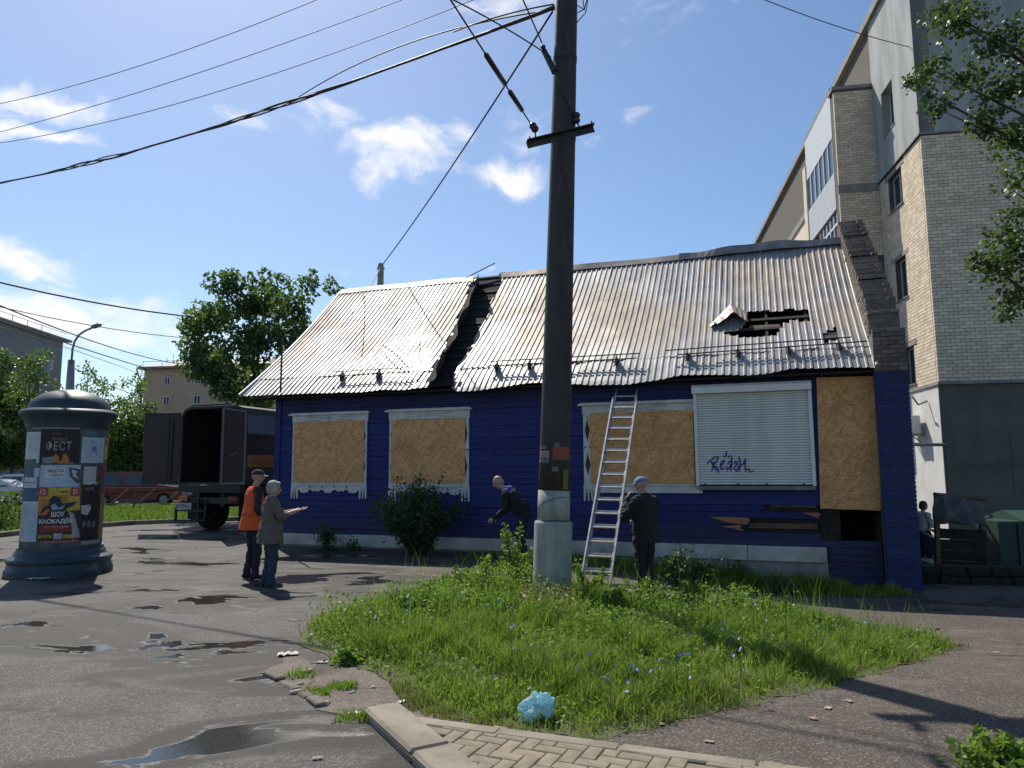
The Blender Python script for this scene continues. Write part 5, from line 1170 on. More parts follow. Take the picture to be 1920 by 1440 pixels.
# ================================================================== FOLIAGE TOOLS
def leaf_mesh(name, C, size, mat, up_bias=.3, aspect=.55, fold=.25, out=None):
    """one small folded leaf (two quads) at each centre"""
    n = len(C); d = rng.normal(size=(n,3)); d[:,2] -= .35; d /= np.linalg.norm(d,axis=1)[:,None]
    nn = rng.normal(size=(n,3)); nn[:,2] += up_bias*2
    if out is not None: nn += out*.9
    nn -= d*(nn*d).sum(1)[:,None]; nn /= np.linalg.norm(nn,axis=1)[:,None]; s = np.cross(d,nn)
    L = (size*rng.uniform(.65,1.35,n))[:,None]; Wd = L*aspect
    V = np.stack([C-d*L*.5, C+s*Wd*.5+nn*L*fold*.3, C+d*L*.5, C-s*Wd*.5+nn*L*fold*.3], 1).reshape(-1,3)
    F = np.arange(4*n).reshape(n,4); return np_mesh(name, V, F, [mat])
def clump_points(cl, per, shell=.55):
    """cl: list of (centre, radii); points thrown through each ellipsoid, denser near its skin and its top"""
    out = []; nr = []
    for c,r in cl:
        m = max(4, int(per*(r[0]*r[1]*r[2])**(2/3))); v = rng.normal(size=(m,3)); v /= np.linalg.norm(v,axis=1)[:,None]
        rad = (shell+(1-shell)*rng.random(m)**.7)[:,None]; rad *= (1+.22*np.sin(v[:,:1]*7+c[0]*3)*np.sin(v[:,2:3]*6+c[1]*5))
        out.append(np.array(c)+v*rad*np.array(r)); nr.append(v)
    return np.concatenate(out), np.concatenate(nr)
def limbs(mb, base, tips, r0, sag=.0):
    base = Vector(base)
    for t in tips:
        t = Vector(t); m = base.lerp(t,.5)+Vector((random.uniform(-.1,.1),random.uniform(-.1,.1),random.uniform(0,.15)))*(t-base).length*.6
        mb.tube([base, base.lerp(m,.5), m, m.lerp(t,.55), t], [r0, r0*.8, r0*.55, r0*.35, r0*.12], 7)
def tree(name, label, cat, base, height, cl, per, lsize, mat, trunk_r=.15, group=None, nl=6, up_bias=.3, fork=.35):
    base = Vector(base); o = thing(name, label, cat, base, 0, group); cl = [((Vector(c)-base)[:], r) for c,r in cl]
    t = MB(); top = Vector((0,0,height*fork)); t.tube([(0,0,-.2),(.02,0,height*fork*.5),top], [trunk_r*1.25,trunk_r,trunk_r*.8], 9)
    pick = sorted(cl, key=lambda c: -c[1][0])[:nl]; limbs(t, top, [c for c,r in pick], trunk_r*.6); t.build('trunk', M['bark'], o, smooth=True)
    C, nr = clump_points(cl, per); link('crown', leaf_mesh('crown', C, lsize, mat, up_bias, out=nr), o); return o
def pclumps(spots):  # (px,py,depth,radius px sideways,radius px up,depth radius m)
    out = []
    for (px,py,Y,rx,rz,ry) in spots:
        c = P(px,py,Y); k = Y/FPX; out.append((c[:], (rx*k, ry, rz*k)))
    return out
def scatter(cx, cy, rx, ry, Y, n, r, dY, seed):
    g = random.Random(seed); o = []
    while len(o) < n:
        u, v = g.uniform(-1,1), g.uniform(-1,1)
        if u*u+v*v < 1: o.append((cx+u*rx, cy+v*ry, Y+g.uniform(-dY,dY), r*g.uniform(.7,1.3), r*g.uniform(.6,1.1), r*g.uniform(.7,1.2)*Y/FPX))
    return o
# big dark tree behind the left end of the house
sp = scatter(480,640,125,115,28,34,34,1.6,1)+scatter(430,555,62,35,27.6,9,24,1,2)+[(430,520,27.6,18,20,.4),(497,522,28,14,22,.4),(470,530,28,16,16,.4),(570,545,28.4,30,28,.6),(585,520,28.4,12,16,.4),(618,535,28.6,16,18,.4),(640,548,29,12,12,.4),(365,600,27.4,16,22,.5),(360,650,27.4,12,20,.4),(378,690,27.4,22,24,.5),(540,600,28,40,40,1),(440,720,27.5,50,35,1)]
tree('linden_tree', 'big dark leafy tree rising behind the left end of the roof', 'tree', (P(490,900,28.2)[0],28.2,0), 8.0, pclumps(sp), 820, .19, M['leaf_linden'], .22)
# shrubs and trees along the far side
sp = scatter(25,800,60,70,47,16,30,1.5,4)+scatter(40,850,75,35,47.5,12,30,1,14)+[(20,700,48,35,30,.9),(0,680,48,25,30,.9)]
tree('dense_bush', 'dense green bush at the left edge behind the advertising column', 'bush', (P(20,900,47)[0],47,0), 6.0, pclumps(sp), 520, .23, M['leaf_mid'], .1)
sp = scatter(232,830,46,62,46,18,28,1.2,5)+scatter(230,872,60,26,46,12,26,.8,15)+[(225,765,46,26,20,.8),(260,790,46,22,20,.8),(280,765,46.5,18,14,.6)]
tree('roadside_bush', 'light green bush between the advertising column and the truck', 'bush', (P(235,900,46)[0],46,0), 5.0, pclumps(sp), 520, .23, M['leaf_mid'], .1)
sp = scatter(165,850,80,46,49,22,34,1,6); tree('shady_bush', 'dark bush low behind the right side of the advertising column', 'bush', (P(165,900,49)[0],49,0), 4.5, pclumps(sp), 420, .25, M['leaf_dark'], .08)
sp = scatter(60,690,42,30,44,8,22,2,9)+[(40,720,44,30,25,.9),(90,735,44,25,25,.9)]
tree('street_tree', 'tree crown in front of the grey building at left', 'tree', (P(60,900,44)[0],44,0), 9, pclumps(sp), 260, .2, M['leaf_mid'], .15)
for k,(cx,cy,rx,ry,Y,lb) in enumerate(((162,715,16,30,62,'slim pale green poplar just right of the street lamp'),(185,730,14,22,64,'small pale tree at the right of the slim poplar'),(228,745,26,28,60,'pale green tree left of the beige building'),(262,720,10,22,63,'narrow tree beside the corner of the beige building'),(250,740,20,30,66,'pale tree against the beige building wall'))):
    sp = scatter(cx,cy,rx,ry,Y,9,11,1.5,20+k)+[(cx,cy-ry,Y,6,12,.4),(cx,cy+40,Y,rx*.9,30,1),(cx,cy+80,Y,rx,30,1)]
    tree('poplar_tree', lb, 'tree', (P(cx,900,Y)[0],Y,0), 9, pclumps(sp), 110, .27, M['leaf_light'], .15)
# near birch reaching in from the right
bx = P(2090,600,8.2); sp = [(1800,40,8.2,70,30,.5),(1870,80,8.0,60,40,.5),(1745,130,8.4,38,26,.35),(1720,150,8.4,20,22,.25),(1810,150,8.3,45,22,.4),(1880,170,8.0,55,40,.5),(1760,205,8.3,26,24,.3),(1840,230,8.1,34,26,.35),(1900,255,8.0,36,36,.45),
      (1905,345,7.9,16,14,.2),(1905,400,7.9,32,22,.3),(1880,440,8.0,40,20,.35),(1850,490,8.0,34,16,.3),(1870,510,8.0,40,26,.35),(1900,560,7.9,30,30,.35),(1905,470,7.8,40,40,.4),(1770,20,8.5,40,24,.35),(1700,155,8.4,10,10,.12),(1825,480,8.0,16,10,.15),(1740,180,8.4,12,16,.2),(1850,250,8.1,12,20,.2),(1980,300,8,90,120,.8),(1990,80,8,90,90,.8),(2000,500,8,90,60,.8),(1890,590,7.9,18,14,.2)]
bt = thing('birch_tree', 'leafy tree branches hanging into the upper right corner', 'tree', (bx.x,8.2,float(gz(bx.x,8.2))))
t = MB(); b0 = Vector((0,0,0)); base = Vector(bt.location); t.tube([(0,0,-.2),(-.05,0,2.0),(-.1,.05,4.2),(0,0,7.5)], [.17,.15,.12,.06], 10)
for (z,tips) in ((3.2,((1870,510),(1850,490),(1900,560),(1830,478))),(4.2,((1880,440),(1890,350))),(5.2,((1745,130),(1700,155),(1840,230),(1900,270),(1760,205))),(6.0,((1800,40),(1770,20),(1870,80)))):
    limbs(t, (-.08,.03,z), [P(x,y,8.2)-base for x,y in tips], .03)
t.build('trunk', M['bark'], bt, smooth=True); cl = [((Vector(c)-base)[:],r) for c,r in pclumps(sp)]
C, nr = clump_points(cl, 4300, .10); link('crown', leaf_mesh('crown', C, .058, M['leaf_birch'], .1, .75, out=nr*.3), bt)
# shrub against the wall, small plants
def shrub(name, label, base, h, rx, n, lsize, mat, seed, cat='shrub'):
    g = random.Random(seed); base = Vector(base); o = thing(name, label, cat, base); t = MB(); C = []
    for k in range(n):
        an = g.uniform(0,6.28); rr_ = g.uniform(0,rx); hh = h*g.uniform(.45,1)*(1-.35*(rr_/rx)**2); tip = Vector((math.cos(an)*rr_,math.sin(an)*rr_*.7,hh)); t.tube([(tip.x*.15,tip.y*.15,0),tip*.55+Vector((0,0,hh*.12)),tip], [.012,.008,.003], 5)
        for j in range(int(16+hh*42)): f = g.random()**.6; q = tip*f+Vector((g.gauss(0,.085),g.gauss(0,.085),g.gauss(0,.06))); C.append(q[:] if q.z > .02 else (q.x,q.y,.03))
    t.build('stems', M['bark'], o, smooth=True); link('foliage', leaf_mesh('foliage', np.array(C), lsize, mat, .3, .6), o); return o
shrub('wall_shrub', 'big dark shrub against the blue wall under the second window', HO+HU*4.25+HN*(-.95), 1.70, 1.0, 100, .085, M['leaf_dark'], 3)
shrub('wall_weed', 'small dark weed at the plinth below the first boarded window', HO+HU*1.75+HN*(-.45), .62, .24, 12, .07, M['leaf_dark'], 4)
shrub('wall_weed', 'small dark weed between the first weed and the big shrub', HO+HU*2.5+HN*(-.5), .30, .2, 8, .06, M['leaf_dark'], 5)
for k,(x,y,h,r) in enumerate(((1265,1072,.7,.4),(1310,1075,.55,.4),(1385,1060,.35,.3),(1465,1085,.35,.35))):
    shrub('shade_weed', ['weedy green clump in the shade right of the man in the cap','second weedy clump in the shade right of the man in the cap','low weeds in front of the white plinth under the graffiti','low weeds before the right end of the white plinth'][k], G(x,y+30), h, r, 16, .06, M['leaf_dark'], 30+k)
def tall_weed(label, base, h, n, rx, seed):
    g = random.Random(seed); base = Vector(base); o = thing('tall_weed', label, 'weed', base); t = MB(); C = []
    for k in range(n):
        an = g.uniform(0,6.28); tip = Vector((math.cos(an)*rx*g.random(),math.sin(an)*rx*g.random(),h*g.uniform(.5,1))); t.tube([(tip.x*.4,tip.y*.4,0),tip*.5,tip], [.009,.007,.003], 5)
        for j in range(70): f = .12+.88*g.random(); w_ = .10*(1.15-f); C.append((tip*f+Vector((g.gauss(0,w_),g.gauss(0,w_),g.gauss(0,.02))))[:])
    t.build('stems', M['weed'], o); link('foliage', leaf_mesh('foliage', np.array(C), .06, M['weed'], .4, .5), o)
tall_weed('tall bright green weed growing just left of the pole', G(962,1105), 1.0, 9, .26, 2); tall_weed('shorter green weed between the tall weed and the pole', G(990,1112), .62, 7, .2, 3)
tall_weed('green weed clump in front of the man in the cap', G(1300,1146), .42, 8, .25, 5); tall_weed('green weed at the right foot of the pole', G(1105,1122), .45, 9, .3, 6); tall_weed('leafy weed before the feet of the man in the cap', G(1215,1132), .40, 7, .25, 8)
for k,(x,y,h_,lb) in enumerate(((905,1108,.50,'leafy weed clump left of the tall weed by the pole'),(860,1112,.38,'low leafy weed clump on the back edge of the grass island'),(1385,1150,.34,'leafy weed clump behind the pole shadow'),(1450,1165,.30,'small leafy weed clump on the right half of the island'),(1160,1150,.36,'leafy weed clump right of the pole foot'),(945,1160,.32,'leafy weed clump in front of the tall weed'),(1540,1195,.24,'low weed clump near the right tip of the island'),(760,1150,.26,'low weed clump near the left tip of the island'))): tall_weed(lb, G(x,y), h_, 9, .30, 40+k)
tall_weed('bush tip peeking in at the lower right corner', G(1880,1452), .22, 12, .3, 9); tall_weed('low leafy plant on the bare left edge of the grass island', G(655,1242), .14, 8, .15, 10)

# ================================================================== GRASS
def blades(name, poly, n, hmin, hmax, mat, wd=.006, dens=None, lean=.5, zoff=.005):
    xs = np.array([p[0] for p in poly]); ys = np.array([p[1] for p in poly]); X = rng.uniform(xs.min(),xs.max(),n*3); Y = rng.uniform(ys.min(),ys.max(),n*3); k = np_inpoly(X,Y,poly)
    if dens is not None: k &= rng.random(len(X)) < dens(X,Y)
    X, Y = X[k][:n], Y[k][:n]; n = len(X); Z = gz(X,Y)+zoff; h = rng.uniform(hmin,hmax,n)*np.clip(.45+pdist(X,Y,poly)*1.3,.45,1)*(.40+1.25*np.clip(.5+.5*np.sin(X*2.7+1)*np.sin(Y*3.1)+.35*np.sin(X*7.3+Y*5)+.3*np.sin(X*15-Y*11),0,1.2))
    an = rng.uniform(0,6.283,n); l = rng.uniform(.1,lean,n)*h; a2 = rng.uniform(0,6.283,n); w_ = wd*rng.uniform(.6,1.5,n)
    dx, dy = np.cos(an)*l, np.sin(an)*l; wx, wy = np.cos(a2)*w_, np.sin(a2)*w_
    B = np.stack([X,Y,Z],1); Wv = np.stack([wx,wy,0*wx],1); Md = B+np.stack([dx*.3,dy*.3,h*.6],1); Tp = B+np.stack([dx,dy,h],1)
    V = np.stack([B-Wv,B+Wv,Md+Wv*.8,Md-Wv*.8,Tp],1).reshape(-1,3); i = np.arange(n)*5
    F = np.concatenate([np.stack([i,i+1,i+2],1),np.stack([i,i+2,i+3],1),np.stack([i+3,i+2,i+4],1)]); return tag(link(name, np_mesh(name,V,F,[mat])), kind='stuff')
def pdist(X, Y, poly):
    d = np.full(len(X), 9.); 
    for (ax_,ay_),(bx_,by_) in zip(poly, poly[1:]+poly[:1]):
        ux, uy = bx_-ax_, by_-ay_; t = np.clip(((X-ax_)*ux+(Y-ay_)*uy)/(ux*ux+uy*uy+1e-9),0,1); d = np.minimum(d, np.hypot(X-ax_-t*ux, Y-ay_-t*uy))
    return d
def patchy(X, Y): return .5+.5*np.sin(X*2.1+.7*np.sin(Y*2.3))*np.sin(Y*1.9+.8*np.sin(X*1.7))
def edge_d(X, Y):   # thin near the worn edges
    return np.clip(.12+pdist(X,Y,ISL)/.45+.25*np.sin(X*9)*np.sin(Y*8),.08,1)*np.clip((X+2.7)/1.2,.25,1)*np.clip(1.5*patchy(X*1.3,Y*1.2)**.8,.10,1)
blades('grass', ISL, 105000, .035, .15, M['grass'], .0042, edge_d, 1.1)['label'] = 'green grass of the island round the pole'
blades('dry_grass', ISL, 24000, .03, .15, M['grass_dry'], .004, lambda X,Y: np.clip(.9-(Y-5.2)/2.2,.15,1)*np.clip(.5+.5*np.sin(X*1.9+Y)*1.2,.1,1), .9)['label'] = 'dry yellowish grass along the island edge'
# broad-leaved weeds among the grass
X = rng.uniform(-3.2,6.2,120000); Y = rng.uniform(4.4,12,120000); nz_ = .5+.5*np.sin(X*1.7+2)*np.sin(Y*1.3+1)+.35*np.sin(X*4.1)*np.sin(Y*3.7)
back = np.clip((Y-6.0)/2.5,0,1); k = np_inpoly(X,Y,ISL) & (rng.random(120000) < np.clip(nz_*(.45+.8*back),0,1)*np.clip(pdist(X,Y,ISL)/.4,.1,1)); X, Y = X[k][:60000], Y[k][:60000]; bk = np.clip((Y-6.5)/2.5,0,1)
C = np.stack([X,Y,gz(X,Y)+rng.random(len(X))**.8*(.09+.30*bk*np.clip(.15+np.sin(X*2.3+Y*1.1)*np.sin(Y*2.9+X*.7)+.5*np.exp(-((X-.5)**2)/1.2),.1,1.2))],1); tag(link('broadleaf_weeds', leaf_mesh('broadleaf_weeds', C, .040, M['weed'], .6, .6)), 'bright broad leaved weeds growing through the grass', kind='stuff')
blades('tall_stalks', ISL, 2600, .16, .42, M['weed'], .003, lambda X,Y: np.clip((Y-6.2)/2.5,.03,1)*np.clip(pdist(X,Y,ISL)/.3,.2,1), .5)['label'] = 'thin tall stalks rising from the grass island'
ISO = [(sum(p[0] for p in ISL)/len(ISL)+(x-sum(p[0] for p in ISL)/len(ISL))*1.035, sum(p[1] for p in ISL)/len(ISL)+(y-sum(p[1] for p in ISL)/len(ISL))*1.035) for x,y in ISL]
blades('edge_grass', ISO, 9000, .03, .09, M['grass_dry'], .0035, lambda X,Y: np.where(pdist(X,Y,ISL) < .16, .9*np.clip(.5+.7*np.sin(X*6+Y*4),.05,1), 0), 1.2)['label'] = 'short dry grass fraying over the island edge'
rag = [tuple(G(*p)[:2]) for p in ((980,1130),(1060,1135),(1100,1165),(1040,1175),(960,1160))]
X = rng.uniform(.0,1.2,5000); Y = rng.uniform(7,10.5,5000); k = np_inpoly(X,Y,rag); C = np.stack([X[k],Y[k],gz(X[k],Y[k])+.05+rng.random(k.sum())*.26],1)
tag(link('yellow_weeds', leaf_mesh('yellow_weeds', C, .05, M['grass_dry'], .6, .5)), 'yellowing leafy weeds at the foot of the pole', kind='stuff')
SHG = [HG(5.2,-.35),HG(5.2,-1.6),HG(7.0,-1.8),HG(9.5,-1.8),HG(12.0,-1.5),HG(13.2,-1.1),HG(13.2,-.5),HG(9,-.3)]
blades('shade_grass', SHG, 22000, .06, .22, M['grass'], .006, lambda X,Y: np.clip((X-1.0)/3,.06,1), .8)['label'] = 'shaded grass strip along the house'
blades('far_lawn_grass', [p for p in LAWN if p[0] > -30]+[(-30,37),(-30,17.6)] if False else [(-30,18.9),(-14.5,19),(-13.9,22.5),(-12.8,24.8),(-9.7,26.6),(-3,29.5),(-3,36.5),(-30,36.5)], 60000, .05, .13, M['grass_far'], .018, None, .8, .065)['label'] = 'sunny lawn across the street'
for (x,y,n) in ((640,1290,260),(590,1300,240),(660,1348,260),(560,1270,120)):
    c = G(x,y); o = blades('grass_tuft', [(c.x-.14,c.y-.06),(c.x+.14,c.y-.09),(c.x+.12,c.y+.10),(c.x-.10,c.y+.12)], n, .03, .09, M['grass'], .004); o['label'] = 'grass tuft in the crack of the broken kerb'; 
MUDG = gpoly([(720,1270),(860,1340),(960,1370),(1000,1385),(900,1376),(760,1330)]); blades('sparse_grass', MUDG, 2500, .03, .12, M['grass_dry'], .004)['label'] = 'sparse grass at the edge of the muddy strip'
# chicory stalks
fl_ = MB(); 
def chicory(base, h, seed, i):
    g = random.Random(seed); o = thing('chicory_plant', 'thin chicory stalk with small blue flowers in the grass island', 'wildflower', base, g.uniform(0,6), 'chicory stalks in the grass island'); t = MB(); tip = Vector((g.uniform(-.06,.06),g.uniform(-.06,.06),h)); t.tube([(0,0,0),tip*.5+Vector((.01,0,0)),tip], [.004,.003,.002], 5)
    ends = [tip]
    for k in range(3): f = g.uniform(.4,.9); e = tip*f+Vector((g.uniform(-.1,.1),g.uniform(-.1,.1),g.uniform(.03,.1))); t.tube([tip*f,e], [.003,.0015], 4); ends.append(e)
    t.build('stalk', M['weed'], o)
    for e in ends[:g.choice((2,3,4))]:
        q = MB(); n = 10; nn = Vector((g.gauss(0,.4),-.6+g.gauss(0,.3),.6)).normalized(); a_ = nn.orthogonal().normalized(); b_ = nn.cross(a_)
        for j in range(n): an = 6.283*j/n; d = a_*math.cos(an)+b_*math.sin(an); s_ = nn.cross(d)*.0055; q.add([e,e+d*.010-s_*.7,e+d*.0135+nn*.002,e+d*.010+s_*.7],[(0,1,2,3)])
        q.build('flower', M['chicory'], o, norm=False)
for i,(x,y) in enumerate(((835,1150),(800,1130),(860,1140),(930,1180),(760,1160),(955,1255),(1040,1300),(1070,1290),(1110,1285),(1180,1290),(1185,1325),(1230,1300),(1275,1290),(1285,1315),(1360,1250),(1375,1240),(1385,1290),(1530,1215),(1190,1230),(690,1190),(740,1130),(900,1120),(1150,1330),(1300,1225),(1420,1180),(1640,1195))):
    chicory(G(x,y+22), random.uniform(.26,.44), 100+i, i)

# ================================================================== FAR STREET
M['beige'] = pm('beige_render', (.66,.475,.315), (.58,.415,.275), .8, .9, bump=.2); M['greyb'] = pm('grey_green_render', (.30,.31,.29), (.24,.25,.24), .8, .9); M['roofgrey'] = pm('far_roof', (.33,.29,.28), (.25,.23,.23), .8, .7)
def far_building(name, label, px0, px1, Y0, Y1, eave_py, wall_mat, wpx, roof_h, depth=14, chim=(), base_z=0.):
    A, B = P(px0,eave_py[0],Y0), P(px1,eave_py[1],Y1); ez = A.z; u = Vector((B.x-A.x,B.y-A.y,0)); L = u.length; o = thing(name, label, 'building', (A.x,A.y,0), math.atan2(u.y,u.x)); u.normalize(); nn = Vector((-u.y,u.x,0))
    q = MB(); q.box(0,L,0,depth,base_z,ez); q.build('wall', wall_mat, o)
    q = MB(); q.box(-.5,L+.5,-.6,depth+.6,ez+.002,ez+.22); e = q.build('eaves', M['ledge'], o)
    q = MB(); q.add([(-.5,-.6,ez+.22),(L+.5,-.6,ez+.22),(L+.5,depth+.6,ez+.22),(-.5,depth+.6,ez+.22),(roof_h*1.1,depth/2,ez+roof_h),(L-roof_h*1.1,depth/2,ez+roof_h)],[(0,1,5,4),(1,2,5),(2,3,4,5),(3,0,4)]); r = q.build('roof', M['roofgrey'], o)
    for k in range(int(L/2.2)): p_ = MB(); p_.tube([(k*2.2,-.3,ez+.2),(k*2.2,-.3,ez+.85)], .03, 4); p_.build('rail_post', M['dark_metal'], r)
    p_ = MB(); p_.tube([(0,-.3,ez+.8),(L,-.3,ez+.8)], .025, 4); p_.build('roof_rail', M['dark_metal'], r)
    for (s_,w_,h_) in chim: p_ = MB(); p_.box(s_,s_+w_,depth*.25,depth*.25+w_,ez+roof_h*.2,ez+roof_h*.4+h_); p_.build('chimney', M['roofgrey'], r)
    o_ = Vector((0,0,CH))
    for (x0,x1,y0,y1) in wpx:
        d = px_dir((x0+x1)/2,(y0+y1)/2); k = (A-o_).dot(nn)/d.dot(nn)
        def wp(x,y): d = px_dir(x,y); k = (A-o_).dot(nn)/d.dot(nn); p = o_+d*k-Vector((A.x,A.y,0)); return p.dot(u), p.z
        a_ = wp(x0,y1); b_ = wp(x1,y0); s0,s1,z0,z1 = a_[0],b_[0],a_[1],b_[1]; t_ = .10
        w_ = MB()
        for (c_,d_,e_,f_) in ((s0,s0+t_,z0,z1),(s1-t_,s1,z0,z1),(s0+t_,s1-t_,z0,z0+t_),(s0+t_,s1-t_,z1-t_,z1),((s0+s1)/2-.05,(s0+s1)/2+.05,z0+t_,z1-t_)): w_.box(c_,d_,-.06,.02,e_,f_)
        w_ = w_.build('window', M['upvc'], o); p_ = MB(); p_.box(s0+t_,s1-t_,-.03,-.01,z0+t_,z1-t_); p_.build('pane', M['glass'], w_)
    return o, u, ez, L
bb, u_, ez_, L_ = far_building('beige_building', 'beige rendered four storey building beyond the truck', 271,500,76,74,(693,690), M['beige'], [(308,320,706,723),(365,378,705,721),(306,319,743,759),(363,377,741,758),(307,319,773,788),(364,377,775,790),(420,432,705,721),(420,432,741,758)], 2.0, 12, ((5.5,1.4,1.8),(9,1.2,1.4)))
q = MB(); q.tube([(-.5,-.6,ez_),(-.45,-.1,ez_-1.0),(.1,-.12,ez_-1.3)], .07, 6); q.build('gutter_pipe', M['dark_metal'], bb)
for k in range(7): q = MB(); q.tube([(1.2+k*.7,2,ez_+.3),(1.2+k*.7,2,ez_+1.5+.5*math.sin(k*2.2))], .025, 4); q.build('antenna', M['dark_metal'], bb)
gbn, u_, ez_, L_ = far_building('grey_building', 'grey building with pale hipped roof at the left edge', -260,117,46,70,(520,664), M['greyb'], [(17,26,662,680),(50,60,667,686),(61,69,668,686),(91,99,676,692),(17,26,712,730),(50,62,716,732)], 2.6, 12, ())
q = MB(); q.box(L_-9,L_-4,-1.0,0,ez_-5.6,ez_-4.2); q.build('balcony', M['greyb'], gbn)
# street lamp
ly = 30; lb0 = Vector((P(131,900,ly).x,ly,0)); lam = thing('street_lamp', 'grey street lamp with curved arm behind the advertising column', 'street lamp', lb0)
q = MB(); zt1 = P(134,675,ly).z; q.tube([(0,0,-.1),(P(131,730,ly).x-lb0.x,0,P(131,730,ly).z),(P(134,675,ly).x-lb0.x,0,zt1)], [.19,.16,.13], 12); q.build('mast', M['lampgrey'] if 'lampgrey' in M else M['steel'], lam, smooth=True)
q = MB(); q.tube([P(x,y,ly)-lb0 for x,y in ((134,678),(136,655),(140,640),(148,628),(160,620),(172,615))], .045, 8); q.build('arm', M['steel'], lam, smooth=True)
q = MB(); a_, b_ = P(171,614,ly)-lb0, P(190,608,ly)-lb0; q.tube([a_,a_.lerp(b_,.3),a_.lerp(b_,.8),b_], [.05,.10,.10,.05], 8); q.build('lamp_head', M['steel'], lam)
# low fence with diagonal bars
fen = thing('low_fence', 'low metal fence with diagonal bars on the far lawn', 'fence'); f0, f1 = P(150,945,33.5), P(430,945,34.5); fd = (f1-f0); fl = fd.length; fd.normalize(); f0 = Vector((f0.x,f0.y,.06)); M['fence'] = pm('fence_paint', (.05,.05,.045), (.08,.075,.07), 5, .6)
q = MB(); q.bar(f0+Vector((0,0,.98)), f0+fd*fl+Vector((0,0,.98)), .05, .05); q.build('top_rail', M['fence'], fen); q = MB(); q.bar(f0+Vector((0,0,.25)), f0+fd*fl+Vector((0,0,.25)), .04, .04); q.build('bottom_rail', M['fence'], fen)
k = 0.
while k < fl:
    q = MB(); q.bar(f0+fd*k, f0+fd*k+Vector((0,0,1.0)), .06, .06, up=(0,1,0)); q.build('post', M['fence'], fen)
    for o_ in (0,1.15): q = MB(); q.bar(f0+fd*(k+o_+.15)+Vector((0,-.03,.27)), f0+fd*(k+o_+.9)+Vector((0,-.03,.96)), .03, .03, up=(0,1,0)); q.build('diagonal_bar', M['steel'], fen)
    k += 2.3
# cars
def carpaint(n, c): t = NT(n); t.b.inputs['Coat Weight'].default_value = .6; t.b.inputs['Coat Roughness'].default_value = .08; return t.fin(c, .35, .1)
M['car_red'] = carpaint('car_red', (.19,.010,.013)); M['car_white'] = carpaint('car_white', (.62,.64,.66)); M['car_green'] = carpaint('car_pale', (.42,.52,.46))
def car(label, loc, rz, mat, L=4.5, W=1.85, H=1.7, suv=True, name='parked_car'):
    o = thing(name, label, 'car', loc, rz, 'cars parked across the street')
    s_ = L/4.5; hgt = H/1.7
    lo_ = [(-2.2,.32),(2.15,.32),(2.25,.55),(2.2,.82),(2.0,.95),(1.15,1.03),(-1.95,1.05),(-2.2,.98),(-2.26,.6)]
    hi_ = [(1.15,1.02),(.45,1.60),(.1,1.68),(-1.55,1.66),(-1.85,1.55),(-2.12,1.02)] if suv else [(1.0,1.02),(.25,1.42),(-.2,1.47),(-1.0,1.44),(-1.8,1.03)]
    q = MB(); q.prism([(x*s_,z*hgt) for x,z in lo_], lambda u,v,d: (u,d,v), -W/2, W/2); q.build('body', mat, o, bevel=.05)
    q = MB(); k = len(hi_); V = [(x*s_,-W/2+.06+.14*max(0,(z-1.02)/.65),z*hgt) for x,z in hi_]+[(x*s_,W/2-.06-.14*max(0,(z-1.02)/.65),z*hgt) for x,z in hi_]
    q.add(V,[tuple(range(k)),tuple(range(2*k-1,k-1,-1))]+[(i,(i+1)%k,k+(i+1)%k,k+i) for i in range(k)]); cb = q.build('cabin', mat, o, bevel=.03)
    top = max(z for x,z in hi_)
    for sg in (-1,1):
        xs = [x for x,z in hi_]; xa, xb = (min(xs)+.28)*s_, (max(xs)-.30)*s_; md = (xa+xb)/2; y1 = sg*(W/2-.06+.004); y2 = sg*(W/2-.06-.105+.004)
        zt_ = (top-.12)*hgt
        for (a_,b_,c_,d_) in ((xa,md-.05,xa+.18,md-.05),(md+.05,xb,md+.05,xb-.42)): p_ = MB(); p_.add([(a_,y1,1.06*hgt),(b_,y1,1.06*hgt),(d_,y2,zt_),(c_,y2,zt_)],[(0,1,2,3)]); p_.build('side_window', M['glass'], cb, norm=False)
        p_ = MB(); p_.tube([(xa+.2,sg*(W/2-.24),(top+.05)*hgt),(xb-.6,sg*(W/2-.24),(top+.05)*hgt)], .02, 5); p_.build('roof_rail', M['steel'], cb)
        for x in (-1.38*s_,1.38*s_):
            q = MB(); n = 18; r = .34; V = [(x+r*math.cos(6.283*j/n),sg*(W/2-.22 if t_ == 0 else W/2+.01),r+r*math.sin(6.283*j/n)) for t_ in (0,1) for j in range(n)]; q.add(V,[(j,(j+1)%n,n+(j+1)%n,n+j) for j in range(n)]+[tuple(range(n,2*n))]); wl_ = q.build('wheel', M['tyre'], o)
            p_ = MB(); p_.prism([(x+.2*math.cos(6.283*j/10),r+.2*math.sin(6.283*j/10)) for j in range(10)], lambda u,v,d: (u,d,v), sg*(W/2+.012), sg*(W/2+.02)); p_.build('rim', M['steel'], wl_)
        p_ = MB(); p_.box(-2.27*s_,-2.2*s_,sg*(W/2-.08)-.10,sg*(W/2-.08)+.0 if sg < 0 else sg*(W/2-.08)+.02,.72*hgt,1.0*hgt); p_.build('tail_lamp', M['lamp_red'], o)
    (x0,z0),(x1,z1) = hi_[-1],hi_[-2]; p_ = MB(); p_.add([((x0*.8+x1*.2)*s_-.03,-W/2+.22,(z0*.8+z1*.2)*hgt),((x0*.8+x1*.2)*s_-.03,W/2-.22,(z0*.8+z1*.2)*hgt),((x0*.2+x1*.8)*s_-.03,W/2-.26,(z0*.2+z1*.8)*hgt),((x0*.2+x1*.8)*s_-.03,-W/2+.26,(z0*.2+z1*.8)*hgt)],[(0,1,2,3)]); p_.build('rear_window', M['glass'], cb, norm=False)
    return o
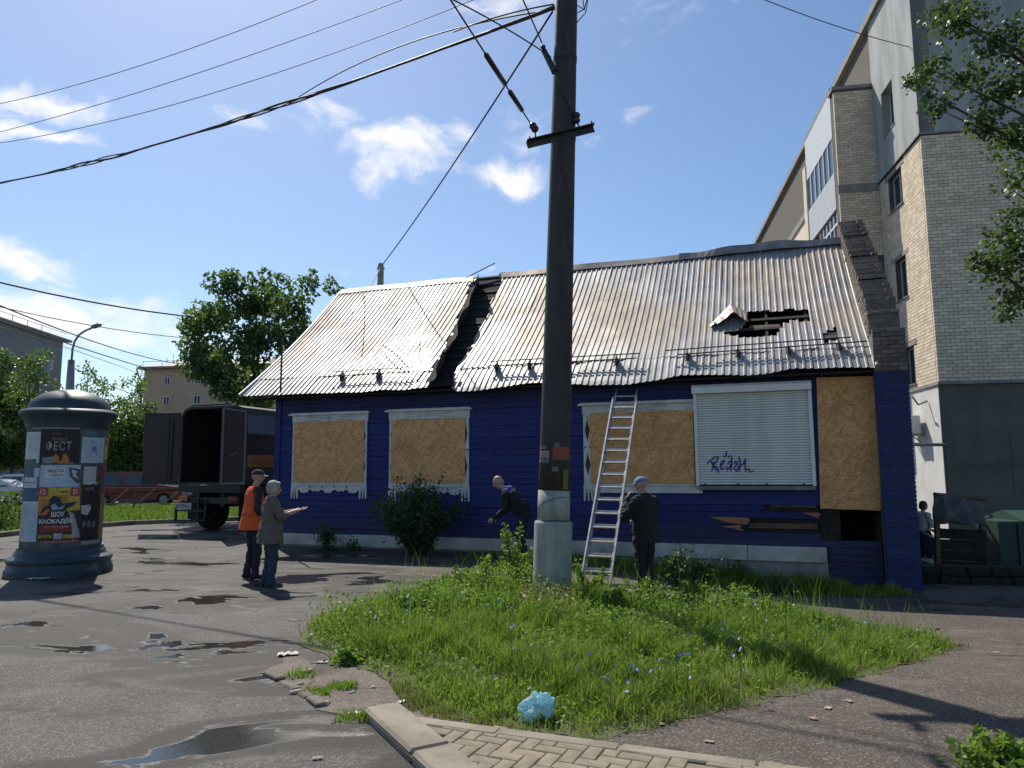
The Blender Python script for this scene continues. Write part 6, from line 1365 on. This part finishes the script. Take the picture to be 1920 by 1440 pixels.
c_ = P(255,930,38); car('red estate car parked behind the low fence beside the truck', (c_.x,c_.y,0), R_(20), M['car_red'])
c_ = P(5,930,40); car('white car half hidden by the hedge at the left edge', (c_.x,c_.y,0), R_(8), M['car_white'], 4.4, 1.8, 1.6, False)
c_ = P(330,930,43); car('pale car glimpsed under the open truck door', (c_.x,c_.y,0), R_(15), M['car_green'], 4.3, 1.8, 1.6, False)
c_ = P(70,930,44); car('silver white car partly hidden behind the advertising column', (c_.x,c_.y,0), R_(8), M['car_white'], 4.4, 1.8, 1.65, True)
# clipped hedge
hg = thing('clipped_hedge', 'low clipped hedge at the left edge of the street', 'hedge', (-17.2,22.2,0)); C = rng.uniform((-6.5,-.6,.06),(2.3,.6,1.18),(9000,3)); nrm_ = np.zeros_like(C); link('foliage', leaf_mesh('foliage', C, .10, M['leaf_mid'], .3, .6), hg)
q = MB(); [q.tube([(x,0,0),(x+.05,.03,1.0)], .02, 5) for x in np.arange(-6.3,2.2,.45)]; q.build('stems', M['bark'], hg)
# post behind the ridge
pp = P(713,560,24.2); po = thing('concrete_post', 'grey concrete post sticking up behind the left part of the ridge', 'post', (pp.x,24.2,0)); q = MB(); zt_ = P(713,493,24.2).z
q.tube([(0,0,-.2),(0,0,zt_-.12),(0,0,zt_-.03),(0,0,zt_)], [.13,.105,.09,.04], 10); q.build('shaft', M['concrete'], po, smooth=True); q = MB(); q.tube([(-.14,0,zt_-.2),(.14,0,zt_-.2)], .02, 6); q.build('hook', M['dark_metal'], po)

# ================================================================== RIGHT YARD
M['green_bin'] = pm('green_paint', (.008,.045,.034), (.006,.03,.024), 3, .6); M['tarp'] = pm('grey_tarp', (.11,.125,.12), (.075,.085,.085), 3, .55, bump=.6, bscale=6, bdist=.05)
bl_ = G(1800,1085); gb = thing('green_container', 'dark green metal container at the right edge', 'container', (10.6,16.2,float(gz(12.5,15.5))), R_(-8))
q = MB(); q.box(0,3.2,0,1.7,-.5,1.28); bo = q.build('box', M['green_bin'], gb)
for x in np.arange(.0,3.2,.4): p_ = MB(); p_.box(x,x+.06,-.04,-.001,-.4,1.24); p_.build('rib', M['green_bin'], bo)
q = MB(); q.prism([(-.05,1.285),(.9,1.48),(1.75,1.285)], lambda u,v,d: (d,u,v), .55, 3.25); q.build('lid', pm('bright_green_lid', (.010,.060,.042), (.008,.045,.032), 3, .6), gb)
tp = MB(); n = 12; A = [P(1755,925,14.8),P(1842,940,14.4)]; B = [P(1752,985,14.6),P(1836,980,14.2)]; V = []
for i in range(n+1):
    for j in range(5):
        f, g_ = i/n, j/4; p = A[0].lerp(A[1],f).lerp(B[0].lerp(B[1],f),g_); V.append(p+Vector((0,.10*math.sin(f*9+g_*3)+.05*math.sin(f*23),.03*math.sin(f*6))))
tp.add(V,[(i*5+j,(i+1)*5+j,(i+1)*5+j+1,i*5+j+1) for i in range(n) for j in range(4)]); o = tp.build('tarpaulin', M['tarp'], smooth=True, norm=False); tag(o,'crumpled grey tarpaulin hung in front of the green container','tarpaulin'); md_ = o.modifiers.new('t','SOLIDIFY'); md_.thickness = .012
fr = thing('tarp_frame', 'dark wooden frame and boards under the grey tarpaulin', 'frame', (0,0,0)); q = MB(); 
for (a_,b_) in (((1756,928),(1758,1075)),((1840,938),(1842,1085))): q = MB(); q.bar(P(*a_,14.9), P(*b_,14.9), .08, .08, up=(0,1,0)); q.build('post', M['oldwood'], fr)
q = MB(); q.bar(P(1750,926,14.9), P(1850,940,14.6), .07, .07); q.build('beam', M['oldwood'], fr)
for k in range(4): q = MB(); q.bar(P(1760,1000+k*20,15.0), P(1850,1004+k*20,14.8), .03, .20); q.build('board', M['char_shade'], fr)
lw_ = thing('low_wall', 'dark low retaining wall beside the steps at the right', 'wall', (0,0,0)); a_, b_ = G(1716,1092), G(1800,1098); M['shade_dark_stone'] = pm('shade_dark_stone', (.026,.026,.021), (.014,.015,.012), 5, .95, bump=.9, bscale=14, bdist=.03, rand=.5)  # stone darkened, the deep shadow of the yard is put into its colour
bb2 = Vector((b_.x+3,b_.y-.2,0)); aa2 = Vector((a_.x,a_.y,0)); dd2 = (bb2-aa2); l2 = dd2.length; dd2.normalize()
for r_ in range(2):
    u_ = random.uniform(-.1,.1)
    while u_ < l2:
        L2 = random.uniform(.22,.46); q = MB(); q.box(0,L2-.015,-.13+random.uniform(-.03,.03),.13,0,.175+random.uniform(-.01,.01)*(1 if r_ < 2 else 4)); c_ = aa2+dd2*u_
        q.build('stone', M['shade_dark_stone'], lw_, (c_.x,c_.y,float(gz(c_.x,c_.y))-.05+r_*.19), math.atan2(dd2.y,dd2.x)+random.uniform(-.03,.03), bevel=.025); u_ += L2
q = MB(); q.box(-.16,.16,-.12,.12,0,.14); tag(q.build('stone_block', M['kerb'], None, G(1722,1088,-.02), .4, bevel=.03), 'rough pale stone lying at the right corner of the house', 'stone')
st_ = thing('yard_steps', 'concrete steps and landing below the sunlit white wall', 'steps', (9.9,17.6,-.78), AR)
for k in range(4): q = MB(); q.box(-1.2+k*.32,2.0,-.9,1.2,-.3+k*.16-.2,-.14+k*.16); q.build('step', M['concrete'], st_)
hr = thing('handrail', 'dark metal handrail sloping in front of the woman at the white wall', 'handrail', (0,0,0)); q = MB(); q.tube([P(1712,985,17.0),P(1784,1032,16.4)], .03, 8); q.build('rail', M['steel'], hr)
for (x,y) in ((1716,988),(1750,1010),(1780,1030)): q = MB(); p_ = P(x,y,16.7); q.tube([p_, Vector((p_.x,p_.y,-.8))], .02, 6); q.build('baluster', M['dark_metal'], hr)
q = MB(); p_ = P(1773,1020,16.2); q.box(-.09,.09,-.05,.05,-.9,.0); tag(q.build('orange_post', pm('orange_paint', (.40,.10,.03), (.3,.07,.02), 5, .7), None, p_, 0, bevel=.01), 'small orange post at the foot of the handrail', 'post')

# ================================================================== LITTER
M['bag'] = NT('blue_plastic').fin((.30,.55,.66), .28, 0, .5); bt_ = NT('blue_bag'); bt_.bump(bt_.noise(14,5,.6,dist=1.2), 1.0, .03); trn = bt_.n.new('ShaderNodeBsdfTranslucent'); trn.inputs[0].default_value = (.45,.74,.84,1); bt_.fin((.58,.76,.83),.22,0,.6); mx = bt_.n.new('ShaderNodeMixShader'); mx.inputs[0].default_value = .55; bt_.l.new(bt_.b.outputs[0],mx.inputs[1]); bt_.l.new(trn.outputs[0],mx.inputs[2]); bt_.l.new(mx.outputs[0],bt_.o.inputs[0])
bm = bmesh.new(); bmesh.ops.create_icosphere(bm, subdivisions=4, radius=1)
from mathutils import noise as mn
for v in bm.verts:
    d = v.co.copy(); k = .95+.5*mn.noise(d*1.5+Vector((3,1,7)))-.55*abs(mn.noise(d*2.3+Vector((1,5,2))))-.22*abs(mn.noise(d*5.0+Vector((4,4,1))))+.25*max(0,mn.noise(d*1.1+Vector((9,2,2)))); v.co = Vector((d.x*.135*k+.03*d.z, d.y*.10*k, max(d.z*.115*k,-.075)))
me = bpy.data.meshes.new('plastic_bag'); bm.to_mesh(me); bm.free(); me.materials.append(bt_.mat); p_ = G(1008,1352,.09); o = link('plastic_bag', me, None, p_); tag(o,'crumpled pale blue plastic bag lying in the grass','plastic bag'); me.polygons.foreach_set('use_smooth',[False]*len(me.polygons))
M['leaf_scrap'] = flat('leaf_scrap', (.34,.27,.17)); M['litter'] = flat('litter_paper', (.58,.58,.55))
def paper(px, py, L, W, label, rz=0.):
    q = MB(); n = 6; V = [((i/n-.5)*L,(j/3-.5)*W,.004+(.02*math.sin(i*1.7+j)**2+.012*random.random())*min(1,L*4)) for i in range(n+1) for j in range(4)]; q.add(V,[(i*4+j,(i+1)*4+j,(i+1)*4+j+1,i*4+j+1) for i in range(n) for j in range(3)]); return tag(q.build('paper_scrap', M['litter'] if L > .065 else M['leaf_scrap'], None, G(px,py,.006), rz, norm=False), label, 'litter')
paper(540,1229,.19,.11,'white paper scrap lying at the left tip of the grass island',.2); paper(70,1087,.34,.16,'white paper scraps lying at the base of the advertising column',-.1); paper(605,1244,.09,.05,'small white scrap in the mud right of the larger scrap'); paper(665,1340,.08,.06,'pale scrap beside the grass tuft at the kerb',.5); paper(755,1318,.07,.04,'tiny white scrap at the edge of the muddy strip',.8); paper(595,1424,.06,.03,'tiny white scrap on the road near the bottom edge',.3)
for k,(x,y) in enumerate(((1330,1393),(1553,1330),(1525,1350),(1592,1317),(1868,1225),(1240,1360))): paper(x,y,.06,.04,['pale leaf scrap on the path','brown leaf scrap on the path'][0] if False else 'small pale leaf scrap lying on the asphalt path',random.uniform(0,3))['group'] = 'leaf scraps on the path'

# ================================================================== PEOPLE
class Fig:
    """collects rounded volumes; they are fused into one skin and coloured by the nearest volume"""
    def __init__(s): s.p = []
    def cap(s, a, ra, b, rb, m): s.p.append(('c', Vector(a), ra, Vector(b), rb, m)); return s
    def ell(s, c, r, m, rot=None): s.p.append(('e', Vector(c), Vector(r), rot or Matrix.Identity(3), m)); return s
    def loft(s, rows, m): s.p.append(('l', rows, m)); return s      # rows: z, rx, ry, cy
    def chain(s, pts, rs, m):
        for i in range(len(pts)-1): s.cap(pts[i], rs[i], pts[i+1], rs[i+1], m)
        return s
    def mesh(s, name, mats, voxel=.008, smooth=4):
        mb = MB()
        for q in s.p:
            if q[0] == 'c':
                _,a,ra,b,rb,m = q; d = b-a; L = d.length; d = d/L if L > 1e-6 else Vector((0,0,1)); pts = []; rs = []
                for t in (-.995,-.8,-.45): pts.append(a+d*ra*t); rs.append(ra*math.sqrt(1-t*t))
                pts.append(a); rs.append(ra); pts.append(b); rs.append(rb)
                for t in (.45,.8,.995): pts.append(b+d*rb*t); rs.append(rb*math.sqrt(1-t*t))
                mb.tube(pts, rs, 12)
            elif q[0] == 'l':
                n = 20; V = [(rx*math.copysign(abs(math.cos(6.28318*j/n))**.85,math.cos(6.28318*j/n)), cy+ry*math.sin(6.28318*j/n), z) for z,rx,ry,cy in q[1] for j in range(n)]; k = len(q[1])
                mb.add(V,[(i*n+j,i*n+(j+1)%n,(i+1)*n+(j+1)%n,(i+1)*n+j) for i in range(k-1) for j in range(n)]+[tuple(range(n-1,-1,-1)),tuple((k-1)*n+j for j in range(n))])
            else:
                _,c,r,rot,m = q; n = 14; V = []; ks = [-.996]+[math.sin(x) for x in np.linspace(-1.3,1.3,9)]+[.996]
                for t in ks:
                    w_ = math.sqrt(1-t*t)
                    for j in range(n): an = 6.28318*j/n; V.append(c+rot@Vector((r.x*w_*math.cos(an), r.y*w_*math.sin(an), r.z*t)))
                k = len(ks); mb.add(V,[(i*n+j,i*n+(j+1)%n,(i+1)*n+(j+1)%n,(i+1)*n+j) for i in range(k-1) for j in range(n)]+[tuple(range(n-1,-1,-1)),tuple((k-1)*n+j for j in range(n))])
        o = mb.build('tmp', mats[0]); r_ = o.modifiers.new('r','REMESH'); r_.mode = 'VOXEL'; r_.voxel_size = voxel; r_.adaptivity = 0
        sm = o.modifiers.new('s','SMOOTH'); sm.factor = .5; sm.iterations = smooth
        dg = bpy.context.evaluated_depsgraph_get(); dg.update(); me = bpy.data.meshes.new_from_object(o.evaluated_get(dg)); bpy.data.objects.remove(o)
        me.name = name; me.materials.clear(); [me.materials.append(m) for m in mats]
        n = len(me.polygons); C = np.empty(n*3, np.float32); me.polygons.foreach_get('center', C); C = C.reshape(n,3); best = np.full(n,1e9); mi = np.zeros(n,np.int32)
        for q in s.p:
            if q[0] == 'c':
                _,a,ra,b,rb,m = q; a_, b_ = np.array(a), np.array(b); ab = b_-a_; t = np.clip(((C-a_)@ab)/max(ab@ab,1e-9),0,1); D = np.linalg.norm(C-(a_+t[:,None]*ab),axis=1)-(ra+(rb-ra)*t)
            elif q[0] == 'l':
                A_ = np.array(sorted(q[1])); m = q[2]; zz = C[:,2]; rx = np.interp(zz,A_[:,0],A_[:,1]); ry = np.interp(zz,A_[:,0],A_[:,2]); cy = np.interp(zz,A_[:,0],A_[:,3])
                D = (np.hypot(C[:,0]/rx,(C[:,1]-cy)/ry)-1)*np.minimum(rx,ry); D = np.maximum(D, np.maximum(A_[0,0]-zz, zz-A_[-1,0]))
            else:
                _,c,r,rot,m = q; L_ = (C-np.array(c))@np.array(rot); D = (np.linalg.norm(L_/np.array(r),axis=1)-1)*min(r)
            k = D < best; best[k] = D[k]; mi[k] = m
        nv = len(me.vertices); co = np.empty(nv*3,np.float32); me.vertices.foreach_get('co',co); co = co.reshape(nv,3); no = np.empty(nv*3,np.float32); me.vertices.foreach_get('normal',no); no = no.reshape(nv,3)
        if len(mats) > 3:
            lp_ = np.empty(len(me.loops),np.int32); me.loops.foreach_get('vertex_index',lp_); tt = np.empty(n,np.int32); me.polygons.foreach_get('loop_total',tt); vm_ = np.zeros(nv,bool); vm_[lp_] = np.repeat(mi >= 3, tt)
            fo = .006*np.sin(co[:,2]*34+4*np.sin(co[:,0]*13+1)+3*np.sin(co[:,1]*17))+.004*np.sin(co[:,2]*61+6*np.sin(co[:,0]*21)+co[:,1]*40)
            co += no*(fo*vm_)[:,None]; me.vertices.foreach_set('co', co.ravel())
        me.polygons.foreach_set('material_index', mi); me.polygons.foreach_set('use_smooth', np.ones(n,bool)); me.update(); return me
def hand(f, wrist, d, palm, m, curl=.5, side=1):
    """wrist point, direction of the hand, palm normal, side=+1 thumb towards d x palm"""
    w_ = Vector(wrist); d = Vector(d).normalized(); pn = Vector(palm); pn = (pn-d*pn.dot(d)).normalized(); s_ = d.cross(pn)*side
    for k in (-.024,-.008,.008,.024): f.cap(w_+d*.012+s_*k*.7, .014, w_+d*.082+s_*k, .012, m)
    for k,l in ((.027,.066),(.009,.076),(-.009,.070),(-.027,.054)):
        a = w_+d*.085+s_*k; p = [a]; an = 0; dd = d
        for j,fr in enumerate((.45,.30,.25)): an += curl*.55; dd = d*math.cos(an)+pn*math.sin(an); p.append(p[-1]+dd*l*fr)
        f.chain(p, [.0100,.0094,.0088,.0078], m)
    a = w_+d*.025+s_*.028; b = a+(d*.55+s_*.65+pn*.35).normalized()*.040; c = b+(d*.85+s_*.1+pn*.45*max(.3,curl)).normalized()*.034; f.chain([a,b,c], [.0135,.0115,.0092], m)
def head(f, c, yaw=0., pitch=0., skin=0, eye=1, lip=2, size=1.):
    R3 = Matrix.Rotation(yaw,3,'Z') @ Matrix.Rotation(pitch,3,'X'); c = Vector(c); L = lambda v: c+R3@(Vector(v)*size)
    f.ell(L((0,-.008,.022)), Vector((.076,.096,.096))*size, skin, R3); f.ell(L((0,.022,-.045)), Vector((.058,.068,.068))*size, skin, R3); f.ell(L((0,.045,-.088)), Vector((.030,.030,.024))*size, skin, R3)
    f.cap(L((0,.086,.008)), .011*size, L((0,.108,-.030)), .014*size, skin); f.cap(L((-.04,.080,.022)), .012*size, L((.04,.080,.022)), .012*size, skin)
    for sg in (-1,1):
        f.ell(L((sg*.078,-.006,-.012)), Vector((.012,.022,.034))*size, skin, R3); f.ell(L((sg*.031,.084,.004)), Vector((.013,.008,.007))*size, eye, R3); f.ell(L((sg*.040,.062,-.030)), Vector((.024,.024,.024))*size, skin, R3)
    f.ell(L((0,.088,-.062)), Vector((.024,.010,.006))*size, lip, R3)
    return R3, L
def legs(f, hipz, m, shoe, spread=.10, stride=.0, turn=(0,0), heel=.075, fat=1.):
    for sg in (-1,1):
        hp_ = Vector((sg*.092,0,hipz)); kn_ = Vector((sg*spread,.02+sg*stride*.5,hipz*.53)); an_ = Vector((sg*(spread+.005),-.03+sg*stride,heel))
        f.chain([hp_,kn_,an_], [.098*fat,.068*fat,.056*fat], m); t_ = turn[0 if sg < 0 else 1]; dv = Vector((math.sin(t_),math.cos(t_),0))
        f.cap(an_+Vector((0,0,-.022))-dv*.035, .046, an_+dv*.15+Vector((0,0,-.040)), .034, shoe); f.cap(an_+Vector((0,0,.05)), .062*fat, an_+Vector((0,0,-.008)), .060*fat, m)
def arm(f, sh_, el, wr, m, skin, sleeve=1., r=(.066,.052,.040)):
    f.chain([sh_,el], [r[0],r[1]], m)
    if sleeve >= 1: f.cap(el, r[1], wr, r[2], m)
    else: mid = Vector(el).lerp(Vector(wr), max(.02,sleeve)); f.cap(el, r[1]*1.02, mid, r[1], m); f.cap(mid, .040, wr, .029, skin)
M['skin'] = pm('skin', (.46,.265,.195), (.40,.22,.16), 14, .55); M['eye'] = pm('eye_dark', (.03,.025,.022), (.02,.018,.016), 9, .3); M['lip'] = pm('lip', (.32,.13,.11), (.28,.11,.095), 9, .5)
def cloth(n, c, k=.75): return pm(n, c, tuple(x*k for x in c), 7, .88, bump=1.0, bscale=7, bdist=.06, stretch=(1,1,.6))
M['navy'] = cloth('navy_trousers', (.018,.022,.036)); M['black_cloth'] = cloth('black_cloth', (.012,.013,.016)); M['maroon'] = cloth('dark_plum_sleeve', (.030,.022,.032)); M['orange_vest'] = cloth('orange_vest', (.80,.115,.022), .85); M['vest_band'] = cloth('vest_band', (.55,.10,.03)); M['brown_jacket'] = cloth('brown_grey_jacket', (.155,.118,.100)); M['jeans'] = cloth('jeans', (.030,.048,.085)); M['shoe'] = cloth('dark_shoe', (.014,.014,.016)); M['shoe_blue'] = cloth('grey_shoe', (.04,.05,.065)); M['grey_hair'] = pm('grey_hair', (.42,.40,.36), (.26,.245,.22), 22, .7, bump=.9, bscale=50, stretch=(1,1,.3)); M['dark_hair'] = pm('dark_hair', (.035,.025,.02), (.02,.015,.012), 22, .6, bump=.8, bscale=50)
M['cap_dark'] = cloth('dark_cap', (.030,.030,.032)); M['cap_blue'] = cloth('faded_blue_cap', (.16,.24,.38)); M['blue_cloth'] = cloth('bright_blue_cloth', (.035,.045,.32)); M['white_shirt'] = cloth('white_shirt', (.55,.54,.52)); M['visor_light'] = cloth('pale_piping', (.45,.44,.42))
def finish(name, label, loc, rz, fig, mats, voxel=.008):
    o = thing(name, label, 'person', loc, rz); link('body', fig.mesh('body', mats, voxel), o); return o
def cap_hat(par, L, R3, mat, size=1., visor=True, piping=None):
    q = MB(); n = 20; V = []; rows = 7
    for i in range(rows+1):
        a = i/rows*math.pi/2
        for j in range(n): t = 6.28318*j/n; V.append(L((.086*math.cos(a)*math.cos(t), -.004+.106*math.cos(a)*math.sin(t), .028+.092*math.sin(a)+.006*(1-i/rows))))
    q.add(V,[(i*n+j,i*n+(j+1)%n,(i+1)*n+(j+1)%n,(i+1)*n+j) for i in range(rows) for j in range(n)]+[tuple(rows*n+j for j in range(n))])
    o = q.build('cap', mat, par, smooth=True)
    if visor:
        q = MB(); V = []
        for r_ in (0,1):
            for i in range(9): t = math.pi*(.14+.72*i/8); V += [L((.084*math.cos(t),.098*math.sin(t),.034-.006*r_)), L((.080*math.cos(t)*1.0,.098*math.sin(t)+.070*math.sin(t)**.7,.018-.006*r_))]
        k = 18; q.add(V,[(2*i,2*i+2,2*i+3,2*i+1) for i in range(8)]+[(k+2*i+1,k+2*i+3,k+2*i+2,k+2*i) for i in range(8)]+[(2*i+1,2*i+3,k+2*i+3,k+2*i+1) for i in range(8)]); q.build('visor', piping or mat, o)
    return o
SK = [M['skin'],M['eye'],M['lip']]
# 1 man in the orange vest
f = Fig(); mats = SK+[M['maroon'],M['navy'],M['shoe']]
legs(f, .90, 4, 5, .10, .03, (-.15,.15)); f.ell((0,-.01,.93),(.17,.13,.15),4); f.loft([(.92,.17,.13,0),(1.1,.168,.128,0),(1.3,.185,.125,-.01),(1.42,.16,.10,-.01),(1.48,.09,.07,-.01)],3); f.cap((-.15,-.01,1.42),.075,(.15,-.01,1.42),.075,3); f.cap((0,-.01,1.42),.062,(0,.02,1.56),.055,0)
arm(f,(-.205,-.01,1.41),(-.25,-.05,1.13),(-.19,.14,.96),3,0,1.0); hand(f,(-.19,.15,.95),(.25,.9,-.3),(1,0,-.2),0,.9,1); arm(f,(.205,-.01,1.41),(.26,-.05,1.13),(.17,.16,.97),3,0,1.0); hand(f,(.17,.17,.96),(-.25,.9,-.3),(-1,0,-.2),0,.9,-1)
R3,L = head(f,(0,.035,1.655),-.25,-.05)
mA = G(473,1086); p1 = finish('person','man in an orange safety vest and dark cap standing behind the grey haired woman',mA,R_(-52),f,mats)
cap_hat(p1,L,R3,M['cap_dark'],piping=M['visor_light'])
v = Fig(); v.loft([(.80,.245,.205,-.035),(.90,.232,.192,-.03),(1.02,.214,.172,-.022),(1.12,.205,.158,-.018),(1.25,.205,.148,-.015),(1.36,.195,.138,-.015),(1.44,.165,.115,-.012),(1.495,.115,.085,-.01)],0)
link('safety_vest', v.mesh('safety_vest',[M['orange_vest'],M['vest_band']],.012,3), p1)
q = MB(); n = 40; V = [(rx_*math.copysign(abs(math.cos(6.28318*j/n))**.85,math.cos(6.28318*j/n)),-.02+ry_*math.sin(6.28318*j/n),z) for z,rx_,ry_ in ((1.02,.217,.175),(1.07,.213,.169)) for j in range(n)]; q.add(V,[(j,(j+1)%n,n+(j+1)%n,n+j) for j in range(n)]); q.build('vest_band', M['vest_band'], p1, smooth=True)
# 2 grey haired woman with open hands
f = Fig(); mats = SK+[M['brown_jacket'],M['jeans'],M['shoe_blue']]
legs(f, .80, 4, 5, .10, .02, (-.1,.3), .07, 1.05); f.ell((0,-.02,.84),(.185,.155,.15),4); f.loft([(.655,.232,.195,-.01),(.75,.228,.19,-.01),(.88,.215,.172,-.005),(1.0,.202,.155,0),(1.14,.195,.145,0),(1.25,.182,.125,-.005),(1.32,.13,.09,-.01),(1.36,.07,.06,-.01)],3); f.cap((-.14,-.01,1.285),.072,(.14,-.01,1.285),.072,3); f.cap((0,-.02,1.28),.058,(0,.015,1.40),.050,0)
arm(f,(.19,-.01,1.27),(.27,.10,1.07),(.22,.34,1.14),3,0,.16,(.072,.064,.04)); hand(f,(.22,.345,1.142),(-.05,1,.18),(0,-.2,1),0,.35,1)
arm(f,(-.19,-.01,1.27),(-.25,.10,1.06),(-.06,.34,1.13),3,0,.16,(.072,.064,.04)); hand(f,(-.055,.345,1.133),(.25,1,.15),(0,-.2,1),0,.35,-1)
R3,L = head(f,(0,.03,1.475),-.15,-.02,size=.96)
p2 = finish('person','grey haired woman in a brown jacket holding out her open hands',G(505,1100),R_(-62),f,mats)
h_ = Fig(); h_.ell(L((0,-.022,.045)),(.088,.100,.090),0,R3); h_.ell(L((0,-.055,-.005)),(.084,.072,.090),0,R3); h_.ell(L((.052,-.01,.0)),(.036,.060,.070),0,R3); h_.ell(L((-.052,-.01,.0)),(.036,.060,.070),0,R3); h_.ell(L((0,.055,.085)),(.060,.040,.028),0,R3); h_.ell(L((.02,-.07,.07)),(.05,.045,.05),0,R3)
link('hair', h_.mesh('hair',[M['grey_hair']],.009,3), p2)
# 3 bald man leaning forward by the wall
f = Fig(); mats = SK+[M['black_cloth'],M['navy'],M['shoe'],M['blue_cloth']]
legs(f, .88, 4, 5, .11, .06, (0,.1)); f.ell((0,-.02,.92),(.17,.14,.15),4); ln = Matrix.Rotation(-.62,3,'X')
f.ell((0,.05,1.05),(.20,.175,.22),3,ln); f.ell((0,.17,1.22),(.22,.165,.21),3,ln); f.cap((-.15,.29,1.33),.08,(.15,.29,1.33),.08,6); f.ell((0,.27,1.37),(.13,.11,.07),6,ln); f.cap((0,.29,1.36),.062,(0,.40,1.45),.056,0)
arm(f,(.21,.30,1.31),(.26,.28,1.02),(.20,.48,.86),3,0,1.); hand(f,(.20,.49,.85),(-.1,.8,-.35),(-.5,0,-.7),0,.9,-1); arm(f,(-.21,.30,1.31),(-.27,.29,1.02),(-.20,.49,.87),3,0,1.); hand(f,(-.20,.50,.86),(.1,.8,-.3),(.5,0,-.7),0,.9,1)
R3,L = head(f,(0,.445,1.515),.15,-.42)
c3 = G(962,1060); p3 = finish('person','balding man in a dark jacket with blue shoulders leaning forward by the wall',(c3.x+.17,c3.y,c3.z),R_(84),f,mats)
h_ = Fig(); h_.ell(L((0,-.070,-.02)),(.066,.040,.045),0,R3); h_.ell(L((.068,-.035,-.01)),(.014,.035,.035),0,R3); h_.ell(L((-.068,-.035,-.01)),(.014,.035,.035),0,R3); link('hair', h_.mesh('hair',[M['grey_hair']],.007,2), p3)
q = MB(); q.bar((.14,.60,.79),(.20,.66,.80),.03,.015); tag(q.build('phone', M['black_cloth'], p3))
# 4 man in the blue cap, hand at his mouth, seen from behind
f = Fig(); mats = SK+[M['black_cloth'],M['black_cloth'],M['shoe']]
legs(f, .90, 4, 5, .115, .02, (-.2,.2), .075, 1.12); f.ell((0,-.01,.92),(.185,.145,.16),4); f.loft([(.80,.212,.172,-.01),(.92,.212,.168,-.01),(1.06,.208,.158,-.005),(1.22,.215,.152,-.01),(1.36,.218,.140,-.015),(1.45,.175,.115,-.015),(1.52,.10,.085,-.01)],3); f.cap((-.17,-.01,1.43),.082,(.17,-.01,1.43),.082,3); f.cap((0,-.01,1.44),.066,(0,.03,1.57),.058,0); f.ell((0,-.02,1.49),(.10,.085,.05),3)
arm(f,(-.235,-.01,1.41),(-.30,.14,1.17),(-.12,.24,1.43),3,0,1.,(.078,.064,.048)); hand(f,(-.11,.235,1.45),(.35,-.25,.9),(.6,-.5,0),0,1.1,1); arm(f,(.235,-.01,1.41),(.30,.05,1.14),(.10,.24,1.08),3,0,1.,(.078,.064,.048)); hand(f,(.09,.245,1.08),(-.9,.1,.05),(0,-.9,.1),0,.9,1)
R3,L = head(f,(0,.045,1.665),.30,-.12)
p4 = finish('person','man in black with a faded blue cap standing beside the ladder',G(1212,1120),R_(42),f,mats); p4.scale = (.96,.96,.955); cap_hat(p4,L,R3,M['cap_blue'])
# 5 woman at the white wall
f = Fig(); mats = SK+[M['white_shirt'],M['navy'],M['shoe']]
legs(f, .82, 4, 5, .09, .05); f.ell((0,0,.85),(.17,.145,.16),4); f.loft([(.36,.25,.21,0),(.6,.215,.18,0),(.85,.18,.15,0),(.98,.155,.12,0)],4); f.loft([(.95,.168,.132,0),(1.1,.165,.125,0),(1.25,.165,.12,0),(1.34,.12,.09,0),(1.39,.07,.06,0)],3); f.cap((-.13,0,1.33),.065,(.13,0,1.33),.065,3); f.cap((0,-.01,1.33),.05,(0,.03,1.45),.047,0)
arm(f,(.185,0,1.32),(.22,.05,1.07),(.20,.30,.98),3,0,.1); hand(f,(.20,.31,.975),(0,1,-.2),(-.6,0,-.6),0,.8,-1); arm(f,(-.185,0,1.32),(-.22,.04,1.07),(-.18,.28,.95),3,0,.1); hand(f,(-.18,.29,.945),(0,1,-.2),(.6,0,-.6),0,.8,1)
R3,L = head(f,(0,.05,1.53),0,-.25,size=.96); hd5 = P(1728,941,18.2); p5 = finish('person','dark haired woman in a white blouse and dark skirt below the white wall',(hd5.x,18.2,hd5.z-1.63),R_(-80),f,mats)
h_ = Fig(); h_.ell(L((0,-.025,.040)),(.086,.100,.088),0,R3); h_.ell(L((0,-.06,-.02)),(.078,.062,.085),0,R3); h_.ell(L((.055,-.01,-.01)),(.03,.05,.07),0,R3); h_.ell(L((-.055,-.01,-.01)),(.03,.05,.07),0,R3); link('hair', h_.mesh('hair',[M['dark_hair']],.009,3), p5)
